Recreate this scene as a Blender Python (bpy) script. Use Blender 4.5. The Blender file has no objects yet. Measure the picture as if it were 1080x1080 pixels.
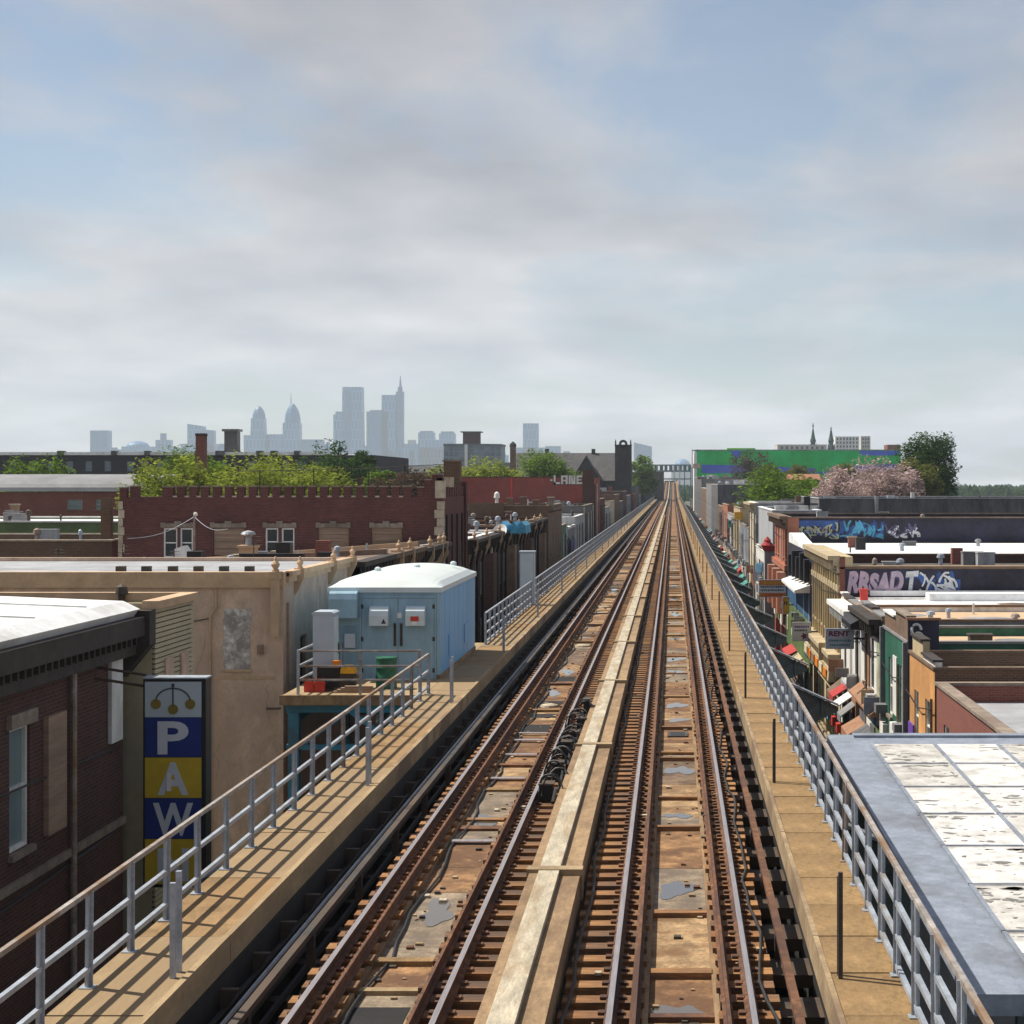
import bpy, math, random
from math import radians, sin, cos, pi, sqrt
random.seed(11)
SC = bpy.context.scene
COL = SC.collection

# ------------------------------------------------------------------ camera
CZ = 13.4                    # eye height over the street
F, VX, VY = 1900.0, 709.5, 510.0
cam_d = bpy.data.cameras.new('camera')
cam = bpy.data.objects.new('camera', cam_d)
COL.objects.link(cam)
cam.location = (0, 0, CZ)
cam.rotation_euler = (radians(90), 0, 0)
cam_d.sensor_width = 36
cam_d.lens = 36 * F / 1080
cam_d.shift_x = -(VX - 540) / 1080
cam_d.shift_y = -(540 - VY) / 1080
cam_d.clip_start = 0.5
cam_d.clip_end = 30000
SC.camera = cam

# ------------------------------------------------------------------ sky and sun
SUN_EL, SUN_AZ = radians(53), math.atan2(-0.92, 0.39)     # azimuth clockwise from +Y
world = bpy.data.worlds.new('World')
SC.world = world
world.use_nodes = True
wn, wl = world.node_tree.nodes, world.node_tree.links
wn.clear()
out = wn.new('ShaderNodeOutputWorld')
bg = wn.new('ShaderNodeBackground')
bg.inputs['Strength'].default_value = 0.073
sky = wn.new('ShaderNodeTexSky')
sky.sky_type = 'NISHITA'
sky.sun_disc = False
sky.sun_elevation = SUN_EL
sky.sun_rotation = SUN_AZ
sky.altitude = 20
sky.air_density = 1.0
sky.dust_density = 0.6
sky.ozone_density = 2.0
tc = wn.new('ShaderNodeTexCoord')
sep = wn.new('ShaderNodeSeparateXYZ')
wl.new(tc.outputs['Generated'], sep.inputs[0])
den = wn.new('ShaderNodeMath'); den.operation = 'ADD'; den.inputs[1].default_value = 0.16
wl.new(sep.outputs['Z'], den.inputs[0])
den2 = wn.new('ShaderNodeMath'); den2.operation = 'MAXIMUM'; den2.inputs[1].default_value = 0.05
wl.new(den.outputs[0], den2.inputs[0])
dx = wn.new('ShaderNodeMath'); dx.operation = 'DIVIDE'
dy = wn.new('ShaderNodeMath'); dy.operation = 'DIVIDE'
wl.new(sep.outputs['X'], dx.inputs[0]); wl.new(den2.outputs[0], dx.inputs[1])
wl.new(sep.outputs['Y'], dy.inputs[0]); wl.new(den2.outputs[0], dy.inputs[1])
cmb = wn.new('ShaderNodeCombineXYZ')
wl.new(dx.outputs[0], cmb.inputs[0]); wl.new(dy.outputs[0], cmb.inputs[1])
mp = wn.new('ShaderNodeMapping')
mp.inputs['Location'].default_value = (4.2, 1.7, 0)
mp.inputs['Scale'].default_value = (1.0, 0.8, 1)
wl.new(cmb.outputs[0], mp.inputs[0])
n1 = wn.new('ShaderNodeTexNoise')
n1.inputs['Scale'].default_value = 0.95; n1.inputs['Detail'].default_value = 7; n1.inputs['Roughness'].default_value = 0.58
n1.inputs['Distortion'].default_value = 0.25
wl.new(mp.outputs[0], n1.inputs['Vector'])
rmp = wn.new('ShaderNodeValToRGB')
rmp.color_ramp.elements[0].position = 0.41; rmp.color_ramp.elements[0].color = (0.16, 0.16, 0.16, 1)
rmp.color_ramp.elements[1].position = 0.56; rmp.color_ramp.elements[1].color = (0.92, 0.92, 0.92, 1)
wl.new(n1.outputs['Fac'], rmp.inputs[0])
n2 = wn.new('ShaderNodeTexNoise')
n2.inputs['Scale'].default_value = 1.7; n2.inputs['Detail'].default_value = 5
wl.new(mp.outputs[0], n2.inputs['Vector'])
ccol = wn.new('ShaderNodeValToRGB')
ccol.color_ramp.elements[0].position = 0.35; ccol.color_ramp.elements[0].color = (0.58, 0.58, 0.635, 1)
ccol.color_ramp.elements[1].position = 0.68; ccol.color_ramp.elements[1].color = (1.08, 1.05, 1.05, 1)
wl.new(n2.outputs['Fac'], ccol.inputs[0])
cbr = wn.new('ShaderNodeVectorMath'); cbr.operation = 'SCALE'
cel = wn.new('ShaderNodeMapRange'); cel.interpolation_type = 'SMOOTHSTEP'      # cloud decks look whiter towards the horizon
cel.inputs['From Min'].default_value = 0.0; cel.inputs['From Max'].default_value = 0.22; cel.inputs['To Min'].default_value = 9.8; cel.inputs['To Max'].default_value = 6.3
wl.new(sep.outputs['Z'], cel.inputs['Value']); wl.new(cel.outputs[0], cbr.inputs['Scale'])
wl.new(ccol.outputs[0], cbr.inputs[0])
mix = wn.new('ShaderNodeMix'); mix.data_type = 'RGBA'
wl.new(rmp.outputs[0], mix.inputs['Factor'])
wl.new(sky.outputs[0], mix.inputs['A']); wl.new(cbr.outputs[0], mix.inputs['B'])
wl.new(mix.outputs['Result'], bg.inputs['Color'])
wl.new(bg.outputs[0], out.inputs[0])

sun_d = bpy.data.lights.new('sun', 'SUN')
sun_d.energy = 5.0
sun_d.angle = radians(0.6)
sun_d.color = (1.0, 0.93, 0.80)
sun = bpy.data.objects.new('sun', sun_d)
COL.objects.link(sun)
sun.rotation_euler = (radians(90) - SUN_EL, 0, pi - SUN_AZ)
sun.location = (-60, 20, 90)

SC.view_settings.view_transform = 'Standard'
SC.view_settings.look = 'None'
SC.view_settings.exposure = 0.45
SC.view_settings.gamma = 1.0
SC.view_settings.use_curve_mapping = False
SC.cycles.use_denoising = True
SC.cycles.max_bounces = 6
SC.cycles.diffuse_bounces = 3
SC.cycles.glossy_bounces = 3
SC.cycles.transmission_bounces = 3
SC.cycles.volume_bounces = 1
SC.cycles.caustics_reflective = False
SC.cycles.caustics_refractive = False

# ------------------------------------------------------------------ helpers
def PX(px, Y): return (px - VX) * Y / F
def PZ(py, Y): return CZ - (py - VY) * Y / F

class MB:
    """collects faces; build() links them as one mesh object"""
    def __init__(s): s.v = []; s.f = []; s.m = []
    def quad(s, a, b, c, d, m=0):
        n = len(s.v); s.v += [a, b, c, d]; s.f.append((n, n+1, n+2, n+3)); s.m.append(m); return s
    def tri(s, a, b, c, m=0):
        n = len(s.v); s.v += [a, b, c]; s.f.append((n, n+1, n+2)); s.m.append(m); return s
    def box(s, x0, x1, y0, y1, z0, z1, m=0):
        if x0 > x1: x0, x1 = x1, x0
        if y0 > y1: y0, y1 = y1, y0
        if z0 > z1: z0, z1 = z1, z0
        n = len(s.v)
        s.v += [(x0,y0,z0),(x1,y0,z0),(x1,y1,z0),(x0,y1,z0),(x0,y0,z1),(x1,y0,z1),(x1,y1,z1),(x0,y1,z1)]
        s.f += [(n,n+3,n+2,n+1),(n+4,n+5,n+6,n+7),(n,n+1,n+5,n+4),(n+1,n+2,n+6,n+5),(n+2,n+3,n+7,n+6),(n+3,n,n+4,n+7)]
        s.m += [m]*6; return s
    def prism(s, poly, axis, a, b, m=0):
        """poly: 2-D outline; axis 'x': (y,z) 'y': (x,z) 'z': (x,y), swept from a to b"""
        def p(q, t):
            return {'x': (t, q[0], q[1]), 'y': (q[0], t, q[1]), 'z': (q[0], q[1], t)}[axis]
        n = len(s.v); k = len(poly)
        s.v += [p(q, a) for q in poly] + [p(q, b) for q in poly]
        s.f.append(tuple(range(n, n+k))); s.f.append(tuple(range(n+2*k-1, n+k-1, -1))); s.m += [m, m]
        for i in range(k):
            j = (i+1) % k
            s.f.append((n+i, n+j, n+k+j, n+k+i)); s.m.append(m)
        return s
    def tube(s, pts, r, seg=6, m=0, r1=None):
        rings = []
        for i, p in enumerate(pts):
            a = pts[max(i-1, 0)]; b = pts[min(i+1, len(pts)-1)]
            d = [b[k]-a[k] for k in range(3)]; L = sqrt(sum(t*t for t in d)) or 1
            d = [t/L for t in d]
            u = (0, 0, 1) if abs(d[2]) < 0.9 else (1, 0, 0)
            e1 = (d[1]*u[2]-d[2]*u[1], d[2]*u[0]-d[0]*u[2], d[0]*u[1]-d[1]*u[0])
            l1 = sqrt(sum(t*t for t in e1)); e1 = [t/l1 for t in e1]
            e2 = (d[1]*e1[2]-d[2]*e1[1], d[2]*e1[0]-d[0]*e1[2], d[0]*e1[1]-d[1]*e1[0])
            rr = r if r1 is None else r + (r1-r)*i/max(1, len(pts)-1)
            rings.append(len(s.v))
            for k in range(seg):
                t = 2*pi*k/seg
                s.v.append(tuple(p[q]+rr*(cos(t)*e1[q]+sin(t)*e2[q]) for q in range(3)))
        for a, b in zip(rings, rings[1:]):
            for k in range(seg):
                s.f.append((a+k, a+(k+1) % seg, b+(k+1) % seg, b+k)); s.m.append(m)
        s.f.append(tuple(range(rings[0], rings[0]+seg))); s.f.append(tuple(range(rings[-1]+seg-1, rings[-1]-1, -1))); s.m += [m, m]
        return s
    def lathe(s, cx, cy, prof, seg=12, m=0):
        n = len(s.v); k = len(prof)
        for r, z in prof:
            for i in range(seg):
                t = 2*pi*i/seg; s.v.append((cx+r*cos(t), cy+r*sin(t), z))
        for j in range(k-1):
            for i in range(seg):
                s.f.append((n+j*seg+i, n+j*seg+(i+1) % seg, n+(j+1)*seg+(i+1) % seg, n+(j+1)*seg+i)); s.m.append(m)
        s.f.append(tuple(range(n, n+seg))); s.f.append(tuple(range(n+(k-1)*seg, n+k*seg))); s.m += [m, m]
        return s
    def sweep(s, poly, Ys, m=0, ms=None):
        """closed (x,z) outline carried along the line of the track"""
        n = len(s.v); k = len(poly)
        for Y in Ys:
            d = zt(Y)-7.5
            s.v += [(x, Y, z+d) for x, z in poly]
        for j in range(len(Ys)-1):
            for i in range(k):
                a = n+j*k
                s.f.append((a+i, a+(i+1) % k, a+k+(i+1) % k, a+k+i)); s.m.append(ms[i] if ms else m)
        s.f.append(tuple(range(n, n+k))); s.f.append(tuple(range(n+(len(Ys)-1)*k, n+len(Ys)*k))); s.m += [m, m]
        return s
    def mesh(s, name, mats, smooth=False):
        me = bpy.data.meshes.new(name)
        me.from_pydata(s.v, [], s.f)
        mats = mats if isinstance(mats, (list, tuple)) else [mats]
        for q in mats: me.materials.append(M(q))
        if len(mats) > 1: me.polygons.foreach_set('material_index', s.m)
        if smooth: me.polygons.foreach_set('use_smooth', [True]*len(s.f))
        me.update()
        return me
    def build(s, name, mats, parent=None, smooth=False):
        return link(name, s.mesh(name, mats, smooth), parent)

def link(name, me, parent=None, loc=None):
    o = bpy.data.objects.new(name, me); COL.objects.link(o)
    if parent is not None:
        o.parent = parent
        if loc is not None: o.location = loc
        elif parent.type == 'EMPTY': o.location = [-t for t in parent.location]
    elif loc is not None: o.location = loc
    return o

def tag(o, label=None, cat=None, group=None, kind=None):
    if label: o['label'] = label
    if cat: o['category'] = cat
    if group: o['group'] = group
    if kind: o['kind'] = kind
    return o

def thing(name, label, cat, loc=(0, 0, 0), group=None):
    o = bpy.data.objects.new(name, None); COL.objects.link(o)
    o.location = loc; o.empty_display_size = 0.3
    return tag(o, label, cat, group)

def zt(Y):
    """height of the rail heads: level, then climbing to the far station"""
    return 7.5 if Y < 600 else 7.5 + 7.7*((Y-600)/400)**2

# ------------------------------------------------------------------ materials
MATS = {}
def M(q): return MATS[q] if isinstance(q, str) else q

def mat(name, c, rough=0.8, var=0.22, scale=2.0, c2=None, c2amt=0.5, c2scale=0.35, metal=0.0, bump=0.0, stretch=(1, 1, 1), spec=0.35, fine=None):
    m = bpy.data.materials.new(name); m.use_nodes = True
    n, l = m.node_tree.nodes, m.node_tree.links
    b = n['Principled BSDF']
    b.inputs['Roughness'].default_value = rough; b.inputs['Metallic'].default_value = metal
    b.inputs['Specular IOR Level'].default_value = spec
    t = n.new('ShaderNodeTexCoord'); mpn = n.new('ShaderNodeMapping'); mpn.inputs['Scale'].default_value = stretch
    l.new(t.outputs['Object'], mpn.inputs[0])
    a = n.new('ShaderNodeTexNoise'); a.inputs['Scale'].default_value = scale; a.inputs['Detail'].default_value = 8; a.inputs['Roughness'].default_value = 0.65
    l.new(mpn.outputs[0], a.inputs['Vector'])
    r = n.new('ShaderNodeValToRGB')
    r.color_ramp.elements[0].position = 0.36; r.color_ramp.elements[1].position = 0.64
    r.color_ramp.elements[0].color = tuple(max(0, x*(1-var)) for x in c)+(1,)
    r.color_ramp.elements[1].color = tuple(min(1, x*(1+var)) for x in c)+(1,)
    l.new(a.outputs['Fac'], r.inputs[0]); cur = r.outputs[0]
    if var > 0.09:      # fine grain
        g = n.new('ShaderNodeTexNoise'); g.inputs['Scale'].default_value = max(scale*7, 6); g.inputs['Detail'].default_value = 5; g.inputs['Roughness'].default_value = 0.8
        l.new(mpn.outputs[0], g.inputs['Vector'])
        gr = n.new('ShaderNodeMapRange'); gr.inputs['From Min'].default_value = 0.3; gr.inputs['From Max'].default_value = 0.7
        gr.inputs['To Min'].default_value = 1-var*.9; gr.inputs['To Max'].default_value = 1+var*.7
        l.new(g.outputs['Fac'], gr.inputs['Value'])
        gm = n.new('ShaderNodeVectorMath'); gm.operation = 'SCALE'; l.new(cur, gm.inputs[0]); l.new(gr.outputs[0], gm.inputs['Scale']); cur = gm.outputs[0]
    if c2:
        a2 = n.new('ShaderNodeTexNoise'); a2.inputs['Scale'].default_value = c2scale; a2.inputs['Detail'].default_value = 9; a2.inputs['Roughness'].default_value = 0.7
        l.new(mpn.outputs[0], a2.inputs['Vector'])
        r2 = n.new('ShaderNodeValToRGB'); p = 0.5+(0.5-c2amt)*0.5
        r2.color_ramp.elements[0].position = p-0.06; r2.color_ramp.elements[1].position = p+0.10
        l.new(a2.outputs['Fac'], r2.inputs[0])
        x = n.new('ShaderNodeMix'); x.data_type = 'RGBA'; x.inputs['B'].default_value = tuple(c2)+(1,)
        l.new(r2.outputs[0], x.inputs['Factor']); l.new(cur, x.inputs['A']); cur = x.outputs['Result']
    l.new(cur, b.inputs['Base Color'])
    if bump:
        f = n.new('ShaderNodeTexNoise'); f.inputs['Scale'].default_value = fine or scale*6; f.inputs['Detail'].default_value = 4
        l.new(mpn.outputs[0], f.inputs['Vector'])
        bp = n.new('ShaderNodeBump'); bp.inputs['Strength'].default_value = bump; bp.inputs['Distance'].default_value = 0.03
        l.new(f.outputs['Fac'], bp.inputs['Height']); l.new(bp.outputs[0], b.inputs['Normal'])
    MATS[name] = m; return m

def brick(name, c, c2, mortar, bw=0.215, bh=0.075, rough=0.85, dirt=(0.1, 0.08, 0.07), dirtamt=0.4, mw=0.012):
    m = bpy.data.materials.new(name); m.use_nodes = True
    n, l = m.node_tree.nodes, m.node_tree.links
    b = n['Principled BSDF']; b.inputs['Roughness'].default_value = rough; b.inputs['Specular IOR Level'].default_value = 0.25
    t = n.new('ShaderNodeTexCoord'); s = n.new('ShaderNodeSeparateXYZ'); l.new(t.outputs['Object'], s.inputs[0])
    ad = n.new('ShaderNodeMath'); ad.operation = 'ADD'; l.new(s.outputs[0], ad.inputs[0]); l.new(s.outputs[1], ad.inputs[1])
    cb = n.new('ShaderNodeCombineXYZ'); l.new(ad.outputs[0], cb.inputs[0]); l.new(s.outputs[2], cb.inputs[1])
    k = n.new('ShaderNodeTexBrick'); l.new(cb.outputs[0], k.inputs['Vector'])
    k.inputs['Scale'].default_value = 1; k.inputs['Brick Width'].default_value = bw; k.inputs['Row Height'].default_value = bh
    k.inputs['Mortar Size'].default_value = mw; k.inputs['Mortar Smooth'].default_value = 0.2; k.inputs['Bias'].default_value = 0.1
    k.inputs['Color1'].default_value = tuple(c)+(1,); k.inputs['Color2'].default_value = tuple(c2)+(1,); k.inputs['Mortar'].default_value = tuple(mortar)+(1,)
    a = n.new('ShaderNodeTexNoise'); a.inputs['Scale'].default_value = 0.5; a.inputs['Detail'].default_value = 9; a.inputs['Roughness'].default_value = 0.7
    l.new(t.outputs['Object'], a.inputs['Vector'])
    r = n.new('ShaderNodeValToRGB'); p = 0.5+(0.5-dirtamt)*0.4
    r.color_ramp.elements[0].position = p-0.1; r.color_ramp.elements[1].position = p+0.25; r.color_ramp.elements[1].color = (0.7, 0.7, 0.7, 1)
    l.new(a.outputs['Fac'], r.inputs[0])
    x = n.new('ShaderNodeMix'); x.data_type = 'RGBA'; x.inputs['B'].default_value = tuple(dirt)+(1,)
    l.new(r.outputs[0], x.inputs['Factor']); l.new(k.outputs['Color'], x.inputs['A']); l.new(x.outputs['Result'], b.inputs['Base Color'])
    bp = n.new('ShaderNodeBump'); bp.invert = True; bp.inputs['Strength'].default_value = 0.5; bp.inputs['Distance'].default_value = 0.01
    l.new(k.outputs['Fac'], bp.inputs['Height']); l.new(bp.outputs[0], b.inputs['Normal'])
    MATS[name] = m; return m

def leaf(name, c, c2, trans=0.35):
    m = bpy.data.materials.new(name); m.use_nodes = True
    n, l = m.node_tree.nodes, m.node_tree.links
    for x in list(n):
        if x.type == 'BSDF_PRINCIPLED': n.remove(x)
    o = n['Material Output']
    g = n.new('ShaderNodeNewGeometry'); r = n.new('ShaderNodeValToRGB')
    r.color_ramp.elements[0].color = tuple(c)+(1,); r.color_ramp.elements[1].color = tuple(c2)+(1,)
    l.new(g.outputs['Random Per Island'], r.inputs[0])
    tcn = n.new('ShaderNodeTexCoord'); nz = n.new('ShaderNodeTexNoise'); nz.inputs['Scale'].default_value = 0.55; nz.inputs['Detail'].default_value = 2
    l.new(tcn.outputs['Object'], nz.inputs['Vector'])
    mr_ = n.new('ShaderNodeMapRange'); mr_.inputs['From Min'].default_value = 0.33; mr_.inputs['From Max'].default_value = 0.67; mr_.inputs['To Min'].default_value = 0.5; mr_.inputs['To Max'].default_value = 1.35
    l.new(nz.outputs['Fac'], mr_.inputs['Value']); vm = n.new('ShaderNodeVectorMath'); vm.operation = 'SCALE'; l.new(r.outputs[0], vm.inputs[0]); l.new(mr_.outputs[0], vm.inputs['Scale'])
    d = n.new('ShaderNodeBsdfDiffuse'); t = n.new('ShaderNodeBsdfTranslucent'); x = n.new('ShaderNodeMixShader')
    x.inputs[0].default_value = trans
    l.new(vm.outputs[0], d.inputs[0]); l.new(vm.outputs[0], t.inputs[0]); l.new(d.outputs[0], x.inputs[1]); l.new(t.outputs[0], x.inputs[2])
    l.new(x.outputs[0], o.inputs[0]); MATS[name] = m

def glossy(name, c, rough=0.06, metal=0.0, spec=0.5):
    m = bpy.data.materials.new(name); m.use_nodes = True
    b = m.node_tree.nodes['Principled BSDF']
    b.inputs['Base Color'].default_value = tuple(c)+(1,); b.inputs['Roughness'].default_value = rough
    b.inputs['Metallic'].default_value = metal; b.inputs['Specular IOR Level'].default_value = spec
    MATS[name] = m

# track
mat('rust', (0.15, 0.068, 0.034), 0.85, 0.45, 6, c2=(0.07, 0.035, 0.025), bump=0.3)
mat('railhead', (0.58, 0.50, 0.47), 0.36, 0.15, 5, metal=0.85, stretch=(6, 0.3, 1))
mat('tie_wood', (0.25, 0.115, 0.042), 0.9, 0.4, 4, c2=(0.12, 0.07, 0.045), c2scale=1.2, stretch=(0.6, 4, 4), bump=0.5)
mat('tie_wood_b', (0.31, 0.155, 0.06), 0.9, 0.4, 4, c2=(0.16, 0.09, 0.05), c2scale=1.2, stretch=(0.6, 4, 4), bump=0.5)
mat('tie_wood_c', (0.19, 0.10, 0.05), 0.9, 0.4, 4, c2=(0.09, 0.06, 0.045), c2scale=1.2, stretch=(0.6, 4, 4), bump=0.5)
mat('deck', (0.055, 0.034, 0.022), 0.9, 0.4, 1.4, c2=(0.03, 0.02, 0.015), c2amt=0.55, c2scale=0.5, bump=0.4)
mat('trough', (0.27, 0.15, 0.07), 0.9, 0.5, 2.2, c2=(0.12, 0.06, 0.03), c2amt=0.55, c2scale=0.9, bump=0.5)
mat('cream_concrete', (0.41, 0.36, 0.275), 0.9, 0.28, 2.6, c2=(0.30, 0.21, 0.12), c2amt=0.42, c2scale=0.8, stretch=(1.8, 0.4, 1), bump=0.4)
mat('brown_concrete', (0.27, 0.18, 0.10), 0.9, 0.3, 1.8, c2=(0.16, 0.10, 0.06), c2amt=0.45, stretch=(1.5, 0.5, 1), bump=0.3)
mat('walk_plank', (0.235, 0.148, 0.066), 0.88, 0.32, 2.2, c2=(0.24, 0.145, 0.065), c2amt=0.4, c2scale=0.5, stretch=(1, 0.5, 1), bump=0.3)
mat('walk_plank_b', (0.26, 0.165, 0.075), 0.88, 0.32, 2.2, c2=(0.27, 0.165, 0.075), c2amt=0.4, c2scale=0.5, stretch=(1, 0.5, 1), bump=0.3)
mat('walk_left', (0.33, 0.24, 0.135), 0.9, 0.26, 2.0, c2=(0.26, 0.18, 0.10), c2amt=0.45, c2scale=0.4, stretch=(1.5, 0.4, 1), bump=0.3)
mat('fascia', (0.33, 0.24, 0.14), 0.9, 0.3, 1.5, c2=(0.19, 0.13, 0.08), c2scale=0.5, bump=0.3)
mat('galv', (0.36, 0.40, 0.46), 0.5, 0.2, 3, metal=0.35, c2=(0.24, 0.2, 0.16), c2amt=0.3)
mat('galv_rust', (0.32, 0.29, 0.27), 0.65, 0.35, 3, metal=0.15, c2=(0.22, 0.13, 0.07), c2amt=0.5)
mat('dark_steel', (0.045, 0.042, 0.04), 0.7, 0.4, 2, c2=(0.09, 0.06, 0.04), bump=0.2)
mat('black_rubber', (0.018, 0.018, 0.02), 0.55, 0.3, 3)
mat('viaduct_green', (0.10, 0.135, 0.14), 0.6, 0.3, 1.2, c2=(0.10, 0.10, 0.09), c2amt=0.4)
mat('platform_blue', (0.03, 0.26, 0.44), 0.5, 0.25, 1.5, c2=(0.05, 0.12, 0.17))
# signal house
mat('house_blue', (0.15, 0.42, 0.72), 0.45, 0.08, 1.5, c2=(0.13, 0.34, 0.58), c2amt=0.38, c2scale=0.5, stretch=(1, 1, .25))
mat('house_front', (0.26, 0.405, 0.51), 0.5, 0.1, 2.0, c2=(0.20, 0.31, 0.39), c2amt=0.4, c2scale=0.8, stretch=(1, 1, .3))
mat('house_roof', (0.60, 0.65, 0.65), 0.4, 0.05, 0.8, c2=(0.62, 0.67, 0.66), c2amt=0.4, c2scale=0.3)
mat('cabinet', (0.44, 0.50, 0.58), 0.45, 0.06, 1.0, c2=(0.38, 0.43, 0.49), c2amt=0.35)
mat('hood', (0.55, 0.64, 0.68), 0.4, 0.06, 2)
mat('red_paint', (0.55, 0.05, 0.035), 0.45, 0.15, 3)
mat('yellow_paint', (0.70, 0.36, 0.02), 0.5, 0.2, 3)
mat('barrel_green', (0.02, 0.12, 0.07), 0.45, 0.3, 3, c2=(0.12, 0.06, 0.03), c2amt=0.25)
# walls
brick('brick_castle', (0.165, 0.044, 0.037), (0.10, 0.029, 0.027), (0.125, 0.085, 0.075), dirt=(0.06, 0.024, 0.024), dirtamt=0.45)
brick('brick_dark', (0.12, 0.046, 0.036), (0.07, 0.03, 0.026), (0.11, 0.08, 0.07), dirtamt=0.42, dirt=(0.045, 0.028, 0.026))
brick('brick_brown', (0.19, 0.105, 0.062), (0.14, 0.075, 0.046), (0.2, 0.16, 0.12), dirtamt=0.45, dirt=(0.09, 0.06, 0.045))
brick('brick_red', (0.26, 0.075, 0.055), (0.20, 0.055, 0.042), (0.2, 0.13, 0.11), dirtamt=0.35, dirt=(0.13, 0.05, 0.045))
brick('brick_purple', (0.04, 0.036, 0.05), (0.028, 0.026, 0.038), (0.05, 0.046, 0.052), dirtamt=0.5, dirt=(0.025, 0.024, 0.03))
brick('brick_orange', (0.42, 0.13, 0.07), (0.34, 0.10, 0.055), (0.3, 0.2, 0.15), dirtamt=0.35, dirt=(0.2, 0.08, 0.05))
brick('brick_grey', (0.14, 0.135, 0.14), (0.11, 0.105, 0.11), (0.16, 0.155, 0.15), bw=0.4, bh=0.2, dirtamt=0.45)
brick('stone_dark', (0.055, 0.05, 0.052), (0.038, 0.035, 0.038), (0.06, 0.055, 0.052), bw=0.7, bh=0.32, dirtamt=0.5, dirt=(0.03, 0.028, 0.03))
mat('red_painted', (0.27, 0.066, 0.052), 0.85, 0.16, 0.8, c2=(0.21, 0.06, 0.05), c2amt=0.45, c2scale=0.12)
mat('stucco', (0.56, 0.405, 0.31), 0.92, 0.2, 2.2, c2=(0.46, 0.335, 0.26), c2amt=0.5, c2scale=0.35, bump=0.9, fine=9, stretch=(1, 1, .6))
mat('stucco_trim', (0.52, 0.365, 0.235), 0.9, 0.14, 1.6, c2=(0.40, 0.28, 0.19), c2amt=0.35, bump=0.2)
mat('patch_grey', (0.60, 0.57, 0.54), 0.95, 0.4, 7, c2=(0.27, 0.25, 0.235), c2amt=0.55, c2scale=2.5, bump=0.5)
mat('siding', (0.42, 0.36, 0.23), 0.7, 0.1, 1.2, c2=(0.40, 0.35, 0.25), c2amt=0.4, c2scale=0.5)
mat('tan_board', (0.30, 0.205, 0.145), 0.85, 0.18, 2, c2=(0.22, 0.15, 0.11), c2amt=0.4, stretch=(0.5, 0.5, 5))
mat('limestone', (0.50, 0.42, 0.32), 0.9, 0.2, 2.5, c2=(0.33, 0.27, 0.21), c2amt=0.45, c2scale=0.8, bump=0.4)
mat('lintel', (0.25, 0.20, 0.16), 0.9, 0.25, 2.5, c2=(0.16, 0.12, 0.10), c2amt=0.4, bump=0.3)
mat('roof_silver', (0.34, 0.35, 0.375), 0.6, 0.16, 0.9, c2=(0.25, 0.25, 0.26), c2amt=0.45, c2scale=0.35)
mat('roof_white', (0.76, 0.77, 0.78), 0.6, 0.1, 1.2, c2=(0.50, 0.49, 0.47), c2amt=0.36, c2scale=0.5)
mat('roof_tar', (0.06, 0.055, 0.052), 0.9, 0.35, 0.8, c2=(0.14, 0.13, 0.12), c2amt=0.4, c2scale=0.3)
mat('roof_brown', (0.21, 0.15, 0.115), 0.9, 0.25, 0.8, c2=(0.12, 0.09, 0.075), c2amt=0.45, c2scale=0.3)
mat('roof_grey', (0.23, 0.23, 0.24), 0.85, 0.25, 0.8, c2=(0.14, 0.14, 0.145), c2amt=0.45, c2scale=0.3)
mat('slate', (0.06, 0.058, 0.062), 0.75, 0.3, 1.2, c2=(0.085, 0.08, 0.08), c2amt=0.4)
mat('cornice_dark', (0.045, 0.036, 0.032), 0.75, 0.3, 1.5)
mat('cornice_brown', (0.15, 0.10, 0.07), 0.8, 0.25, 1.5)
mat('cornice_beige', (0.42, 0.34, 0.22), 0.8, 0.2, 1.5, c2=(0.3, 0.24, 0.16), c2amt=0.35)
mat('white_paint', (0.72, 0.71, 0.69), 0.6, 0.14, 2.5, c2=(0.48, 0.45, 0.41), c2amt=0.36, c2scale=0.9, stretch=(1, 1, .3))
mat('grey_paint', (0.36, 0.37, 0.39), 0.8, 0.22, 1.6, c2=(0.24, 0.245, 0.255), c2amt=0.42, c2scale=0.5, stretch=(1, 1, .25))
mat('grey_dark', (0.095, 0.096, 0.105), 0.85, 0.3, 1.6, c2=(0.15, 0.15, 0.155), c2amt=0.4, c2scale=0.5, stretch=(1, 1, .25))
mat('grey_mid', (0.20, 0.20, 0.21), 0.85, 0.2, 0.8, c2=(0.15, 0.15, 0.155), c2amt=0.4)
mat('beige_wall', (0.47, 0.38, 0.235), 0.85, 0.18, 1.0, c2=(0.36, 0.28, 0.17), c2amt=0.4, c2scale=0.3, stretch=(1, 1, 0.4))
mat('cream_wall', (0.60, 0.53, 0.40), 0.85, 0.12, 1.0, c2=(0.48, 0.41, 0.30), c2amt=0.35)
mat('green_wall', (0.028, 0.13, 0.085), 0.6, 0.2, 1.0, c2=(0.02, 0.09, 0.06))
mat('green_metal', (0.13, 0.20, 0.075), 0.6, 0.2, 1.5, c2=(0.10, 0.14, 0.06))
mat('blue_wall', (0.035, 0.10, 0.21), 0.65, 0.2, 1.2, c2=(0.025, 0.07, 0.14))
mat('orange_wall', (0.55, 0.28, 0.10), 0.8, 0.2, 1.0, c2=(0.4, 0.2, 0.08))
mat('graffiti_black', (0.022, 0.02, 0.03), 0.75, 0.35, 0.8, c2=(0.035, 0.035, 0.07), c2amt=0.5)
mat('purple_paint', (0.13, 0.055, 0.32), 0.7, 0.2, 1)
mat('magenta_cloth', (0.42, 0.01, 0.14), 0.8, 0.2, 2)
mat('awning_red', (0.36, 0.035, 0.035), 0.8, 0.2, 2)
mat('awning_cream', (0.6, 0.52, 0.38), 0.8, 0.2, 2)
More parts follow.
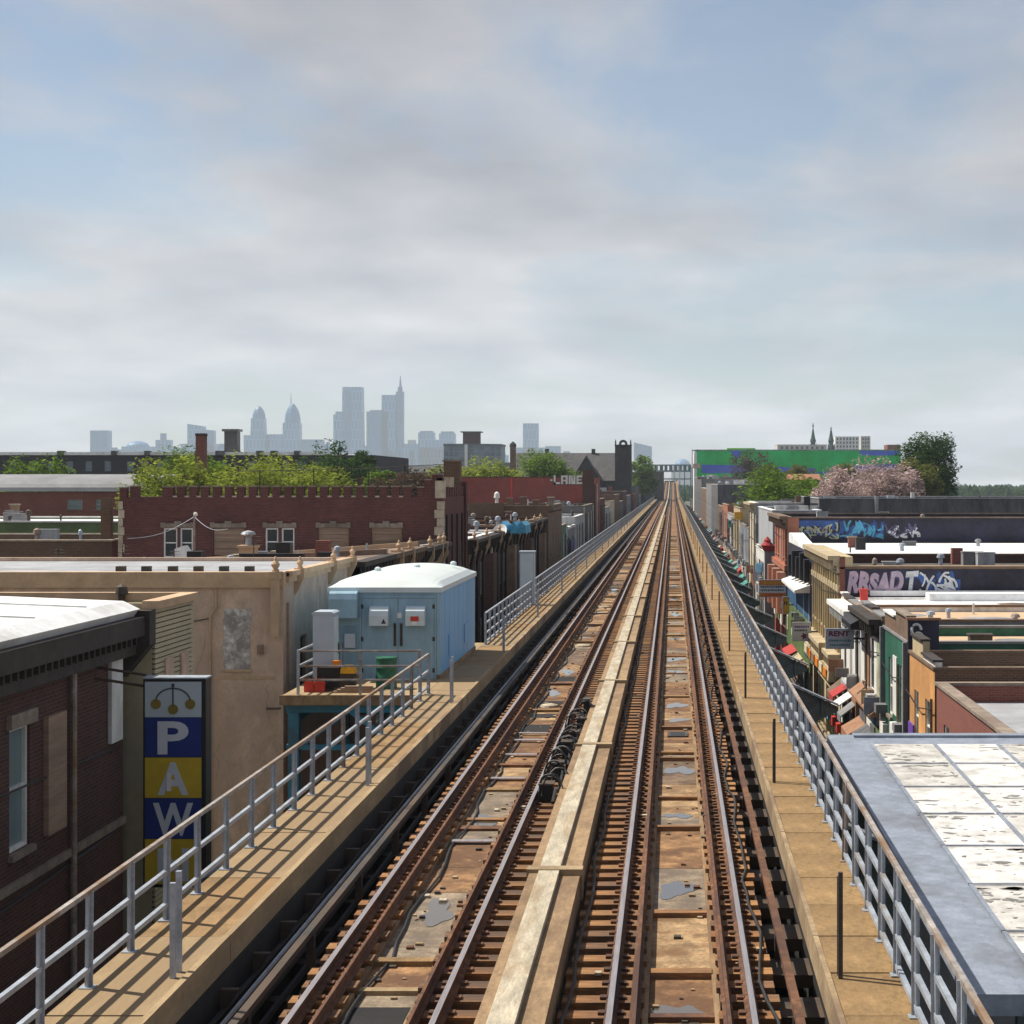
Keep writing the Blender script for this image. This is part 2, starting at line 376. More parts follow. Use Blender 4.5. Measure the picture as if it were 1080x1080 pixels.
mat('awning_brown', (0.28, 0.15, 0.09), 0.8, 0.2, 2)
mat('awning_sky', (0.22, 0.46, 0.72), 0.6, 0.1, 2)
mat('awning_teal', (0.05, 0.25, 0.22), 0.7, 0.2, 2)
mat('mural_green', (0.003, 0.42, 0.07), 0.8, 0.25, 0.12, c2=(0.004, 0.56, 0.14), c2amt=0.5, c2scale=0.05)
mat('mural_blue', (0.06, 0.13, 0.68), 0.8, 0.25, 0.1, c2=(0.10, 0.15, 0.55), c2amt=0.5, c2scale=0.05)
mat('lime_paint', (0.14, 0.62, 0.03), 0.7, 0.1, 0.3)
mat('far_pale', (0.50, 0.48, 0.45), 0.85, 0.12, 0.1)
mat('far_white', (0.68, 0.68, 0.68), 0.85, 0.1, 0.1)
mat('far_dark', (0.13, 0.14, 0.16), 0.7, 0.2, 0.1)
mat('copper_green', (0.025, 0.055, 0.045), 0.7, 0.2, 0.3)
mat('roof_terracotta', (0.28, 0.12, 0.075), 0.85, 0.2, 1)
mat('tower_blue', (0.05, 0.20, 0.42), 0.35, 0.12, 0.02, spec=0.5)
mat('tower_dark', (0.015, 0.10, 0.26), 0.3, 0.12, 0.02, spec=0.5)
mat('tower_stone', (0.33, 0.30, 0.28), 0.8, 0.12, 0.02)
brick('tower_blue', (0.05, 0.18, 0.37), (0.03, 0.13, 0.29), (0.12, 0.28, 0.46), bw=13, bh=34, rough=0.4, dirt=(0.07, 0.22, 0.40), dirtamt=0.3, mw=2.4)  # extra blue in the colour stands in for distance haze
brick('tower_dark', (0.012, 0.08, 0.21), (0.025, 0.115, 0.27), (0.05, 0.16, 0.33), bw=10, bh=45, rough=0.4, dirt=(0.02, 0.10, 0.25), dirtamt=0.3, mw=1.3)  # distance haze is mixed into this blue as well
mat('station_teal', (0.10, 0.19, 0.22), 0.5, 0.2, 0.3)
# signs and lettering
mat('sign_black', (0.015, 0.014, 0.016), 0.5, 0.2, 2)
mat('sign_grey', (0.40, 0.46, 0.50), 0.5, 0.06, 1.5)
mat('sign_blue', (0.012, 0.028, 0.17), 0.45, 0.1, 1.5)
mat('sign_yellow', (0.50, 0.34, 0.025), 0.45, 0.1, 1.5)
mat('letter_grey', (0.50, 0.52, 0.56), 0.5, 0.06, 1.5)
mat('ball_gold', (0.20, 0.15, 0.03), 0.5, 0.1, 2)
mat('sign_white', (0.66, 0.66, 0.68), 0.6, 0.08, 2)
mat('sign_orange', (0.66, 0.20, 0.02), 0.6, 0.1, 2)
mat('sign_slate', (0.22, 0.25, 0.31), 0.6, 0.18, 3, c2=(0.15, 0.16, 0.19), c2amt=0.38, c2scale=0.8)
mat('sign_bluegrey', (0.36, 0.41, 0.47), 0.6, 0.1, 2)
mat('ink_dark', (0.04, 0.04, 0.05), 0.7, 0.1, 2)
mat('ink_maroon', (0.17, 0.02, 0.07), 0.7, 0.1, 2)
mat('ink_teal', (0.04, 0.16, 0.22), 0.7, 0.1, 2)
mat('spray_lilac', (0.58, 0.44, 0.52), 0.8, 0.3, 1.2, c2=(0.40, 0.34, 0.44), c2amt=0.45, c2scale=0.8)
mat('spray_silver', (0.62, 0.64, 0.66), 0.7, 0.2, 1.2, c2=(0.34, 0.37, 0.36), c2amt=0.4, c2scale=0.8)
mat('spray_cyan', (0.09, 0.36, 0.54), 0.8, 0.3, 1.2, c2=(0.03, 0.13, 0.26), c2amt=0.45, c2scale=0.8)
mat('spray_blue', (0.045, 0.10, 0.30), 0.8, 0.3, 1.2, c2=(0.03, 0.05, 0.15), c2amt=0.45, c2scale=0.8)
mat('spray_olive', (0.34, 0.38, 0.26), 0.8, 0.3, 1.2, c2=(0.2, 0.05, 0.04), c2amt=0.4, c2scale=1.0)
mat('spray_violet', (0.12, 0.10, 0.20), 0.8, 0.3, 1.2)
mat('spray_white', (0.62, 0.60, 0.56), 0.8, 0.15, 1.5)
# glass, water, ground
glossy('glass_dark', (0.03, 0.045, 0.05), 0.08)
glossy('glass_pale', (0.16, 0.22, 0.23), 0.12)
glossy('puddle_water', (0.10, 0.085, 0.07), 0.02, spec=1.0)
glossy('glass_blue', (0.07, 0.12, 0.16), 0.08, spec=0.6)
mat('vault_grey', (0.22, 0.225, 0.24), 0.8, 0.12, 0.5, c2=(0.17, 0.175, 0.185), c2amt=0.4)
mat('pit_shade', (0.014, 0.013, 0.013), 0.85, 0.3, 2)  # near-black: the shade down in the pit is put into this colour
mat('asphalt', (0.05, 0.05, 0.052), 0.9, 0.25, 0.6, c2=(0.075, 0.073, 0.07), c2amt=0.4, bump=0.2)
mat('pavement', (0.27, 0.255, 0.235), 0.9, 0.2, 0.7, c2=(0.19, 0.18, 0.17), c2amt=0.4)
mat('earth', (0.10, 0.105, 0.07), 0.95, 0.3, 0.02, c2=(0.14, 0.13, 0.115), c2amt=0.5, c2scale=0.006)
mat('translucent_panel', (0.62, 0.61, 0.60), 0.6, 0.12, 3.0, c2=(0.40, 0.385, 0.36), c2amt=0.42, c2scale=1.6)
mat('trough_b', (0.17, 0.115, 0.075), 0.9, 0.5, 2.6, c2=(0.09, 0.055, 0.035), c2amt=0.5, c2scale=1.1, bump=0.5)
mat('trough_c', (0.34, 0.225, 0.12), 0.9, 0.45, 2.6, c2=(0.16, 0.085, 0.04), c2amt=0.5, c2scale=1.1, bump=0.5)
mat('trough_d', (0.24, 0.185, 0.13), 0.8, 0.4, 2.6, c2=(0.13, 0.10, 0.075), c2amt=0.5, c2scale=1.1, bump=0.5)
mat('translucent_panel_b', (0.52, 0.505, 0.48), 0.6, 0.15, 3.0, c2=(0.33, 0.31, 0.28), c2amt=0.45, c2scale=1.3)
mat('flake', (0.20, 0.195, 0.19), 0.8, 0.3, 3)
mat('bark', (0.09, 0.065, 0.048), 0.95, 0.35, 3, bump=0.4)
leaf('leaf_lime', (0.20, 0.26, 0.03), (0.34, 0.38, 0.07))
leaf('leaf_green', (0.09, 0.16, 0.02), (0.19, 0.29, 0.04))
leaf('leaf_deep', (0.032, 0.07, 0.018), (0.075, 0.135, 0.035))
leaf('leaf_blossom', (0.26, 0.20, 0.13), (0.68, 0.52, 0.56))
leaf('leaf_olive', (0.10, 0.11, 0.025), (0.19, 0.20, 0.055))
leaf('leaf_bronze', (0.055, 0.045, 0.035), (0.12, 0.085, 0.06))
# ------------------------------------------------------------------ ground, street
def structure(name, mb, m, parent=None):
    o = mb.build(name, m, parent); o['kind'] = 'structure'; return o
structure('ground', MB().quad((-9000, -300, -0.02), (9000, -300, -0.02), (9000, 9300, -0.02), (-9000, 9300, -0.02)), 'earth')
structure('road', MB().quad((-8, -60, 0.0), (5, -60, 0.0), (5, 1300, 0.0), (-8, 1300, 0.0)), 'asphalt')
structure('pavement', MB().box(-11, -8, -60, 1300, 0, 0.14), 'pavement')
structure('pavement', MB().box(5, 8, -60, 1300, 0, 0.14), 'pavement')

# ------------------------------------------------------------------ viaduct
YS = [6, 100, 200, 300, 400, 500, 600] + [600+20*i for i in range(1, 21)]
via = thing('railway_viaduct', 'elevated steel railway viaduct running straight above the street to the horizon', 'viaduct', (-1.7, 6, 0))
MB().sweep([(-4.52, 6.7), (1.25, 6.7), (1.25, 7.2), (-4.52, 7.2)], YS).build('deck_slab', 'deck', via)
for xa, xb in ((-3.86, -3.02), (-0.32, 0.52)):
    rt = random.Random(int(xa*100)); Y = 8.0
    while Y < 215:
        L = rt.choice([.9, 1.3, 1.8, 2.4, 3.2]); q_ = rt.choice(['trough', 'trough', 'trough_b', 'trough_c', 'trough_d', 'trough_c'])
        MB().box(xa, xb, Y+.012, Y+L-.012, 7.15, 7.2+rt.uniform(.0, .004)).build('trough_panel', q_, via)
        if rt.random() < .42: MB().box(xa+.03, xb-.03, Y-.09, Y+rt.uniform(.06, .22), 7.18, 7.2+rt.uniform(.03, .09)).build('cross_board', rt.choice(['walk_plank', 'tie_wood_b', 'walk_left', 'rust']), via)
        if rt.random() < .2 and xa < -2: MB().box(xa+.08, xb-.08, Y+L*.3, Y+L*.75, 7.19, 7.2075).build('slot_shade', 'pit_shade', via)  # flat black plate: the dark of a slot painted on, nothing is cut open
        Y += L
    MB().sweep([(xa, 7.19), (xb, 7.19), (xb, 7.204), (xa, 7.204)], [Y]+[y for y in YS if y > Y]).build('far_trough_floor', 'trough', via)
    for x in (xa, xb):
        MB().sweep([(x-0.035, 7.19), (x+0.035, 7.19), (x+0.035, 7.27), (x-0.035, 7.27)], YS).build('trough_curb', 'brown_concrete', via)
for x in (-6.55, -5.45, 1.85, 2.58):
    g = MB().sweep([(x-0.03, 5.5), (x+0.03, 5.5), (x+0.03, 7.46), (x-0.03, 7.46)], YS)
    g.sweep([(x-0.16, 5.46), (x+0.16, 5.46), (x+0.16, 5.5), (x-0.16, 5.5)], YS)
    g.build('girder', 'pit_shade' if x in (-5.45, 1.85) else 'viaduct_green', via)  # girders facing the pits are coloured black to deepen the shade there
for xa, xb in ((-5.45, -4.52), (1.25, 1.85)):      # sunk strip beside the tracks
    MB().sweep([(xa, 5.7), (xb, 5.7), (xb, 5.75), (xa, 5.75)], YS).build('pit_floor', 'pit_shade', via)
    me = MB().box(xa, xb, -0.42 if xa > 0 else -.12, 0.42 if xa > 0 else .12, 6.85 if xa > 0 else 6.4, 7.02 if xa > 0 else 6.6).mesh('cross_beam', 'dark_steel')
    rest = MB(); Y = 9.0; k = 0
    while Y < 500:
        if Y < 190: link('cross_beam', me, via, (1.7, Y-6, 0))
        else: rest.box(xa, xb, Y-0.42, Y+0.42, 6.85, 7.02)
        Y += 1.85
    r = rest.build('far_cross_beams', 'dark_steel', via); r['kind'] = 'stuff'
# bents: cross girder with tapered brackets, and two columns each
BENTS = [7.1+13.3*k for k in range(45)]
bent = MB()
bent.prism([(-8.9, 5.75), (-7.2, 5.0), (3.8, 5.0), (5.5, 5.75), (5.5, 5.95), (2.7, 7.2), (2.5, 6.68), (-5.9, 6.68), (-6.1, 7.2), (-8.9, 5.95)], 'y', -0.03, 0.03)
bent.prism([(2.66, 7.25), (5.55, 5.96), (5.55, 6.02), (2.66, 7.31)], 'y', -0.2, 0.2, 1)
bent.prism([(-6.06, 7.25), (-8.95, 5.96), (-8.95, 6.02), (-6.06, 7.31)], 'y', -0.2, 0.2, 1)
bent.box(-7.3, 3.9, -0.2, 0.2, 4.95, 5.0)
for x in (-8.2, 3.2, 4.2, 5.0): bent.box(x-0.03, x+0.03, -0.12, 0.12, 5.6, 6.2)
bent_me = bent.mesh('bent', ['viaduct_green', 'galv'])
colm = MB().box(-0.2, 0.2, -0.03, 0.03, 0, 4.95).box(-0.23, -0.2, -0.2, 0.2, 0, 4.95).box(0.2, 0.23, -0.2, 0.2, 0, 4.95).box(-0.4, 0.4, -0.4, 0.4, 0.0, 0.5).mesh('column', 'viaduct_green')
for Y in BENTS:
    link('bent', bent_me, via, (1.7, Y-6, 0))
    for x in (-7.0, 3.6): link('column', colm, via, (1.7+x, Y-6, 0.01))

# walkways, slab by slab
def slabs(name, xa, xb, za, zb, L, Y0, n, mats, parent, gap=0.014):
    mes = [MB().box(xa, xb, gap, L-gap, za, zb).mesh(name, q) for q in mats]
    for i in range(n):
        o = link(name, mes[random.randrange(len(mes))], parent, (1.7, Y0+i*L-6, random.uniform(-0.006, 0.006)))
    Ye = Y0+n*L
    far = MB().sweep([(xa, za), (xb, za), (xb, zb), (xa, zb)], [Ye]+[y for y in YS if y > Ye])
    far.build('far_'+name, mats[0], parent)
slabs('walkway_slab', 1.80, 2.62, 7.5, 7.8, 1.66, 9.0, 120, ['walk_plank', 'walk_plank_b', 'walk_plank'], via)
slabs('walkway_slab', -6.6, -5.55, 7.5, 7.8, 3.32, 9.0, 60, ['walk_left', 'walk_plank_b', 'walk_left'], via)
# fascia boards along the inner edge of the left walkway, with dark brackets under
slabs('fascia_board', -5.55, -5.47, 7.36, 7.815, 6.64, 9.0, 30, ['fascia', 'walk_left'], via)
slabs('edge_board', 1.735, 1.80, 7.42, 7.812, 6.64, 9.0, 30, ['walk_plank_b', 'fascia'], via)
br = MB().prism([(-5.47, 7.34), (-5.2, 7.34), (-5.47, 6.9)], 'y', -0.05, 0.05).mesh('bracket', 'dark_steel')
for i in range(60): link('bracket', br, via, (1.7, 10+1.66*i-6, 0))
# raised centre walkway
for j in range(26):
    Y = 1.1+12.7*j
    if Y < 5: continue
    loc = (1.7, Y-6, 0)
    if j == 2:   # the short lower piece beside the cable boxes
        MB().box(-1.72, -1.34, 0.02, 12.66, 7.2, 7.60).mesh('centre_slab', 'cream_concrete')
    s = link('centre_slab', MB().box(-1.96, -1.66, 0.02, 12.68, 7.2, 7.74).mesh('centre_slab', 'cream_concrete'), via, loc)
    link('centre_ledge', MB().box(-1.66, -1.36, 0.02, 12.68, 7.2, 7.66).box(-2.1, -1.96, 0.02, 12.68, 7.2, 7.7).mesh('centre_ledge', 'brown_concrete'), via, loc)
    link('joint_cap', MB().box(-2.14, -1.32, -0.13, 0.13, 7.3, 7.752).mesh('joint_cap', 'fascia'), via, loc)
MB().sweep([(-1.96, 7.2), (-1.62, 7.2), (-1.62, 7.74), (-1.96, 7.74)], [331.4]+[y for y in YS if y > 331.4]).build('far_centre_slab', 'cream_concrete', via)

# cable ducts in the left pit
for x, z, r in ((-5.3, 6.75, 0.06), (-5.14, 6.62, 0.05), (-5.0, 6.5, 0.06), (-5.36, 7.1, 0.035)):
    MB().tube([(x, y, z+0.02*sin(y*0.7)) for y in range(8, 240, 6)], r, 6).build('cable_duct', 'black_rubber', via)
MB().tube([(-5.16, y, 7.2) for y in (8, 120, 300)], 0.03, 6).build('cable_duct', 'galv', via)

# ------------------------------------------------------------------ tracks
def rail_profile(x):
    p = [(-.075, 7.34), (.075, 7.34), (.075, 7.36), (.016, 7.38), (.016, 7.455), (.034, 7.468), (.034, 7.5), (-.034, 7.5), (-.034, 7.468), (-.016, 7.455), (-.016, 7.38), (-.07, 7.36)]
    return [(x+a, z) for a, z in p]
def track(label, xc, rows, third_x):
    t = thing('railway_track', label, 'track', (xc, 6, 7.2))
    for s in (-1, 1):
        x = xc+s*0.805
        MB().sweep(rail_profile(x), YS, ms=[0]*6+[1]+[0]*5).build('running_rail', ['rust', 'railhead'], t)
        xg = xc+s*0.53
        MB().sweep([(xg-.06, 7.34), (xg+.06, 7.34), (xg+.06, 7.36), (xg+.02, 7.37), (xg+.02, 7.485), (xg-.02, 7.485), (xg-.02, 7.37), (xg-.06, 7.36)], YS).build('guard_rail', 'rust', t)
    for xa, xb in rows:
        mes = [MB().box(xa, xb, -0.15, 0.15, 7.2, 7.338).mesh('tie', q) for q in ('tie_wood', 'tie_wood_b', 'tie_wood_c')]
        rest = MB(); Y = 9.0; k = 0
        while Y < 480:
            if k < 74: link('tie', random.choice(mes), t, (-xc+random.uniform(-.03, .03), Y-6+random.uniform(-.03, .03), -7.2))
            else:
                d = random.uniform(-.03, .03); rest.box(xa+d, xb+d, Y-.15, Y+.15, 7.2, 7.338+random.uniform(-.004, .0), random.randrange(3))
            Y += 0.61; k += 1
        o = rest.build('far_ties', ['tie_wood', 'tie_wood_b', 'tie_wood_c'], t); o['kind'] = 'stuff'
    # clip plates that hold the rails
    pl = MB(); Y = 9.0
    while Y < 200:
        for s in (-1, 1):
            x = xc+s*0.805
            for q in (-1, 1): pl.box(x+q*0.06, x+q*0.15, Y-0.06, Y+0.06, 7.339, 7.372)
        Y += 0.61
    o = pl.build('rail_clips', 'rust', t); o['kind'] = 'stuff'
    # third rail on its insulators
    MB().sweep([(third_x-.05, 7.36), (third_x+.05, 7.36), (third_x+.05, 7.44), (third_x-.05, 7.44)], YS).build('third_rail', 'rust' if third_x > 0 else 'dark_steel', t)  # left one coloured dark to go with the pit's painted shade
    ins = MB().box(-.05, .05, -.07, .07, 6.9, 7.36).mesh('insulator', 'dark_steel')
    for i in range(50): link('insulator', ins, t, (third_x-xc, 9.4+3.7*i-6, -7.2))
    return t
trL = track('rusty railway track on the left, beside the blue signal house', -3.44, [(-4.5, -3.84), (-3.04, -2.14)], -4.86)
trR = track('rusty railway track on the right, with puddles shining between its rails', 0.10, [(-1.3, -0.34), (0.54, 1.24)], 1.42)

def blob(mb, cx, cy, rx, ry, z, n=18, jit=0.25):
    pts = []; ph = random.uniform(0, 6)
    for i in range(n):
        t = 2*pi*i/n; r = 1+jit*(.5*sin(2*t+ph)+.35*sin(3*t+2.1*ph)+.3*sin(5*t+.7*ph))
        pts.append((cx+rx*r*cos(t), cy+ry*r*sin(t), z))
    k = len(mb.v); mb.v += pts; mb.f.append(tuple(range(k, k+n))); mb.m.append(0)
for cx, Y, rx, ry in ((.12, 85.5, .34, 1.5), (.1, 63.5, .33, .9), (.13, 59.3, .33, .55), (.1, 50.3, .34, .75), (.14, 47.2, .3, .5), (.16, 38.9, .34, .65),
                     (.1, 72, .25, .6), (.1, 97, .3, 1.3), (.12, 109, .3, 1.6), (.1, 131, .3, 2), (.1, 33.6, .28, .3), (.05, 27.5, .3, .7), (.1, 21, .3, .5), (.15, 16, .33, .6),
                     (-3.45, 86, .3, 1.0), (-3.4, 78.5, .33, 1.1), (-3.42, 73, .3, .8), (-3.45, 59.2, .3, 1.0), (-3.5, 53.2, .3, .8), (-3.4, 104, .3, 1.8), (-3.45, 33, .3, .7), (-3.4, 26, .33, .8), (-3.45, 19, .3, .6)):
    mb = MB(); blob(mb, cx, Y, rx*random.uniform(.6, .95), ry*.85, 7.2085, 30, .5); o = mb.build('puddle', 'puddle_water'); o['kind'] = 'structure'
# drain in the right trough and bright steel straps across the left one
dr = thing('trough_drain', 'square black drain opening in the trough of the right track', 'drain', (.12, 44.4, 7.2))
MB().box(-.13, .37, 44.0, 44.8, 7.2, 7.235).build('drain_frame', 'dark_steel', dr)
MB().box(-.06, .30, 44.1, 44.7, 7.2355, 7.239).build('drain_grate', 'black_rubber', dr)
for i, (Y, w) in enumerate(((44.4, .16), (43.2, .2), (40.9, .2), (37.6, .2), (31.0, .2))):
    tag(MB().box(-3.8, -3.08, Y-w/2, Y+w/2, 7.24, 7.262).build('track_strap', 'railhead'),
        ['farthest', 'second farthest', 'middle', 'second nearest', 'nearest'][i]+' bright steel strap across the trough of the left track', 'strap', 'straps across the left track')
for i, (Y, r) in enumerate(((68.5, .3), (50, .24), (90, .3))):
    mb = MB(); mb.lathe(-3.42, Y, [(r*1.1, 7.2), (r, 7.26), (r*.5, 7.29)], 12)
    tag(mb.build('mortar_pad', 'cream_concrete'), ['low tan mortar pad between the left rails, middle of three', 'low tan mortar pad between the left rails, nearest of three', 'low tan mortar pad between the left rails, farthest of three'][i], 'pad', 'mortar pads in the left track')

# switch boxes and cables between the left track and the centre walkway
sb = thing('signal_box_row', 'row of black cable boxes and looped hoses beside the centre walkway', 'signal equipment', (-2.3, 36, 7.3))
for Y, x, w, h in ((34.6, -2.42, .36, .28), (36.8, -2.34, .3, .34), (39.2, -2.3, .28, .42), (41.4, -2.26, .26, .34), (43.6, -2.22, .26, .36), (46.2, -2.2, .22, .5)):
    h *= 1.05; w *= .72
    b = MB().box(x-w/2, x+w/2, Y-.2, Y+.2, 7.34, 7.34+h).build('equipment_box', 'black_rubber', sb)
    MB().box(x-w/2-.02, x+w/2+.02, Y-.22, Y+.22, 7.34+h, 7.37+h).build('lid', 'dark_steel', b)
for i in range(24):
    Y = 33.8+i*0.55; r = random.uniform(.12, .34); x0 = -2.28+random.uniform(-.1, .06)
    pts = [(x0+random.uniform(-.02, .02)+.32*cos(t)*.7, Y+r*1.6*(t/pi-.5)+random.uniform(-.08, .08), 7.5+r*1.7*abs(sin(t))) for t in [k*pi/8 for k in range(9)]]
    MB().tube(pts, random.choice([.016, .022, .03]), 6).build('hose', 'black_rubber', sb, True)
MB().tube([(-2.2, 33+.8*i, 7.55+.1*sin(i*1.9)) for i in range(18)], .035, 6).build('hose', 'black_rubber', sb, True)

# loose cables and litter in the track bed
rc = random.Random(3)
for x, a, nm in ((-3.72, .06, 'black cable snaking along the left side of the left trough'), (1.12, .05, 'black cable lying outside the right rail of the right track'), (-1.22, .03, 'black cable beside the right ledge of the centre walkway')):
    tag(MB().tube([(x+a*sin(y*1.3+x)+rc.uniform(-.03, .03), y, (7.225 if x < -2 else 7.36)+rc.uniform(0, .02)) for y in [9+.8*i for i in range(130)]], .022, 5).build('track_cable', 'black_rubber'), nm, 'cable')
lit = MB()
for i in range(420):
    Y = 10+rc.random()**1.6*110; x = rc.choice([rc.uniform(-3.8, -3.1), rc.uniform(-.28, .48), rc.uniform(-4.45, -2.2), rc.uniform(-1.2, 1.2)]); s_ = rc.uniform(.012, .05)
    z = 7.206 if (-3.8 < x < -3.1 or -.28 < x < .48) else 7.34
    lit.box(x-s_, x+s_*rc.uniform(.5, 1.5), Y-s_, Y+s_*rc.uniform(.6, 2), z, z+s_*.7, rc.randrange(4))
tag(lit.build('track_litter', ['dark_steel', 'rust', 'cream_concrete', 'walk_left']), 'scattered stones and scraps between the rails', 'litter', kind='stuff')

# ------------------------------------------------------------------ railings and edge posts
def railing(label, X, Y0, Y1, spacing, h, rails, mp_, mr, npost, group=None, far_to=None):
    t = thing('railing', label, 'railing', (X, Y0, 7.8))
    post = MB().box(-.012, .012, -.045, .045, 0, h).box(-.045, .045, .033, .045, 0, h).box(-.08, .08, -.08, .08, 0, .015).mesh('post', mp_)
    n = int((Y1-Y0)/spacing)+1
    post2 = MB().box(-.012, .012, -.045, .045, 0, h).box(-.045, .045, .033, .045, 0, h).box(-.08, .08, -.08, .08, 0, .015).mesh('post', 'galv_rust')
    rp = random.Random(int(Y0*7+X))
    for i in range(min(n, npost)):
        o = link('post', post2 if rp.random() < .07 else post, t, (rp.uniform(-.008, .008), i*spacing+rp.uniform(-.05, .05), 0)); o.rotation_euler = (rp.uniform(-.02, .02), rp.uniform(-.012, .012), 0)
    Ye = far_to or Y1
    ys = [Y0-.02] + [y for y in YS if Y0 < y < Ye] + [Ye+.02]
    for z in rails:
        MB().sweep([(X-.028, 7.8+z-.028), (X+.028, 7.8+z-.028), (X+.028, 7.8+z+.028), (X-.028, 7.8+z+.028)], ys).build('rail', mr if z == rails[0] else mp_, t)
    if n > npost:
        r = MB()
        for i in range(npost, n):
            Y = Y0+i*spacing; d = zt(Y)-7.5
            r.box(X-.045, X+.045, Y-.045, Y+.045, 7.8+d, 7.8+d+h)
        o = r.build('far_posts', mp_, t); o['kind'] = 'stuff'
    return t
railing('long grey railing along the right walkway with a rusty top rail', 2.56, 11.2, 900, 1.55, 1.22, (1.22, .82, .44, .1), 'galv', 'galv_rust', 190)
railing('grey railing beside the left walkway in front of the signal house', -6.5, 10.7, 47.9, 1.55, 1.06, (1.06, .62, .2), 'galv', 'galv_rust', 190)
railing('long grey railing along the left walkway beyond the signal house', -6.5, 62.5, 900, 1.55, 1.1, (1.1, .75, .4, .1), 'galv', 'galv', 190)
ORD = 'first second third fourth fifth sixth seventh eighth ninth tenth eleventh twelfth thirteenth fourteenth fifteenth sixteenth seventeenth eighteenth'.split()
pp = MB().box(-.025, .025, -.025, .025, 0, 1.2).box(-.025, .025, .12, .17, 0, 1.12).mesh('edge_post', 'dark_steel')
ppl = MB().box(-.03, .03, -.03, .03, 0, 1.08).box(-.03, .03, .22, .28, 0, 1.16).mesh('edge_post', 'galv')
for i in range(18):
    Y = 20.4+13.3*i if i != 1 else 33.7
    tag(link('edge_post', pp, None, (1.9, Y, 7.8)), 'thin dark post at the track edge of the right walkway, '+ORD[i]+' from the camera', 'post', 'posts on the right walkway')
for i, Y in enumerate([20.4, 33.4, 46.0, 60.2, 75.5, 92] + [105+13.3*k for k in range(12)]):
    tag(link('edge_post', ppl, None, (-5.66, Y, 7.8)), 'thin grey double post at the track edge of the left walkway, '+ORD[i]+' from the camera', 'post', 'posts on the left walkway')

# ------------------------------------------------------------------ signal platform and house
pf = thing('signal_platform', 'concrete platform on bright blue steelwork carrying the signal house', 'platform', (-8.3, 48, 0))
MB().box(-10.35, -6.62, 47.7, 63.5, 7.52, 7.79).build('platform_slab', 'walk_left', pf)
MB().box(-10.40, -6.62, 47.62, 47.7, 7.55, 7.80).build('slab_edge', 'brown_concrete', pf)
for Y in (48.1, 55.5, 63.0):
    MB().box(-10.3, -6.65, Y-.12, Y+.12, 7.3, 7.52).box(-10.3, -6.65, Y-.1, Y+.1, 6.3, 6.44).build('cross_beam', 'platform_blue', pf)
    for x in (-10.1, -7.2): MB().box(x-.14, x+.14, Y-.14, Y+.14, 0, 7.3).build('leg', 'platform_blue', pf)
    MB().prism([(-10.0, 6.44), (-9.8, 6.44), (-8.6, 7.3), (-8.8, 7.3)], 'y', Y-.05, Y+.05).build('brace', 'platform_blue', pf)
    MB().prism([(-7.3, 6.44), (-7.5, 6.44), (-8.65, 7.3), (-8.45, 7.3)], 'y', Y-.055, Y-.105).build('brace', 'platform_blue', pf)
    MB().box(-10.1, -7.2, Y-.08, Y+.08, 4.0, 4.2).build('tie_beam', 'platform_blue', pf)
for x in (-10.1, -7.2):
    MB().box(x-.1, x+.1, 48.3, 62.9, 7.05, 7.3).build('long_beam', 'platform_blue', pf)
gl = thing('platform_railing', 'brown pipe railing across the front of the signal platform', 'railing', (-8.4, 47.85, 7.8))
for x in (-9.95, -8.3, -6.72):
    MB().box(x-.035, x+.035, 47.82, 47.89, 7.8, 8.98).build('post', 'galv' if x < -9 else 'galv_rust', gl)
for z in (8.95, 8.55, 8.18): MB().box(-9.95, -6.7, 47.83, 47.88, z-.025, z+.025).build('rail', 'galv_rust', gl)
for z in (8.95, 8.55, 8.18): MB().box(-9.97, -9.92, 47.85, 51.3, z-.025, z+.025).build('rail', 'galv', gl)
MB().box(-9.98, -9.91, 51.25, 51.32, 7.8, 8.98).build('post', 'galv', gl)

HX0, HX1, HY0, HY1, HZ0, HZ1 = -9.84, -6.68, 51.65, 60.8, 7.8, 10.42
hs = thing('signal_house', 'light blue metal signal house with a white curved roof beside the track', 'signal house', ((HX0+HX1)/2, HY0, 7.8))
def hq(zx, zy): return PX(300+zx/4.32, HY0), PZ(580+zy/4.32, HY0)
w = MB()
w.box(HX0, HX1, HY0+.001, HY1, HZ0+.12, HZ1)
w.build('body', 'house_blue', hs)
MB().box(HX0+.03, HX1-.03, HY0-.012, HY0+.0005, HZ0+.12, HZ1-.01).build('front_wall', 'house_front', hs)
MB().box(HX0-.03, HX1+.03, HY0-.03, HY1+.03, HZ0, HZ0+.12).build('plinth', 'brown_concrete', hs)
for i in range(1, 8):
    Y = HY0+i*(HY1-HY0)/8
    MB().box(HX1, HX1+.005, Y-.015, Y+.015, HZ0+.12, HZ1).build('wall_seam', 'house_blue', hs)
for x0, x1 in ((HX0-.02, HX0+.09), (HX1-.09, HX1+.02)):
    MB().box(x0, x1, HY0-.028, HY0+.1, HZ0+.12, HZ1).build('corner_trim', 'house_front', hs)
rf = MB(); nx, ny = 20, 26
def rz(u, v):
    a = 1-abs(2*u-1)**2.4; e = min(v, 1-v)*ny/3.2; b = min(1, e)**.55 if e > 0 else 0
    side = min(1, min(u, 1-u)*nx/1.4)**.5
    return HZ1 + .10*side*max(b, .0) + .26*a*b
for i in range(nx):
    for j in range(ny):
        def P(a, b): return (HX0-.05+(HX1-HX0+.1)*a/nx, HY0-.06+(HY1-HY0+.12)*b/ny, rz(a/nx, b/ny))
        rf.quad(P(i, j), P(i+1, j), P(i+1, j+1), P(i, j+1))
ro = rf.build('roof', 'house_roof', hs, True)
MB().box(HX0-.05, HX1+.05, HY0-.06, HY1+.06, HZ1-.14, HZ1+.004).build('roof_edge', 'hood', ro)
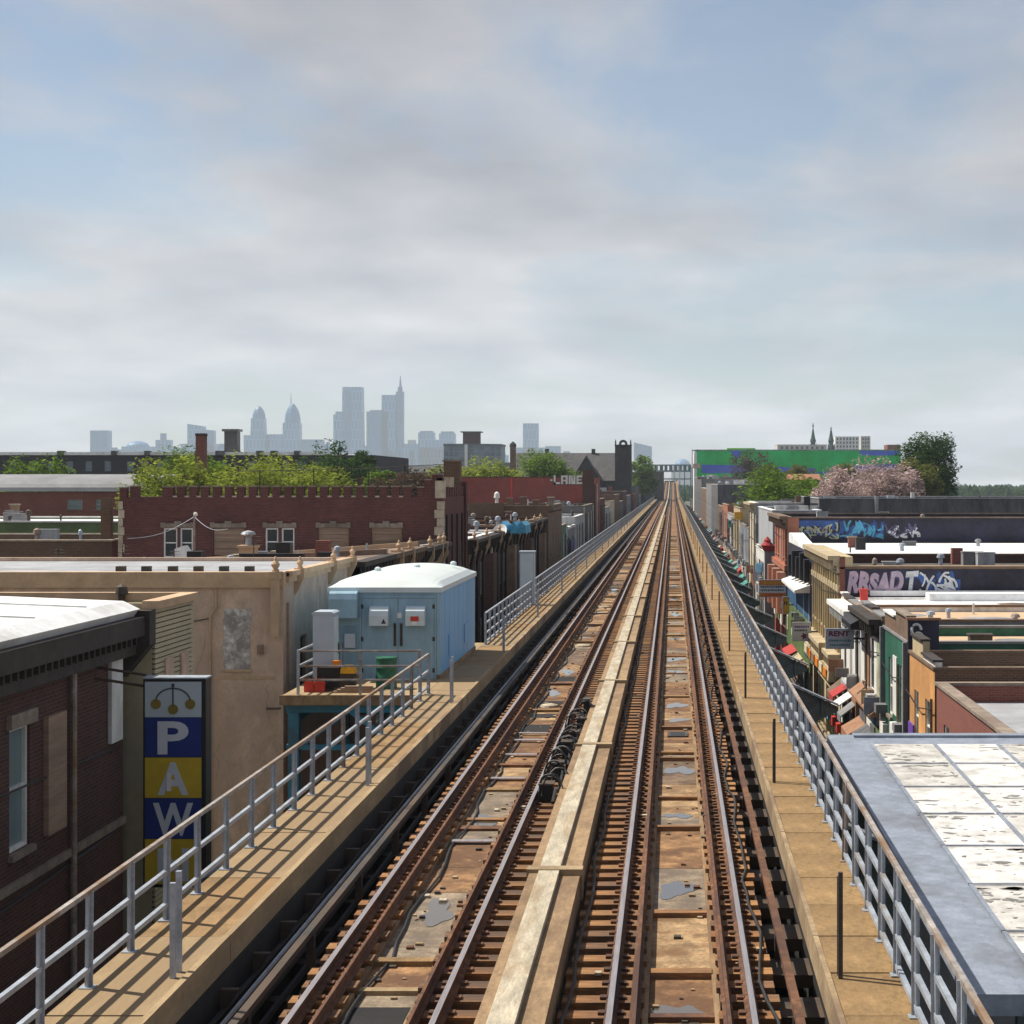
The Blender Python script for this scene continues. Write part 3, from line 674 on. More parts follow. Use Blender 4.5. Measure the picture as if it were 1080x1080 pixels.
# doors
x0, z1 = hq(352, 218); x1, z0 = hq(684, 588); xm, _ = hq(519, 0)
MB().box(x0-.06, x0, HY0-.05, HY0-.012, z0, z1+.06).box(x1, x1+.05, HY0-.05, HY0-.012, z0, z1+.06).box(x0, x1, HY0-.05, HY0-.012, z1, z1+.06).build('door_frame', 'house_front', hs)
for a, b in ((x0+.015, xm-.012), (xm+.012, x1-.015)):
    d = MB().box(a, b, HY0-.04, HY0-.012, z0, z1-.015).build('door', 'house_front', hs)
    c = (a+b)/2
    h = MB(); prof = [(HY0-.04, 0), (HY0-.32, 0), (HY0-.32, .28), (HY0-.28, .42), (HY0-.18, .52), (HY0-.04, .55)]
    zb = hq(0, 342)[1]
    h.prism([(q, zb+t) for q, t in prof], 'x', c-.27, c+.27); h.build('vent_hood', 'hood', d)
    s = 1 if a > xm-.1 else -1
    MB().box(xm+s*.09-.035, xm+s*.09+.035, HY0-.075, HY0-.04, z0+.95, z0+1.6).build('handle', 'dark_steel', d)
cR = (xm+x1)/2; zb = hq(0, 342)[1]
MB().box(cR-.13, cR+.11, HY0-.3245, HY0-.3205, zb+.13, zb+.27).build('notice', 'red_paint', hs)
MB().box(cR-.1, cR+.08, HY0-.3245, HY0-.3205, zb+.03, zb+.12).build('notice', 'white_paint', hs)
MB().prism([(c, z) for c, z in (((x0+xm)/2+.08, zb+.06), ((x0+xm)/2+.22, zb+.06), ((x0+xm)/2+.15, zb+.2))], 'y', HY0-.3245, HY0-.3205).build('warning_triangle', 'ink_dark', hs)
MB().box(xm-.02, xm+.1, HY0-.045, HY0-.0405, z0+1.75, z0+1.9).build('notice', 'white_paint', hs)
a, zt1 = hq(214, 186); b, zb1 = hq(340, 306)
MB().prism([(HY0-.012, zb1), (HY0-.42, zb1), (HY0-.42, zt1-.22), (HY0-.36, zt1-.06), (HY0-.25, zt1), (HY0-.012, zt1)], 'x', a, b).build('air_conditioner_hood', 'house_front', hs)
# fittings: hinges, rivets, conduit, louvres, grime gutters
for zz in (z0+.25, z0+1.15, z1-.25):
    for xx in (x0+.02, x1-.02): MB().box(xx-.035, xx+.035, HY0-.055, HY0-.04, zz-.06, zz+.06).build('hinge', 'dark_steel', hs)
MB().tube([(HX0+.2, HY0-.05, HZ0+.1), (HX0+.2, HY0-.05, zb1-.02)], .03, 6).build('conduit', 'galv_rust', hs)
MB().tube([(HX0+.34, HY0-.05, HZ0+.1), (HX0+.34, HY0-.05, HZ0+1.0), (HX0+.6, HY0-.05, HZ0+1.05)], .025, 6).build('conduit', 'galv', hs)
MB().box(HX0+.45, HX0+.75, HY0-.12, HY0-.012, HZ0+.9, HZ0+1.3).build('junction_box', 'cabinet', hs)
for k in range(7): MB().prism([(HY0-.012, zb1-.25-.05*k), (HY0-.035, zb1-.275-.05*k), (HY0-.012, zb1-.28-.05*k)], 'x', a+.1, b-.05).build('louvre', 'house_front', hs)
for k in range(2): MB().prism([(HY0+2+k*4, HZ0+.5), (HY0+3+k*4, HZ0+.5), (HY0+3+k*4, HZ0+1.1), (HY0+2+k*4, HZ0+1.1)], 'x', HX1, HX1+.03).build('wall_vent', 'house_blue', hs)
MB().tube([(HX1+.03, HY0+.15, HZ1-.1), (HX1+.03, HY1-.1, HZ1-.1)], .025, 6).build('drip_rail', 'hood', hs)
for k in range(3): MB().lathe(HX0+.9+k*.9, HY0+3+k*2, [(.1, rz(.4, .5)-.02), (.1, rz(.4, .5)+.06), (.03, rz(.4, .5)+.1)], 10).build('roof_vent', 'hood', ro)
# cabinet, barrel and workmen's things on the platform
cb = thing('relay_cabinet', 'tall pale blue-grey equipment cabinet standing beside the signal house', 'cabinet', (-9.5, 49.5, 7.8))
MB().box(-9.83, -9.28, 49.2, 50.0, 7.86, 9.82).build('body', 'cabinet', cb)
MB().prism([(-9.86, 9.82), (-9.25, 9.82), (-9.25, 9.86), (-9.32, 9.9), (-9.8, 9.9), (-9.86, 9.86)], 'y', 49.17, 50.03).build('lid', 'cabinet', cb)
MB().box(-9.86, -9.25, 49.17, 50.03, 7.79, 7.86).build('base', 'dark_steel', cb)
MB().box(-9.28, -9.265, 49.25, 49.95, 7.95, 9.75).build('door', 'hood', cb)
MB().box(-9.265, -9.235, 49.85, 49.9, 8.7, 9.0).build('handle', 'dark_steel', cb)
ba = thing('steel_drum', 'dark green steel drum in front of the signal house doors', 'drum', (-7.85, 49.4, 7.8))
MB().lathe(-7.85, 49.4, [(.29, 7.795), (.30, 7.81), (.29, 7.84), (.29, 8.07), (.305, 8.09), (.29, 8.11), (.29, 8.34), (.305, 8.36), (.29, 8.38), (.29, 8.6), (.305, 8.64), (.27, 8.64)], 20).build('body', 'barrel_green', ba, True)
MB().lathe(-7.85, 49.4, [(.27, 8.62), (.26, 8.63), (.02, 8.635)], 20).build('lid', 'galv_rust', ba)
for i, (x, lab) in enumerate(((-9.78, 'left of two red fuel cans on the signal platform'), (-9.5, 'right of two red fuel cans on the signal platform'))):
    c = thing('fuel_can', lab, 'fuel can', (x, 48.5, 7.8), 'red fuel cans')
    MB().prism([(x-.13, 7.795), (x+.13, 7.795), (x+.13, 8.02), (x+.06, 8.09), (x-.1, 8.09), (x-.13, 8.04)], 'y', 48.4, 48.62).build('body', 'red_paint', c)
    MB().tube([(x+.08, 48.5, 8.08), (x+.12, 48.47, 8.16)], .03, 8).build('spout', 'black_rubber', c)
    MB().box(x-.09, x+.03, 48.49, 48.53, 8.12, 8.14).box(x-.09, x-.07, 48.49, 48.53, 8.08, 8.13).box(x+.01, x+.03, 48.49, 48.53, 8.08, 8.13).build('handle', 'red_paint', c)
g = thing('generator', 'black generator with yellow and orange covers behind the fuel cans', 'generator', (-9.2, 49.0, 7.8))
MB().box(-9.62, -9.02, 48.72, 49.1, 7.88, 8.42).build('frame', 'black_rubber', g)
MB().box(-9.02, -8.62, 48.74, 49.08, 7.9, 8.26).build('engine', 'dark_steel', g)
MB().prism([(-9.24, 8.42), (-9.02, 8.42), (-9.04, 8.6), (-9.2, 8.6)], 'y', 48.75, 49.05).build('fuel_tank', 'sign_orange', g)
MB().prism([(-9.0, 8.26), (-8.58, 8.26), (-8.62, 8.4), (-8.72, 8.47), (-8.92, 8.47), (-8.98, 8.4)], 'y', 48.72, 49.1).build('cover', 'yellow_paint', g)
for x in (-9.5, -8.7):
    wh = MB().lathe(0, 0, [(.01, -.03), (.1, -.03), (.1, .03), (.01, .03)], 12).build('wheel', 'black_rubber', g); wh.location = (x+9.2, -.29, .1); wh.rotation_euler = (pi/2, 0, 0)
tl = thing('plank_stack', 'low stack of tan planks lying on the signal platform', 'planks', (-8.6, 48.4, 7.8))
for i in range(4): MB().box(-9.1+.1*i, -8.05, 48.25+.01*i, 48.42, 7.795+.045*i, 7.835+.045*i).build('plank', 'tan_board', tl)
# small pale control cabinet further along the left walkway
def cabinet(label, px0, px1, py0, Y, pybase=None):
    x0, x1, z1 = PX(px0, Y), PX(px1, Y), PZ(py0, Y)
    c = thing('control_cabinet', label, 'cabinet', ((x0+x1)/2, Y, 7.5))
    MB().box(x0, x1, Y, Y+.7, 7.62, z1).build('body', 'cabinet', c)
    MB().box(x0-.03, x1+.03, Y-.03, Y+.73, z1, z1+.05).build('lid', 'cabinet', c)
    MB().box(x0+.04, x1-.04, Y-.014, Y, 7.75, z1-.08).build('door', 'hood', c)
    MB().box(x1-.14, x1-.11, Y-.05, Y-.014, 8.4, 8.65).build('handle', 'dark_steel', c)
    MB().box(x0-.2, x1+.25, Y-.25, Y+.9, 7.5, 7.62).build('base', 'walk_left', c)
    for x in (x0, x1): MB().box(x-.04, x+.04, Y+.2, Y+.3, 0, 7.5).build('leg', 'viaduct_green', c)
cabinet('tall pale blue control cabinet behind the left railing beyond the signal house', 548, 563.5, 582.5, 83)

# station canopy roof, lower right
cn = thing('station_canopy', 'low station canopy roof with flaking white panels and grey edging, lower right', 'canopy', (6, 30, 0))
def cz(Y): return 8.2 - (37.1-Y)*0.012
X0, X1, Y0, Y1 = 3.5, 7.6, 19.0, 37.1
MB().prism([(Y0, cz(Y0)-.16), (Y1, cz(Y1)-.16), (Y1, cz(Y1)), (Y0, cz(Y0))], 'x', X0+.2, X1-.2).build('roof_slab', 'sign_slate', cn)
MB().prism([(Y0, cz(Y0)-.2), (Y1, cz(Y1)-.2), (Y1, cz(Y1)+.03), (Y0, cz(Y0)+.03)], 'x', X0-.32, X0+.2).build('edge_flashing', 'sign_slate', cn)
MB().box(X0+.2, X1, Y1-.25, Y1+.1, cz(Y1)-.2, cz(Y1)+.05).build('edge_flashing', 'sign_slate', cn)
for k in range(3):
    xa = X0+.45+k*1.25
    for j in range(7):
        ya = Y0+.1+j*2.4
        p = MB().prism([(ya, cz(ya)+.004), (ya+2.36, cz(ya+2.36)+.004), (ya+2.36, cz(ya+2.36)+.03), (ya, cz(ya)+.03)], 'x', xa, xa+1.22)
        po = p.build('roof_panel', random.choice(['translucent_panel', 'translucent_panel', 'translucent_panel_b']), cn); nf = random.choice([4, 12, 25, 45, 70]); fcx, fcy = random.uniform(xa+.2, xa+1), random.uniform(ya+.3, ya+2)
        MB().prism([(ya, cz(ya)+.031), (ya+2.36, cz(ya+2.36)+.031), (ya+2.36, cz(ya+2.36)+.06), (ya, cz(ya)+.06)], 'x', xa-.03, xa+.03).build('glazing_bar', 'sign_slate', cn)
        for yb in (ya+.03,): MB().box(xa+.04, xa+1.18, yb, yb+.05, cz(ya)+.031, cz(ya)+.045).build('seam', 'sign_slate', cn)
        fl = MB()
        for q in range(nf):
            cx = min(max(random.gauss(fcx, .4), xa+.08), xa+1.1); cy = min(max(random.gauss(fcy, .8), ya+.1), ya+2.2); r = .01+.06*random.random()**2.5
            blob(fl, cx, cy, r*random.uniform(.7, 2.6), r*random.uniform(.6, 1.6), cz(cy)+.0335, 9, .6)
        fo = fl.build('peeled_spots', 'flake', po); fo['kind'] = 'stuff'
for x in (X0+.3, X1-.3):
    for y in (Y0+.5, Y1-.6): MB().box(x-.08, x+.08, y-.08, y+.08, 0, cz(y)-.17).build('column', 'viaduct_green', cn)
MB().box(X0+.4, X1-.4, Y1-.9, Y1-.7, 0, cz(Y1)-.18).build('end_wall', 'grey_mid', cn)
# ------------------------------------------------------------------ building helpers
def TF(face, c):
    return {'S': lambda u, d, z: (u, c-d, z), 'N': lambda u, d, z: (u, c+d, z),
            'E': lambda u, d, z: (c+d, u, z), 'W': lambda u, d, z: (c-d, u, z)}[face]
def tbox(mb, T, u0, u1, d0, d1, z0, z1, m=0):
    a, b = T(u0, d0, z0), T(u1, d1, z1)
    return mb.box(a[0], b[0], a[1], b[1], a[2], b[2], m)
def wall(mb, T, u0, u1, z0, z1, ops, rev=0.16):
    """a wall face with real openings and reveals"""
    us = sorted({u0, u1} | {o[0] for o in ops} | {o[1] for o in ops}); zs = sorted({z0, z1} | {o[2] for o in ops} | {o[3] for o in ops})
    for a, b in zip(us, us[1:]):
        for c, d in zip(zs, zs[1:]):
            mu, mz = (a+b)/2, (c+d)/2
            if any(o[0] < mu < o[1] and o[2] < mz < o[3] for o in ops): continue
            mb.quad(T(a, 0, c), T(b, 0, c), T(b, 0, d), T(a, 0, d))
    for o in ops:
        a, b, c, d = o[:4]
        mb.quad(T(a, 0, c), T(b, 0, c), T(b, -rev, c), T(a, -rev, c)); mb.quad(T(a, 0, d), T(b, 0, d), T(b, -rev, d), T(a, -rev, d))
        mb.quad(T(a, 0, c), T(a, 0, d), T(a, -rev, d), T(a, -rev, c)); mb.quad(T(b, 0, c), T(b, 0, d), T(b, -rev, d), T(b, -rev, c))
        mb.quad(T(a, -rev, c), T(b, -rev, c), T(b, -rev, d), T(a, -rev, d))
def window(root, T, o, fm='white_paint', gm='glass_dark', sill='lintel', lintel=None, rev=0.16):
    a, b, c, d = o[:4]; kind = o[4] if len(o) > 4 else 'sash'
    if kind == 'boarded':
        n = max(3, int((d-c)/.28)); h = (d-c)/n
        w = tbox(MB(), T, a, b, -rev+.005, -rev+.04, c, d).build('window', 'tan_board', root)
        for i in range(n): tbox(MB(), T, a+.01, b-.01, -rev+.04, -rev+.07+.012*(i % 2), c+i*h+.015, c+(i+1)*h-.01).build('board', 'tan_board', w)
    elif kind == 'shutter':
        w = tbox(MB(), T, a, b, -rev+.005, -rev+.05, c, d).build('shutter', fm, root)
        n = max(3, int((d-c)/.3))
        for i in range(n): tbox(MB(), T, a+.02, b-.02, -rev+.05, -rev+.075, c+(i+.1)*(d-c)/n, c+(i+.85)*(d-c)/n).build('slat', fm, w)
    elif kind == 'door':
        w = tbox(MB(), T, a, b, -rev+.005, -rev+.05, c, d).build('door', fm, root)
        tbox(MB(), T, a+.15, b-.15, -rev+.05, -rev+.06, c+(d-c)*.5, d-.15).build('pane', gm, w)
    else:
        t = min(.07, (b-a)*.12); f = MB()
        tbox(f, T, a, a+t, -rev+.01, -.05, c, d); tbox(f, T, b-t, b, -rev+.01, -.05, c, d)
        tbox(f, T, a+t, b-t, -rev+.01, -.05, c, c+t); tbox(f, T, a+t, b-t, -rev+.01, -.05, d-t, d)
        if kind == 'sash': tbox(f, T, a+t, b-t, -rev+.02, -.06, (c+d)/2-t*.4, (c+d)/2+t*.4)
        if kind == 'shop':
            n = max(2, int((b-a)/1.3))
            for i in range(1, n): u = a+(b-a)*i/n; tbox(f, T, u-.03, u+.03, -rev+.02, -.06, c+t, d-t)
        w = f.build('window', fm, root)
        tbox(MB(), T, a+t, b-t, -rev+.02, -rev+.035, c+t, d-t).build('pane', gm, w)
    if sill: tbox(MB(), T, a-.08, b+.08, .002, .1, c-.12, c-.002).build('sill', sill, w)
    if lintel:
        l = MB(); tbox(l, T, a-.14, b+.14, .002, .07, d+.004, d+.24); tbox(l, T, (a+b)/2-.13, (a+b)/2+.13, .003, .11, d+.002, d+.34)
        l.build('lintel', lintel, w)
CL = random.Random(77)
def clutter(ro, x0, x1, y0, y1, zr, n):
    for k in range(n):
        x, y = CL.uniform(x0+.8, x1-.8), CL.uniform(y0+.8, y1-.8); t = CL.random()
        if t < .34:
            w, d = CL.uniform(.8, 3), CL.uniform(.6, 2.2); x = min(max(x, x0+w/2+.4), x1-w/2-.4); y = min(max(y, y0+d/2+.4), y1-d/2-.4)
            mb = MB(); p = [(x+w/2*cos(a)*CL.uniform(.8, 1.15), y+d/2*sin(a)*CL.uniform(.8, 1.15), zr+.002+.0006*k) for a in [2*pi*i/9 for i in range(9)]]
            mb.v += p; mb.f.append(tuple(range(9))); mb.m.append(0); mb.build('roof_patch', CL.choice(['roof_tar', 'roof_grey', 'roof_silver', 'roof_brown']), ro)
        elif t < .55: vent(ro, x, y, zr, CL.uniform(.06, .13), CL.uniform(.4, .9), CL.choice(['galv', 'dark_steel', 'galv_rust']))
        elif t < .7: MB().tube([(x, y, zr-.02), (x, y, zr+CL.uniform(.3, .8))], .05, 6).build('vent_pipe', CL.choice(['dark_steel', 'galv', 'white_paint']), ro)
        elif t < .82: rtu(ro, x, y, zr, CL.uniform(.7, 1.2), CL.uniform(.6, 1), CL.uniform(.5, .9), CL.choice(['grey_paint', 'grey_mid', 'galv']))
        elif t < .92: MB().box(x-.4, x+.4, y-.3, y+.3, zr-.02, zr+.25).box(x-.45, x+.45, y-.35, y+.35, zr+.25, zr+.3).build('hatch', CL.choice(['galv', 'dark_steel', 'roof_grey']), ro)
        else: chimney(ro, x, y, zr, .5, CL.uniform(.6, 1.1), CL.choice(['brick_red', 'brick_brown']), cap='lintel')
def street_clutter(r, y0, y1, x, s, top):
    """signs, boxes, pipes and units on a shop front at plane x, standing out by s"""
    def bx(ya, yb, d, za, zb, nm, m, d0=.004): MB().box(x+s*d0, x+s*d, ya, yb, za, zb).build(nm, m, r)
    y = y0+.2
    if top < 9:
        yf = y0+.05
        while yf < y1-.6:
            wf = min(CL.uniform(1.8, 3.6), y1-.05-yf); hf = CL.choice([.05, .15, .35, .55, .8] if y0 < 76 else [.03, .06, .12])
            fo = MB().box(x-s*.02, x-s*.24, yf, yf+wf-.04, top-.1, top+.09+hf).build('false_front', CL.choice(['white_paint', 'grey_mid', 'beige_wall', 'brick_brown', 'brick_red', 'grey_paint', 'green_wall', 'cornice_brown', 'cream_wall']), r)
            MB().box(x+s*.06, x-s*.28, yf-.01, yf+wf-.03, top+.09+hf, top+.16+hf).build('front_cap', CL.choice(['cornice_dark', 'lintel', 'white_paint', 'grey_mid']), fo); yf += wf
    while y < y1-.8:
        w = CL.uniform(1.0, 2.8); w = min(w, y1-.1-y)
        bx(y, y+w-.08, CL.uniform(.06, .2), CL.uniform(3.2, 3.5), CL.uniform(3.8, 4.5), 'fascia_sign', CL.choice(['grey_paint', 'sign_slate', 'awning_brown', 'red_painted', 'blue_wall', 'cornice_beige', 'grey_mid', 'cornice_brown', 'green_metal', 'awning_cream', 'grey_dark', 'white_paint']))
        if CL.random() < .5: bx(y+.2, y+.85, .42, 4.7+CL.uniform(-.1, .2), 5.15, 'air_conditioner', CL.choice(['grey_paint', 'white_paint', 'grey_mid']))
        if CL.random() < .4: MB().tube([(x+s*.08, y, .2), (x+s*.08, y, top-.9)], .05, 6).build('downspout', CL.choice(['dark_steel', 'white_paint', 'cornice_brown']), r)
        if CL.random() < .22: bx(y+.1, y+.18, CL.uniform(.4, .75), 4.6, CL.uniform(5.0, 5.5), 'small_sign', CL.choice(['sign_slate', 'grey_paint', 'cornice_beige', 'awning_brown', 'sign_slate', 'grey_mid', 'red_painted']))
        y += w
    MB().tube([(x+s*.12, y0, top-1.2), (x+s*.14, (y0+y1)/2, top-1.5), (x+s*.12, y1, top-1.25)], .02, 5).build('cable', 'black_rubber', r)
def building(name, label, cat, x0, x1, y0, y1, z1, wm, roofm, ops={}, par=0.35, cap=None, capw=0.06, cornice=None, cface=None, group=None, z0=0, win={}, wms={}, wt=0.25):
    r = thing(name, label, cat, ((x0+x1)/2, (y0+y1)/2, 0), group)
    F_ = {'S': (y0, x0, x1), 'N': (y1, x0, x1), 'E': (x1, y0, y1), 'W': (x0, y0, y1)}
    main = MB()
    for f, (c, u0, u1) in F_.items():
        T = TF(f, c); mb = MB() if f in wms else main
        wall(mb, T, u0, u1, z0, z1, ops.get(f, []))
        if f in wms: mb.build('wall', wms[f], r)
    zr = z1-par
    if par > 0:   # inner faces of the parapet
        for f, (c, u0, u1) in F_.items():
            T = TF(f, c); main.quad(T(u0+wt, -wt, zr), T(u1-wt, -wt, zr), T(u1-wt, -wt, z1), T(u0+wt, -wt, z1))
        for a, b, c, d in ((x0, x1, y0, y0+wt), (x0, x1, y1-wt, y1), (x0, x0+wt, y0+wt, y1-wt), (x1-wt, x1, y0+wt, y1-wt)):
            main.quad((a, c, z1), (b, c, z1), (b, d, z1), (a, d, z1))
    main.build('wall', wm, r)
    ro = MB().quad((x0+.02, y0+.02, zr-.003), (x1-.02, y0+.02, zr-.003), (x1-.02, y1-.02, zr-.003), (x0+.02, y1-.02, zr-.003)).build('roof', roofm, r)
    if y0 < 330 and y0 > 60: clutter(ro, x0+.3, x1-.3, y0+.3, y1-.3, zr, int(min(16, 3+(x1-x0)*(y1-y0)/22)))
    if x0 == 8.0 and 43 < y0 < 300: street_clutter(r, y0, y1, x0, -1, z1)
    if x1 == -11.0 and 170 < y0 < 300: street_clutter(r, y0, y1, x1, 1, z1)
    if cap:
        e = capw; q = MB()
        q.box(x0-e, x1+e, y0-e, y0+wt+e, z1+.004, z1+.09); q.box(x0-e, x1+e, y1-wt-e, y1+e, z1+.004, z1+.09)
        q.box(x0-e, x0+wt+e, y0+wt+e+.002, y1-wt-e-.002, z1+.004, z1+.09); q.box(x1-wt-e, x1+e, y0+wt+e+.002, y1-wt-e-.002, z1+.004, z1+.09)
        q.build('coping', cap, r)
    if cornice:
        for f in (cface if isinstance(cface, (list, tuple)) else [cface]):
            c, u0, u1 = F_[f]; T = TF(f, c); q = MB()
            tbox(q, T, u0, u1, .003, .22, z1-.55, z1-.3); tbox(q, T, u0-.02, u1+.02, .003, .42, z1-.3, z1-.08); tbox(q, T, u0, u1, .003, .12, z1-.8, z1-.55)
            k = u0+.2
            while k < u1-.1: tbox(q, T, k-.05, k+.05, .12, .34, z1-.62, z1-.3); k += .55
            q.build('cornice', cornice, r)
    for f, L in ops.items():
        T = TF(f, F_[f][0])
        for o in L: window(r, T, o, **win)
    r['_'] = 0; del r['_']
    return r, ro, zr
def grid_ops(u0, u1, n, zs, w, h, kinds=('sash',), skip=()):
    L = []; k = 0
    for zb in zs:
        for i in range(n):
            u = u0+(u1-u0)*(i+.5)/n
            if (i, zb) not in skip: L.append((u-w/2, u+w/2, zb, zb+h, kinds[k % len(kinds)]))
            k += 1
    return L
def chimney(ro, x, y, z, w, h, m, d=None, cap=None, pots=0, name='chimney'):
    d = d or w
    c = MB().box(x-w/2, x+w/2, y-d/2, y+d/2, z-.1, z+h).build(name, m, ro)
    if cap: MB().box(x-w/2-.06, x+w/2+.06, y-d/2-.06, y+d/2+.06, z+h, z+h+.1).build('chimney_cap', cap, ro)
    for i in range(pots):
        xx = x+(i-(pots-1)/2)*.3
        MB().lathe(xx, y, [(.1, z+h+.1), (.08, z+h+.4), (.1, z+h+.42)], 8).build('chimney_pot', 'roof_terracotta', ro)
def vent(ro, x, y, z, r=.09, h=.5, m='galv'):
    MB().lathe(x, y, [(r, z-.05), (r, z+h*.6), (r*1.9, z+h*.62), (r*1.5, z+h*.9), (r*.3, z+h)], 10).build('roof_vent', m, ro)
def rtu(ro, x, y, z, w=1.2, d=1.0, h=.9, m='grey_paint'):
    a = MB().box(x-w/2, x+w/2, y-d/2, y+d/2, z+.1, z+h)
    a.box(x-w/2-.03, x+w/2+.03, y-d/2-.03, y+d/2+.03, z+h, z+h+.06); a.box(x-w/2, x-w/2+.1, y-d/2, y+d/2, z-.02, z+.1); a.box(x+w/2-.1, x+w/2, y-d/2, y+d/2, z-.02, z+.1)
    for i in range(4): a.box(x-w/2+.1, x+w/2-.1, y-d/2-.02, y-d/2, z+.2+i*.16, z+.28+i*.16)
    a.build('air_conditioner', m, ro)
def text(s, size, extr, at, m, parent, name='lettering', shear=0.0, off=0.0, sx=1.0):
    """flat lettering facing -Y, left-bottom corner at 'at'"""
    cu = bpy.data.curves.new('txt', 'FONT'); cu.body = s; cu.size = size; cu.extrude = extr; cu.shear = shear; cu.offset = off; cu.resolution_u = 4
    ob = bpy.data.objects.new('txt', cu); COL.objects.link(ob)
    dg = bpy.context.evaluated_depsgraph_get(); dg.update()
    me = bpy.data.meshes.new_from_object(ob.evaluated_get(dg))
    bpy.data.objects.remove(ob); bpy.data.curves.remove(cu)
    lo = min(v.co.x for v in me.vertices); lz = min(v.co.y for v in me.vertices)
    for v in me.vertices:
        x, y, z = v.co; v.co = (at[0]+(x-lo)*sx, at[1]-z, at[2]+y-lz)
    me.materials.clear(); me.materials.append(M(m)); me.name = name
    return link(name, me, parent)
def urn(mb, x, y, z, s=1.0):
    mb.lathe(x, y, [(.14*s, z), (.14*s, z+.08*s), (.08*s, z+.1*s), (.15*s, z+.2*s), (.17*s, z+.28*s), (.1*s, z+.38*s), (.05*s, z+.42*s), (.07*s, z+.47*s), (.03*s, z+.56*s), (.005, z+.58*s)], 10)

# ------------------------------------------------------------------ left side of the street, near to far (fronts at X = -11)
LX = -11.0
# dark brick corner shop with white roof
r, ro, zr = building('brick_shop', 'dark brick building with a bright white roof at the left edge', 'building', -26, -11.6, 17, 38, 10.55, 'brick_dark', 'roof_white',
    {'E': [(31.5, 32.5, 6.9, 9.1), (27.5, 28.5, 6.9, 9.1), (22.5, 23.5, 6.9, 9.1), (20, 26, .5, 3.2, 'shop'), (29, 36, .5, 3.2, 'shop')]}, par=0.0, win=dict(gm='glass_pale'))
MB().prism([(-26.1, 10.6), (-11.35, 10.6), (-11.25, 10.75), (-11.6, 10.92), (-26.1, 11.5)], 'y', 16.9, 38.05).build('white_roof', 'roof_white', r)
for k in range(7): MB().prism([(-26, 11.503), (-11.7, 10.935), (-11.7, 10.95), (-26, 11.52)], 'y', 18.5+k*2.9, 18.58+k*2.9).build('roof_seam', 'grey_paint', r)
MB().prism([(-15, 11.07), (-13.2, 10.998), (-13.2, 11.006), (-15, 11.078)], 'y', 33, 35).build('roof_patch', 'roof_grey', r)
q = MB().box(-11.6, -11.12, 16.9, 38.3, 10.2, 10.6); q.box(-11.6, -11.3, 16.9, 38.15, 9.8, 10.2)
for i in range(62): q.box(-11.3, -11.2, 17.2+i*.34, 17.28+i*.34, 10.02, 10.2)
q.prism([(-11.6, 9.3), (-11.02, 10.0), (-11.02, 10.72), (-11.6, 10.72)], 'y', 37.95, 38.4)
q.build('cornice', 'cornice_dark', r)
MB().box(-11.598, -11.52, 37.0, 37.75, 8.05, 9.75).build('white_blind', 'white_paint', r)
# sills, lintels, pipes and cables on its street wall
for y in (22.5, 27.5, 31.5):
    MB().box(-11.598, -11.5, y-.15, y+1.15, 9.1, 9.35).build('lintel', 'lintel', r)
MB().tube([(-11.5, 34.6, .5), (-11.5, 34.6, 9.8)], .06, 8).build('downspout', 'galv_rust', r)
MB().tube([(-11.56, 17.5, 8.2), (-11.54, 24, 7.95), (-11.54, 30, 8.05), (-11.56, 37.8, 7.9)], .02, 5).build('cable', 'black_rubber', r)
MB().tube([(-11.56, 17.5, 6.1), (-11.54, 26, 5.9), (-11.56, 37.8, 6.2)], .025, 5).build('cable', 'black_rubber', r)
MB().box(-11.6, -11.52, 17, 38, 6.25, 6.4).build('string_course', 'lintel', r); MB().box(-11.6, -11.4, 25.2, 25.8, 6.6, 7.3).build('meter_box', 'galv_rust', r)
MB().box(-11.598, -11.5, 33.2, 34.2, 6.9, 9.1).build('boarded_window', 'tan_board', r)
# siding house
r, ro, zr = building('siding_house', 'narrow house with beige horizontal siding behind the pawn sign', 'house', -24, -11.1, 38.4, 41.5, 10.85, 'siding', 'roof_tar', par=.5, wms={'E': 'cornice_dark'}, wt=.18)
for i in range(66):
    z = 3.6+i*.108
    MB().prism([(-11.1, z+.028), (-11.03, z+.02), (-11.045, z+.1), (-11.1, z+.1)], 'y', 38.42, 41.5).build('siding_board', 'siding', r)
for y0 in (39.1, 40.35):
    MB().box(-11.1, -11.0, y0, y0+.62, 7.2, 9.6).build('boarded_window', 'stucco', r)
q = MB().box(-11.3, -10.94, 38.35, 41.55, 10.73, 10.9); q.box(-24, -11.3, 41.3, 41.55, 10.73, 10.9); q.build('coping', 'stucco_trim', r)
vent(ro, -12.6, 41.2, 10.5, .08, .6, 'dark_steel')
# pawn sign, hung from the brick shop
SY = 36.0
sx0, sx1 = PX(151, SY), PX(217, SY); fx0, fx1 = PX(153, SY), PX(212.5, SY)
sg = thing('pawn_sign', 'tall hanging pawn shop sign with three gold balls and stacked letters', 'sign', ((sx0+sx1)/2, SY, 0))
zt_, zb_ = PZ(716, SY), PZ(936, SY)
MB().box(sx0, sx1, SY, SY+.42, zb_, zt_).build('case', 'sign_black', sg)
MB().box(sx0-.01, sx1+.01, SY-.03, SY+.44, zt_, zt_+.03).build('top_trim', 'galv', sg)
edges = [719, 757, 799, 842, 885, 933]; pm = ['sign_grey', 'sign_blue', 'sign_yellow', 'sign_blue', 'sign_yellow']
for i in range(5): MB().box(fx0, fx1, SY-.012, SY, PZ(edges[i+1], SY)+.012, PZ(edges[i], SY)).build('sign_panel', pm[i], sg)
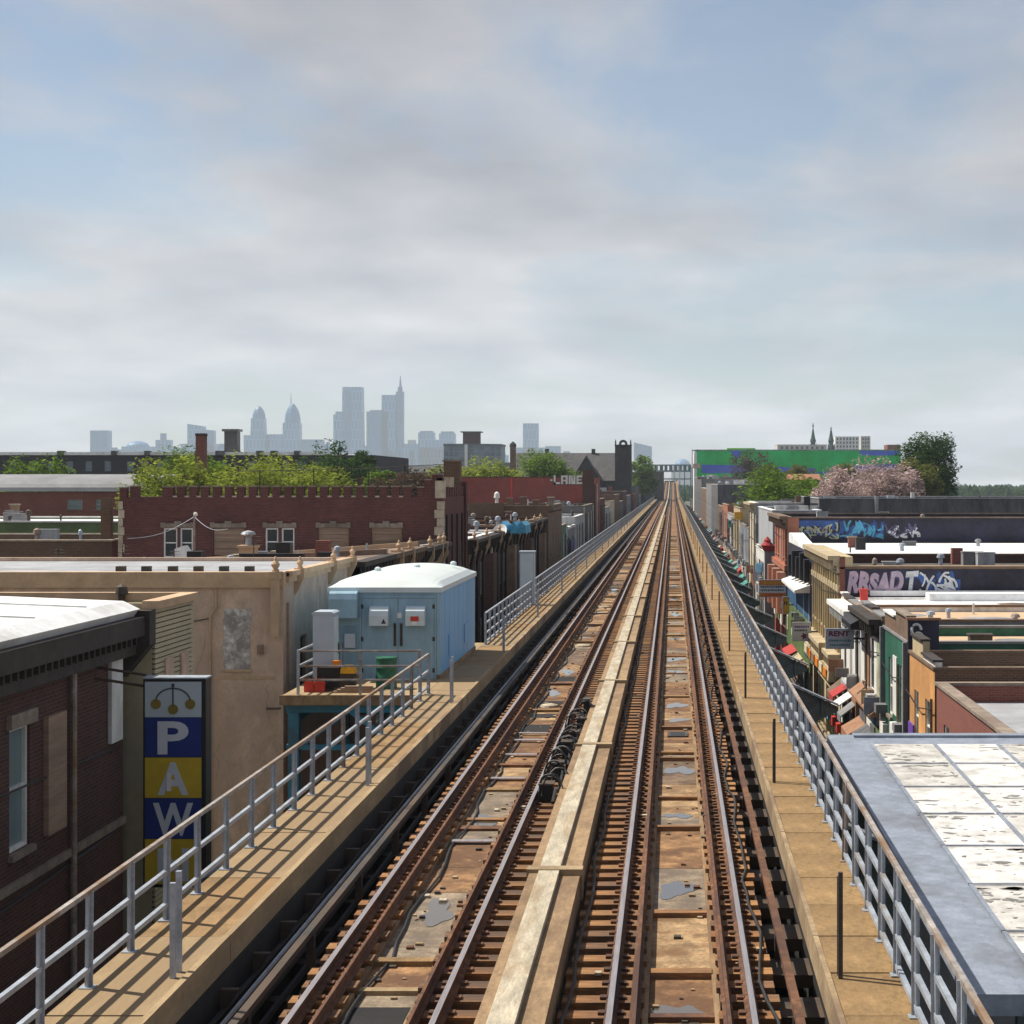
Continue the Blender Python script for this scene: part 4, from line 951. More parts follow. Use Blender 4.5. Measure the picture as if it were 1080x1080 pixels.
for i, ch in enumerate('PAWN'):
    zb2 = PZ(edges[i+2]-3.5, SY); size = 1.02
    lm = 'letter_grey'
    o = text(ch, size, .004, (0, SY-.0175, zb2), lm, sg, 'letter', off=.03)
    xs = [v.co.x for v in o.data.vertices]; zs = [v.co.z for v in o.data.vertices]
    k = .66/(max(zs)-min(zs)); wx = .62/(max(xs)-min(xs)) if i != 2 else .8/(max(xs)-min(xs)); c = (fx0+fx1)/2
    for v in o.data.vertices: v.co.x = c+(v.co.x-(max(xs)+min(xs))/2)*wx; v.co.z = zb2+(v.co.z-min(zs))*k
c = (fx0+fx1)/2; zc = PZ(744, SY)
for dxx, zz in ((-.34, PZ(742.5, SY)), (0, PZ(748, SY)), (.345, PZ(742.5, SY))):
    n = 20; MB().prism([(c+dxx+.1*cos(2*pi*i/n), zz+.1*sin(2*pi*i/n)) for i in range(n)], 'y', SY-.012, SY-.03).build('gold_ball', 'ball_gold', sg)
arc = MB(); R_ = .345
pts = [(c+R_*cos(t), PZ(740, SY)+.27*sin(t)) for t in [pi*i/16 for i in range(17)]]
for (a, b), (d, e) in zip(pts, pts[1:]): arc.tube([(a, SY-.02, b), (d, SY-.02, e)], .014, 6)
arc.tube([(c, SY-.02, PZ(746, SY)), (c, SY-.02, PZ(722, SY))], .014, 6); arc.lathe(c, SY-.02, [(.03, PZ(724, SY)), (.03, PZ(721, SY))], 8)
arc.build('ball_bracket', 'ink_dark', sg)
for z in (PZ(712, SY), PZ(724, SY)):
    MB().tube([(-11.6, SY+.2, z+.14), (sx0, SY+.2, z-.02)], .03, 6).build('mounting_arm', 'dark_steel', sg)
MB().box(fx0+.33+.12, fx0+.33+.2, SY-.06, SY-.02, PZ(834, SY), PZ(816, SY)).build('lamp_tube', 'white_paint', sg)

# beige stucco rowhouse end wall
BY = 50.9
r, ro, zr = building('stucco_house', 'tan stucco row house with a blank end wall and grey patch', 'house', -32, LX, BY, 61.5, PZ(604, BY), 'stucco', 'roof_silver',
    {'E': [(53.2, 54.2, 7.0, 8.9), (56.0, 57.0, 7.0, 8.9), (58.8, 59.8, 7.0, 8.9)]}, par=.12, win=dict(fm='tan_board', gm='glass_dark'))
zp = PZ(604, BY)
MB().box(-32.05, LX+.02, BY-.09, BY+.3, zp-.42, zp+.02).build('coping', 'stucco_trim', r)
a, b, z0_, z1_ = PX(235.5, BY), PX(264, BY), PZ(706, BY), PZ(642, BY)
n = 22; pts = []
for i in range(n):
    t = i/n*4; s_, f_ = int(t), t-int(t)
    p = [(a+(b-a)*f_, z0_), (b, z0_+(z1_-z0_)*f_), (b-(b-a)*f_, z1_), (a, z1_-(z1_-z0_)*f_)][s_]
    pts.append((p[0]+random.uniform(-.03, .03), p[1]+random.uniform(-.03, .03)))
MB().prism(pts, 'y', BY-.012, BY-.0005).build('patch', 'patch_grey', r)
MB().box(a-.05, b+.05, BY-.05, BY-.013, z0_-.06, z0_).build('patch_sill', 'stucco_trim', r)
for px in (126, 153, 181, 208, 235, 262):
    x = PX(px, BY+3); MB().box(x-.12, x+.12, BY+3, BY+3.3, zr-.02, zr+.16).build('roof_vent', 'dark_steel', ro)
br2 = MB().prism([(BY-.28, 9.1), (BY-.12, 9.1), (BY-.0, 9.3), (BY-.0, 10.9), (BY-.3, 10.9)], 'x', LX-.3, LX-.08); br2.box(LX-.34, LX-.04, BY-.32, BY+.1, 10.72, 10.92)
urn(br2, LX-.19, BY-.15, 10.92, .75); br2.build('end_bracket', 'stucco_trim', r)
MB().tube([(LX-.45, BY-.05, 7.05), (LX-.2, BY-.35, 7.08), (LX+.0, BY-.4, 7.1)], .035, 6).build('pipe_stub', 'dark_steel', r)
MB().box(LX, LX+.06, BY+.4, BY+.5, 1, 10).build('downspout', 'tan_board', r)
# weathering and fittings on the blank wall
MB().tube([(PX(222, BY), BY-.04, 2), (PX(222, BY), BY-.04, PZ(650, BY)), (PX(228, BY), BY-.04, PZ(640, BY)), (PX(228, BY), BY-.04, zp-.45)], .03, 6).build('conduit', 'stucco_trim', r)
MB().tube([(PX(110, BY), BY-.03, PZ(655, BY)), (PX(180, BY), BY-.03, PZ(660, BY)), (PX(222, BY), BY-.03, PZ(652, BY))], .015, 5).build('cable', 'dark_steel', r)
MB().box(PX(272, BY), PX(278, BY), BY-.1, BY, PZ(690, BY), PZ(680, BY)).build('meter_box', 'galv_rust', r)
MB().box(PX(226, BY), PX(290, BY), BY-.018, BY-.001, PZ(716, BY), PZ(713, BY)).build('string_course', 'stucco_trim', r)
rk = random.Random(8)
for k in range(3):
    xk, zk = PX(rk.uniform(215, 290), BY), PZ(rk.uniform(630, 790), BY); pk = []
    for t in range(7): pk.append((xk, zk)); xk += rk.uniform(-.12, .12); zk -= rk.uniform(.08, .25)
    ck = MB()
    for (a1, b1), (a2, b2) in zip(pk, pk[1:]): ck.quad((a1-.004, BY-.0025, b1), (a1+.004, BY-.0025, b1), (a2+.004, BY-.0025, b2), (a2-.004, BY-.0025, b2))
    ck.build('crack', 'cornice_brown', r)
# front cornice with paired urns
def front_cornice(r, y0, y1, z, m, urns=()):
    q = MB(); q.box(LX, LX+.32, y0, y1, z-.42, z-.16); q.box(LX, LX+.48, y0-.02, y1+.02, z-.16, z+.02); q.box(LX, LX+.16, y0, y1, z-.75, z-.42)
    k = y0+.3
    while k < y1: q.prism([(LX+.16, z-.75), (LX+.2, z-.75), (LX+.44, z-.3), (LX+.44, z-.16), (LX+.16, z-.16)], 'y', k-.06, k+.06); k += .7
    q.build('cornice', m, r)
    for Y in urns:
        u = MB(); u.prism([(LX, z-1.3), (LX+.1, z-1.3), (LX+.5, z-.5), (LX+.5, z+.1), (LX-.0, z+.1)], 'y', Y-.09, Y+.09); urn(u, LX+.3, Y, z+.1, .7); u.build('cornice_urn', 'stucco_trim', r)
q = MB().box(LX, LX+.1, BY+.3, 61.4, zp-.3, zp-.02); q.box(LX, LX+.2, BY+.3, 61.4, zp-.12, zp+.03); q.build('cornice', 'stucco_trim', r)
for Y in (52.4, 57.6, 61.0):
    u = MB(); u.prism([(LX, zp-.7), (LX+.06, zp-.7), (LX+.3, zp-.2), (LX+.3, zp+.06), (LX, zp+.06)], 'y', Y-.08, Y+.08); urn(u, LX+.16, Y, zp+.06, .6); u.build('cornice_urn', 'stucco_trim', r)
# next row houses up to the crenellated one: roofs fall away from the street
def shed_house(label, y0, y1, zf, zbk, xb, wm, rm, pm, urns=(), ccol='cornice_dark'):
    r = thing('row_house', label, 'house', (LX-6, (y0+y1)/2, 0))
    T = TF('E', LX); ops = grid_ops(y0+.3, y1-.3, 3, (7.2, 3.6), .9, 1.8); q = MB(); wall(q, T, y0, y1, 0, zf, ops)
    for y in (y0, y1): q.quad((xb, y, 0), (LX, y, 0), (LX, y, zf), (xb, y, zbk))
    q.quad((xb, y0, 0), (xb, y1, 0), (xb, y1, zbk), (xb, y0, zbk)); q.build('wall', wm, r)
    for o in ops: window(r, T, o)
    ro = MB().quad((xb, y0, zbk+.01), (LX, y0, zf+.01), (LX, y1, zf+.01), (xb, y1, zbk+.01)).build('roof', rm, r)
    k = MB()
    for y in (y0+.02, y1-.3): k.prism([(xb, zbk), (LX+.1, zf), (LX+.1, zf+.22), (xb, zbk+.22)], 'y', y, y+.28)
    k.build('party_wall', pm, r)
    front_cornice(r, y0+.05, y1-.05, zf, ccol, urns)
    def zr(x): return zbk+(zf-zbk)*(x-xb)/(LX-xb)
    for k in range(9):
        x, y = CL.uniform(xb+1, LX-.8), CL.uniform(y0+.6, y1-.6); t = CL.random()
        if t < .3: vent(ro, x, y, zr(x), CL.uniform(.06, .1), CL.uniform(.3, .5), CL.choice(['galv', 'dark_steel']))
        elif t < .6: MB().tube([(x, y, zr(x)-.02), (x, y, zr(x)+CL.uniform(.2, .45))], .05, 6).build('vent_pipe', CL.choice(['dark_steel', 'galv', 'white_paint']), ro)
        elif t < .8: MB().prism([(x-.9, zr(x-.9)+.015), (x+.9, zr(x+.9)+.015), (x+.9, zr(x+.9)+.022), (x-.9, zr(x-.9)+.022)], 'y', y-.4, y+.4).build('roof_patch', CL.choice(['roof_tar', 'roof_grey', 'roof_silver']), ro)
        else:
            q = MB().tube([(x, y, zr(x)), (x, y, zr(x)+1.1)], .018, 5)
            for j in range(3): q.tube([(x-.2+.02*j, y, zr(x)+.75+.14*j), (x+.3-.03*j, y, zr(x)+.75+.14*j)], .01, 4)
            q.build('aerial', 'dark_steel', ro)
    return r, ro, zr
r, ro, zr = shed_house('brown row house with a tarred roof and dark box vents, behind the stucco house', 61.6, 68.6, 10.7, 9.7, -31, 'brick_brown', 'roof_brown', 'roof_brown')
MB().prism([(61.65, 9.6), (68.55, 9.6), (68.55, 10.6), (61.65, 10.6)], 'x', LX+.02, LX+.3).build('slate_mansard', 'slate', r)
x = PX(206.5, 63); chimney(ro, x, 63, zr(x), .5, .62, 'sign_black'); x = PX(134, 62.4); chimney(ro, x, 62.4, zr(x), .6, .45, 'brick_red')
x = PX(341, 66); chimney(ro, x, 66, zr(x), .5, .7, 'brick_red'); MB().box(PX(336, 64.5), PX(352, 64.5), 64.2, 64.8, zr(-12), zr(-12)+.3).build('hatch', 'sign_black', ro)
MB().box(PX(252, 65), PX(320, 65), 65, 65.3, zr(-14)-.2, zr(-14)+.32).build('parapet_wall', 'sign_black', ro)
r, ro, zr = shed_house('tan row house roof with a mushroom vent and black chimney, next to the crenellated building', 68.7, 77.2, 10.7, 9.35, -29, 'brick_brown', 'roof_brown', 'stucco_trim', (70.4, 73.4), 'cornice_brown')
x = PX(262, 71); z_ = zr(x); chimney(ro, x, 71, z_, .62, .6, 'stucco_trim', cap='stucco_trim'); MB().lathe(x, 71, [(.12, z_+.7), (.12, z_+1.0), (.1, z_+1.05), (.3, z_+1.13), (.24, z_+1.22), (.05, z_+1.28)], 14).build('mushroom_vent', 'galv', ro)
x = PX(300, 70); chimney(ro, x, 70, zr(x), .55, .72, 'sign_black')
x = PX(249, 70); MB().prism([(x-.25, zr(x)-.1), (x+.25, zr(x)-.1), (x+.16, zr(x)+.4), (x-.16, zr(x)+.4)], 'y', 69.8, 70.3).build('skylight', 'limestone', ro)
x = PX(288, 71); MB().prism([(x-.2, zr(x)-.1), (x+.2, zr(x)-.1), (x+.1, zr(x)+.4), (x-.1, zr(x)+.4)], 'y', 70.9, 71.4).build('skylight', 'limestone', ro)
MB().box(PX(270, 72), PX(281, 72), 72, 72.4, zr(PX(275, 72))-.1, zr(PX(275, 72))+.4).build('hatch', 'sign_slate', ro)
r, ro, zr = shed_house('row house with a weathered grey roof against the crenellated wall', 77.3, 86.0, 10.6, 8.9, -26.2, 'brick_dark', 'roof_silver', 'roof_brown', (79.4, 82.6, 84.2))
x = PX(193, 80); z_ = zr(x); MB().prism([(x-.3, z_), (x+.3, z_), (x+.28, z_+1.0), (x+.1, z_+1.25), (x-.28, z_+1.1)], 'y', 79.6, 80.4).build('covered_unit', 'white_paint', ro)
# mast with guy wires
ms = thing('antenna_mast', 'thin roof mast with slack wires in front of the crenellated brick wall', 'mast', (PX(205, 76), 76, 10.7))
x = PX(205, 76); MB().tube([(x, 76, 10.6), (x, 76, PZ(540, 76))], .04, 8).build('mast', 'galv_rust', ms)
MB().lathe(x+.05, 76, [(.02, PZ(545, 76)), (.09, PZ(543.5, 76)), (.09, PZ(541.5, 76)), (.03, PZ(540, 76))], 10).build('mast_cap', 'white_paint', ms)
for x2, y2, p2 in ((240, 73, 558), (134, 74, 568)):
    A = (x, 76, PZ(545, 76)); B = (PX(x2, y2), y2, PZ(p2, y2))
    MB().tube([tuple(A[k]+(B[k]-A[k])*t/8 for k in range(2))+(A[2]+(B[2]-A[2])*t/8-.25*sin(pi*t/8),) for t in range(9)], .011, 5).build('wire', 'galv', ms)

# ------------------------------------------------------------------ crenellated brick building
CY = 86.2
cx0, cx1 = PX(126, CY), LX
def cx(p): return PX(p, CY)
def czv(p): return PZ(p, CY)
ops = [(cx(172.5), cx(187), czv(588), czv(557)), (cx(190), cx(203.5), czv(588), czv(557)), (cx(225), cx(258), czv(586), czv(557), 'boarded'),
       (cx(280), cx(293.5), czv(586), czv(557)), (cx(297), cx(310.5), czv(586), czv(557)), (cx(335.5), cx(368), czv(586), czv(556.5), 'boarded'), (cx(391.5), cx(424), czv(586), czv(556.5), 'boarded')]
opsE = [(87.6, 88.3, 8.0, 10.4), (89.4, 90.1, 8.0, 10.4), (91.6, 92.3, 8.0, 10.4), (93.6, 94.3, 8.0, 10.4), (87.4, 94.4, .4, 3.4, 'shop'), (87.6, 88.3, 4.6, 6.8), (89.4, 90.1, 4.6, 6.8), (91.6, 92.3, 4.6, 6.8), (93.6, 94.3, 4.6, 6.8)]
r, ro, zr = building('crenellated_building', 'dark red brick building with a battlement parapet and pale corner quoins', 'building', cx0, cx1, CY, 95.6, czv(524.5), 'brick_castle', 'roof_tar', {'S': ops, 'E': opsE}, par=.9, win=dict(sill=None))
for a, b in ((170, 206), (222, 260), (277.5, 313), (333.5, 370), (390, 425)):
    l = MB().box(cx(a), cx(b), CY-.08, CY-.002, czv(556.5), czv(552)); l.box(cx((a+b)/2-3.5), cx((a+b)/2+3.5), CY-.12, CY-.081, czv(556.5), czv(549.5))
    for e, s in ((a, 1), (b, -1)): l.box(cx(e), cx(e+5*s), CY-.11, CY-.082, czv(556.5), czv(551))
    l.build('lintel', 'lintel', r)
def merlon(p0, p1, pt, pb=524.5, y0=CY, y1=CY+.35):
    m = MB().box(cx(p0), cx(p1), y0, y1, czv(pb), czv(pt)).build('merlon', 'brick_castle', r)
    MB().box(cx(p0)-.02, cx(p1)+.02, y0-.03, y1+.03, czv(pt), czv(pt)+.06).build('merlon_cap', 'lintel', m)
merlon(126, 133.5, 515); merlon(137, 146, 513.5)
p = 171
merlon(171, 182.5, 514)
p = 186.8
while p < 437: merlon(p, p+8.2, 513.6); MB().box(cx(p-4.35), cx(p), CY-.05, CY+.38, czv(524.5)+.002, czv(522.9)).build('crenel_sill', 'limestone', r); p += 12.55
merlon(440, 447, 514.3); merlon(447.2, 455.5, 506.5); merlon(455.7, 466.5, 500.5)
for i in range(9):                                                    # battlement on the street front
    y = 87.0+i*.98; MB().box(LX-.35, LX, y, y+.62, czv(524.5), czv(524.5)+.5).build('merlon', 'brick_castle', r)
for i in range(17):                                                   # quoins
    z = 5.6+i*.41; s = .40 if i % 2 else .28; s2 = .28 if i % 2 else .40
    MB().box(LX-s, LX+.05, CY-.05, CY+s2, z, z+.39).build('quoin', 'limestone', r)
    if i > 8: MB().box(cx0-.05, cx0+s*.6, CY-.05, CY+s2, z, z+.39).build('quoin', 'limestone', r)
MB().box(LX-.36, LX+.09, CY-.09, CY+.4, 12.7, czv(507)).build('corner_pier', 'limestone', r)
fi = MB().box(LX-.3, LX+.03, CY-.0, CY+.3, czv(507), czv(504)); urn(fi, LX-.14, CY+.15, czv(504), .8); fi.build('finial', 'cornice_dark', r)
MB().box(LX-.1, LX+.12, 94.9, 95.55, 9.0, PZ(508, 95)).build('end_pier', 'brick_castle', r)
MB().box(LX-.3, LX+.05, 88.5, 90.2, czv(514), czv(503)).build('stone_block', 'limestone', r)
for a, b in (('x', 0),): chimney(ro, LX-.6, 95.0, 13.0, .85, 1.55, 'brick_brown', cap='lintel')
wires = MB()
for px, py in ((331, 494), (389, 497), (427, 491), (274, 496)):
    x, z = PX(px, 94), PZ(py, 94); wires.tube([(x, 94, zr), (x, 94, z)], .035, 6)
wires.build('roof_post', 'dark_steel', r)
MB().tube([(PX(p_, 94), 94, PZ(q_, 94)) for p_, q_ in ((250, 497), (331, 495.5), (389, 494), (427, 491.5), (468, 490))], .02, 5).build('roof_wire', 'dark_steel', r)
dn = MB()
for i in range(5): y = 87.0+i*2.1; dn.tube([(LX+.1, y, .2), (LX+.1, y, 11.9)], .06, 6)
dn.build('downspouts', 'sign_black', r)

# ------------------------------------------------------------------ row houses beyond, with dark fronts and many downspouts
names = [('dark brick row house with a white roof just past the crenellated building', 'roof_white'), ('dark brick row house with blue tarpaulins on its roof', 'roof_silver'),
         ('dark brick row house with a tan roof, third past the crenellated building', 'roof_brown'), ('dark brick row house ending the dark row before the brown gable', 'roof_tar')]
Y = 96.6
for i, (lab, rm) in enumerate(names):
    y1 = Y+14.1; z = 10.35+.05*i
    r, ro, zr = building('row_house', lab, 'house', -24-i, LX, Y, y1-.1, z, 'brick_dark', rm, {'E': grid_ops(Y+.4, y1-.4, 5, (7.0, 3.8), .8, 1.9)}, par=.18, cap='cornice_brown' if i else 'roof_white')
    front_cornice(r, Y+.05, y1-.15, z, 'cornice_dark', (Y+.6, Y+7))
    for k in range(5):
        yy = Y+.5+k*2.85; d = MB().tube([(LX+.3, yy, z-.6), (LX+.16, yy, z-1.3), (LX+.16, yy, 1.0)], .09, 6); d.build('downspout', 'sign_black', r)
    bay = MB().prism([(LX, Y+8.5), (LX+.5, Y+9), (LX+.5, Y+11), (LX, Y+11.5)], 'z', 4.2, 9.3); bay.build('bay', 'cornice_brown' if i % 2 else 'brick_dark', r)
    chimney(ro, LX-3.5-i, y1-2, zr, .6, .9, 'brick_red' if i % 2 else 'brick_brown', cap='lintel'); vent(ro, LX-1.6, Y+5, zr, .12, .8); vent(ro, LX-2.6, Y+9, zr, .1, .6, 'dark_steel')
    if i == 1:
        for px, w in ((527, 10), (541, 7), (548, 9)):
            xx = PX(px, Y+6); tpb = MB(); tpb.prism([(xx, zr), (xx+w*.065, zr), (xx+w*.06, zr+.5), (xx+w*.03, zr+.75), (xx+.04, zr+.55)], 'y', Y+4, Y+8); tpb.build('tarpaulin', 'spray_cyan', ro)
    if i == 0: MB().box(LX+.16, LX+.34, Y+9.5, Y+10.2, 1, 9.6).build('pale_pilaster', 'cornice_beige', r)
    Y = y1
dish = thing('satellite_dish', 'grey satellite dish on the eave of the dark row houses', 'dish', (LX+.2, 113, 10.3))
MB().lathe(0, 0, [(.05, 0), (.35, .05), (.55, .16), (.56, .18), (.34, .08), (.04, .03)], 16).build('reflector', 'white_paint', dish); dish.children[0].location = (.1, 0, .45); dish.children[0].rotation_euler = (radians(62), 0, radians(-30))
MB().tube([(0, 0, 0), (.1, .1, .45)], .03, 6).build('arm', 'dark_steel', dish); dish.children[1].location = (0, 0, 0)

# brown brick gable building, red painted building with lettering, and on to the church
r, ro, zr = building('brown_brick_building', 'brown brick building with a stepped side wall past the dark row houses', 'building', PX(494, 153.5), LX+.4, 153.5, 172, PZ(534, 153.5), 'brick_brown', 'roof_brown', {'E': grid_ops(154, 171, 5, (7.0, 3.6), .9, 1.8)}, par=.3, cap='lintel')
front_cornice(r, 153.6, 171.9, 11.2, 'cornice_brown')
MB().box(PX(494, 153), PX(531, 153), 153.2, 153.6, 9, PZ(530.5, 153)).build('raised_parapet', 'brick_brown', r)
vent(ro, PX(524, 155), 155, PZ(532, 155)-.3, .14, 1.4, 'white_paint'); chimney(ro, PX(581, 155), 155, zr, .5, 1.0, 'lintel', cap='limestone')
RY = 249.0
r, ro, zr = building('red_building', 'long red painted wall with white block lettering near its end', 'building', -44, LX, RY, 272, PZ(503.5, RY), 'red_painted', 'roof_tar', {'E': grid_ops(250, 271, 6, (8.5, 4.5), 1.0, 2.0)}, par=.5, cap='cornice_dark', win=dict(gm='glass_dark'))
MB().box(PX(614.5, RY), LX+.1, RY-.15, RY+1.0, 5, PZ(495.5, RY)).build('end_pier', 'brick_dark', r)
MB().box(PX(538.5, RY), PX(540.5, RY), RY-.12, RY, 6, PZ(503.8, RY)).build('downspout', 'red_paint', r)
MB().box(-44, PX(614, RY), RY-.02, RY-.001, 5, PZ(531, RY)).build('bare_brick_base', 'brick_brown', r)
def blocks(ch, px, w, py0, py1, t, m, d):
    """one block letter from its strokes, as sprayed on the wall"""
    H_ = py1-py0; q = MB()
    st = {'L': [(0, 0, t, H_), (0, H_-t, w, H_)], 'A': [(0, 0, t, H_), (w-t, 0, w, H_), (t, 0, w-t, t), (t, H_*.5, w-t, H_*.5+t*.8)],
          'E': [(0, 0, t, H_), (t, 0, w, t), (t, H_-t, w, H_), (t, H_*.5-t*.4, w*.85, H_*.5+t*.4)], 'N': [(0, 0, t, H_), (w-t, 0, w, H_)], '-': [(0, H_*.45, w, H_*.65)]}[ch]
    for x0_, y0_, x1_, y1_ in st: q.box(PX(px+x0_, RY), PX(px+x1_, RY), RY-d, RY-d+.03, PZ(py0+y1_, RY), PZ(py0+y0_, RY))
    if ch == 'N': q.prism([(PX(px+t, RY), PZ(py0, RY)), (PX(px+t*2, RY), PZ(py0, RY)), (PX(px+w-t, RY), PZ(py1, RY)), (PX(px+w-2*t, RY), PZ(py1, RY))], 'y', RY-d, RY-d+.03)
    q.build('letter', m, r)
for ch_, px_, w_ in (('-', 580.5, 2.2), ('L', 584, 6.8), ('A', 591.8, 7), ('N', 599.8, 7.2), ('E', 608, 6.2)):
    blocks(ch_, px_+.7, w_, 502.2, 511.4, 2.2, 'ink_dark', .035); blocks(ch_, px_, w_, 501.4, 510.6, 2.1, 'spray_white', .075)
# lower houses between the gable and the red wall
lows = [(172.3, 186, 9.2, 'green_wall', 'roof_tar', 'low dark green fronted shop past the brown brick building'), (186.2, 203, 8.6, 'grey_mid', 'roof_white', 'low grey shop with a white roof under the red wall'),
        (203.2, 222, 9.6, 'grey_paint', 'roof_silver', 'pale grey shop with white trim under the red wall'), (222.2, 248.7, 10.6, 'brick_grey', 'roof_grey', 'grey block building directly in front of the red wall')]
for a, b, z, wm, rm, lab in lows:
    r, ro, zr = building('street_shop', lab, 'shop', -23, LX, a, b, z, wm, rm, {'E': grid_ops(a+.5, b-.5, 3, (5.0,), 1.1, 1.9)+[(a+1, b-1, .4, 3.2, 'shop')], 'S': [(-14.2, -12.6, z-3.2, z-1.5)]}, par=.3, cap='white_paint' if 'white' in lab else 'lintel')
    vent(ro, -13, a+3, zr, .15, .9); rtu(ro, -15, a+7, zr)
    MB().prism([(LX, 4.6), (LX+1.2, 3.9), (LX+1.2, 3.5), (LX, 3.5)], 'y', a+.5, b-.5).build('awning', random.choice(['awning_red', 'awning_teal', 'awning_sky', 'awning_brown']), r)
    for yy in (a+.3, b-.5): MB().box(LX, LX+.1, yy, yy+.25, .2, z-.1).build('pilaster', 'white_paint', r)
MB().box(LX+.15, LX+.25, 190, 198, 6.2, 7.4).build('fascia_sign', 'sign_blue', bpy.data.objects[r.name])
rows = [(272.5, 292, 11.0, 'brick_dark', 'roof_grey', 'dark brick corner house just past the red building'), (292.2, 315, 9.4, 'grey_paint', 'roof_silver', 'pale grey low house past the red building'), (315.2, 340, 10.2, 'cream_wall', 'roof_grey', 'cream house on the left of the far street'),
        (340.2, 372, 11.2, 'brick_brown', 'roof_tar', 'brown brick house on the left of the far street'), (372.2, 400, 9.6, 'brick_grey', 'roof_silver', 'grey block house before the stone church'), (400.2, 430, 11.6, 'brick_dark', 'roof_grey', 'dark brick house before the stone church'), (430.2, 472, 10.4, 'grey_mid', 'roof_grey', 'grey house touching the stone church')]
for a, b, z, wm, rm, lab in rows:
    r, ro, zr = building('street_house', lab, 'house', -25, LX, a, b, z, wm, rm, {'E': grid_ops(a+.5, b-.5, 5, (6.2, 3.2), 1.1, 2.0)}, par=.4, cap='lintel')
    chimney(ro, -14, a+4, zr, .8, 1.4, 'brick_red', cap='lintel'); chimney(ro, -19, b-4, zr, .8, 1.3, 'brick_brown'); rtu(ro, -16, a+10, zr, 1.8, 1.5, 1.2)
# church
KY = 482.0
ch = thing('stone_church', 'dark stone church with a long slate roof and a square arched bell tower', 'church', (-25, KY, 0))
kx0, kx1, kz = PX(541, KY), PX(650, KY), PZ(477, KY)
MB().box(kx0, kx1, KY, KY+22, 0, kz-7.6).build('wall', 'stone_dark', ch)
rfm = MB().prism([(KY-.6, kz-7.6), (KY+22.6, kz-7.6), (KY+11, kz)], 'x', kx0-.4, kx1+.4); rfo = rfm.build('roof', 'slate', ch)
ga, gb = PX(603, KY), PX(634, KY); gm_ = (ga+gb)/2
MB().prism([(ga, 6), (gb, 6), (gb, kz-8.2), (gm_, kz-1.6), (ga, kz-8.2)], 'y', KY-2.2, KY+4).build('gable', 'stone_dark', ch)
MB().prism([(ga-.5, kz-8.4), (gm_, kz-1.5), (gb+.5, kz-8.4), (gb+.3, kz-7.9), (gm_, kz-.9), (ga-.3, kz-7.9)], 'y', KY-2.6, KY+5).build('gable_roof', 'slate', ch)
for d in (-2, 0, 2): MB().box(gm_+d-.4, gm_+d+.4, KY-2.26, KY-2.2, kz-11.5, kz-8.6).build('window', 'glass_dark', ch)
for px in (574, 624): chimney(rfo, PX(px, KY), KY+11, kz-.3, 1.0, 1.3, 'stone_dark', cap='slate')
MB().box(PX(538, KY), PX(543.5, KY), KY-.5, KY+2, 8, PZ(471, KY)).build('turret', 'brick_brown', ch); MB().lathe((PX(538, KY)+PX(543.5, KY))/2, KY+.7, [(1.0, PZ(471, KY)), (.8, PZ(468, KY)), (.1, PZ(465.5, KY))], 8).build('turret_cap', 'stone_dark', ch)
ta, tb, tz = PX(648.7, KY), PX(666, KY), PZ(469, KY)
tw = MB()
tops = [(ta+1.4, tb-1.4, 17.2, 19.6)]
wall(tw, TF('S', KY-1), ta, tb, 0, tz, [(ta+1.1, ta+1.9, 16.5, 20.5), (tb-1.9, tb-1.1, 16.5, 20.5)], .4)
wall(tw, TF('E', tb), KY-1, KY+3.6, 0, tz, [(KY+.2, KY+1.0, 16.5, 20.5), (KY+1.8, KY+2.6, 16.5, 20.5)], .4)
wall(tw, TF('W', ta), KY-1, KY+3.6, 0, tz, []); wall(tw, TF('N', KY+3.6), ta, tb, 0, tz, []); tw.quad((ta, KY-1, tz), (tb, KY-1, tz), (tb, KY+3.6, tz), (ta, KY+3.6, tz))
tw.build('bell_tower', 'stone_dark', ch)
tm, rO, rI = (ta+tb)/2, 1.15, .5
ring = MB(); n = 20; zc_ = tz+.15
for i in range(n):
    t0, t1 = 2*pi*i/n, 2*pi*(i+1)/n
    P4 = [(tm+R*cos(t), zc_+R*sin(t)) for R, t in ((rI, t0), (rO, t0), (rO, t1), (rI, t1))]
    ring.prism(P4, 'y', KY-1, KY-.4)
ring.build('arched_crown', 'stone_dark', ch)
for x in (ta+.18, tb-.18):
    MB().box(x-.18, x+.18, KY-1.02, KY-.5, tz, tz+.8).prism([(x-.18, tz+.8), (x+.18, tz+.8), (x, tz+1.5)], 'y', KY-1, KY-.5).build('pinnacle', 'stone_dark', ch)
MB().box(ta-.1, tb+.1, KY-1.1, KY+3.7, tz-.3, tz+.003).build('tower_cornice', 'stone_dark', ch)
# far side of the left street
Y = 506
for i in range(9):
    L = random.uniform(30, 52); z = [10.5, 12.5, 9.5, 13, 11, 14, 12, 15.5, 17][i]
    nm = ['first', 'second', 'third', 'fourth', 'fifth', 'sixth', 'seventh', 'eighth', 'ninth'][i]
    r, ro, zr = building('far_street_house', nm+' house past the stone church along the left of the far street', 'house', -30, LX, Y, Y+L-.4, z, ['brick_red', 'grey_dark', 'station_teal', 'brick_brown', 'grey_dark', 'grey_mid', 'brick_dark', 'grey_dark', 'station_teal'][i], 'roof_grey',
        {'E': grid_ops(Y+1, Y+L-1, 6, (7, 3.5), 1.4, 2.0)}, par=.4, group='houses of the far left street')
    chimney(ro, -14, Y+5, zr, 1, 1.5, 'brick_dark'); Y += L
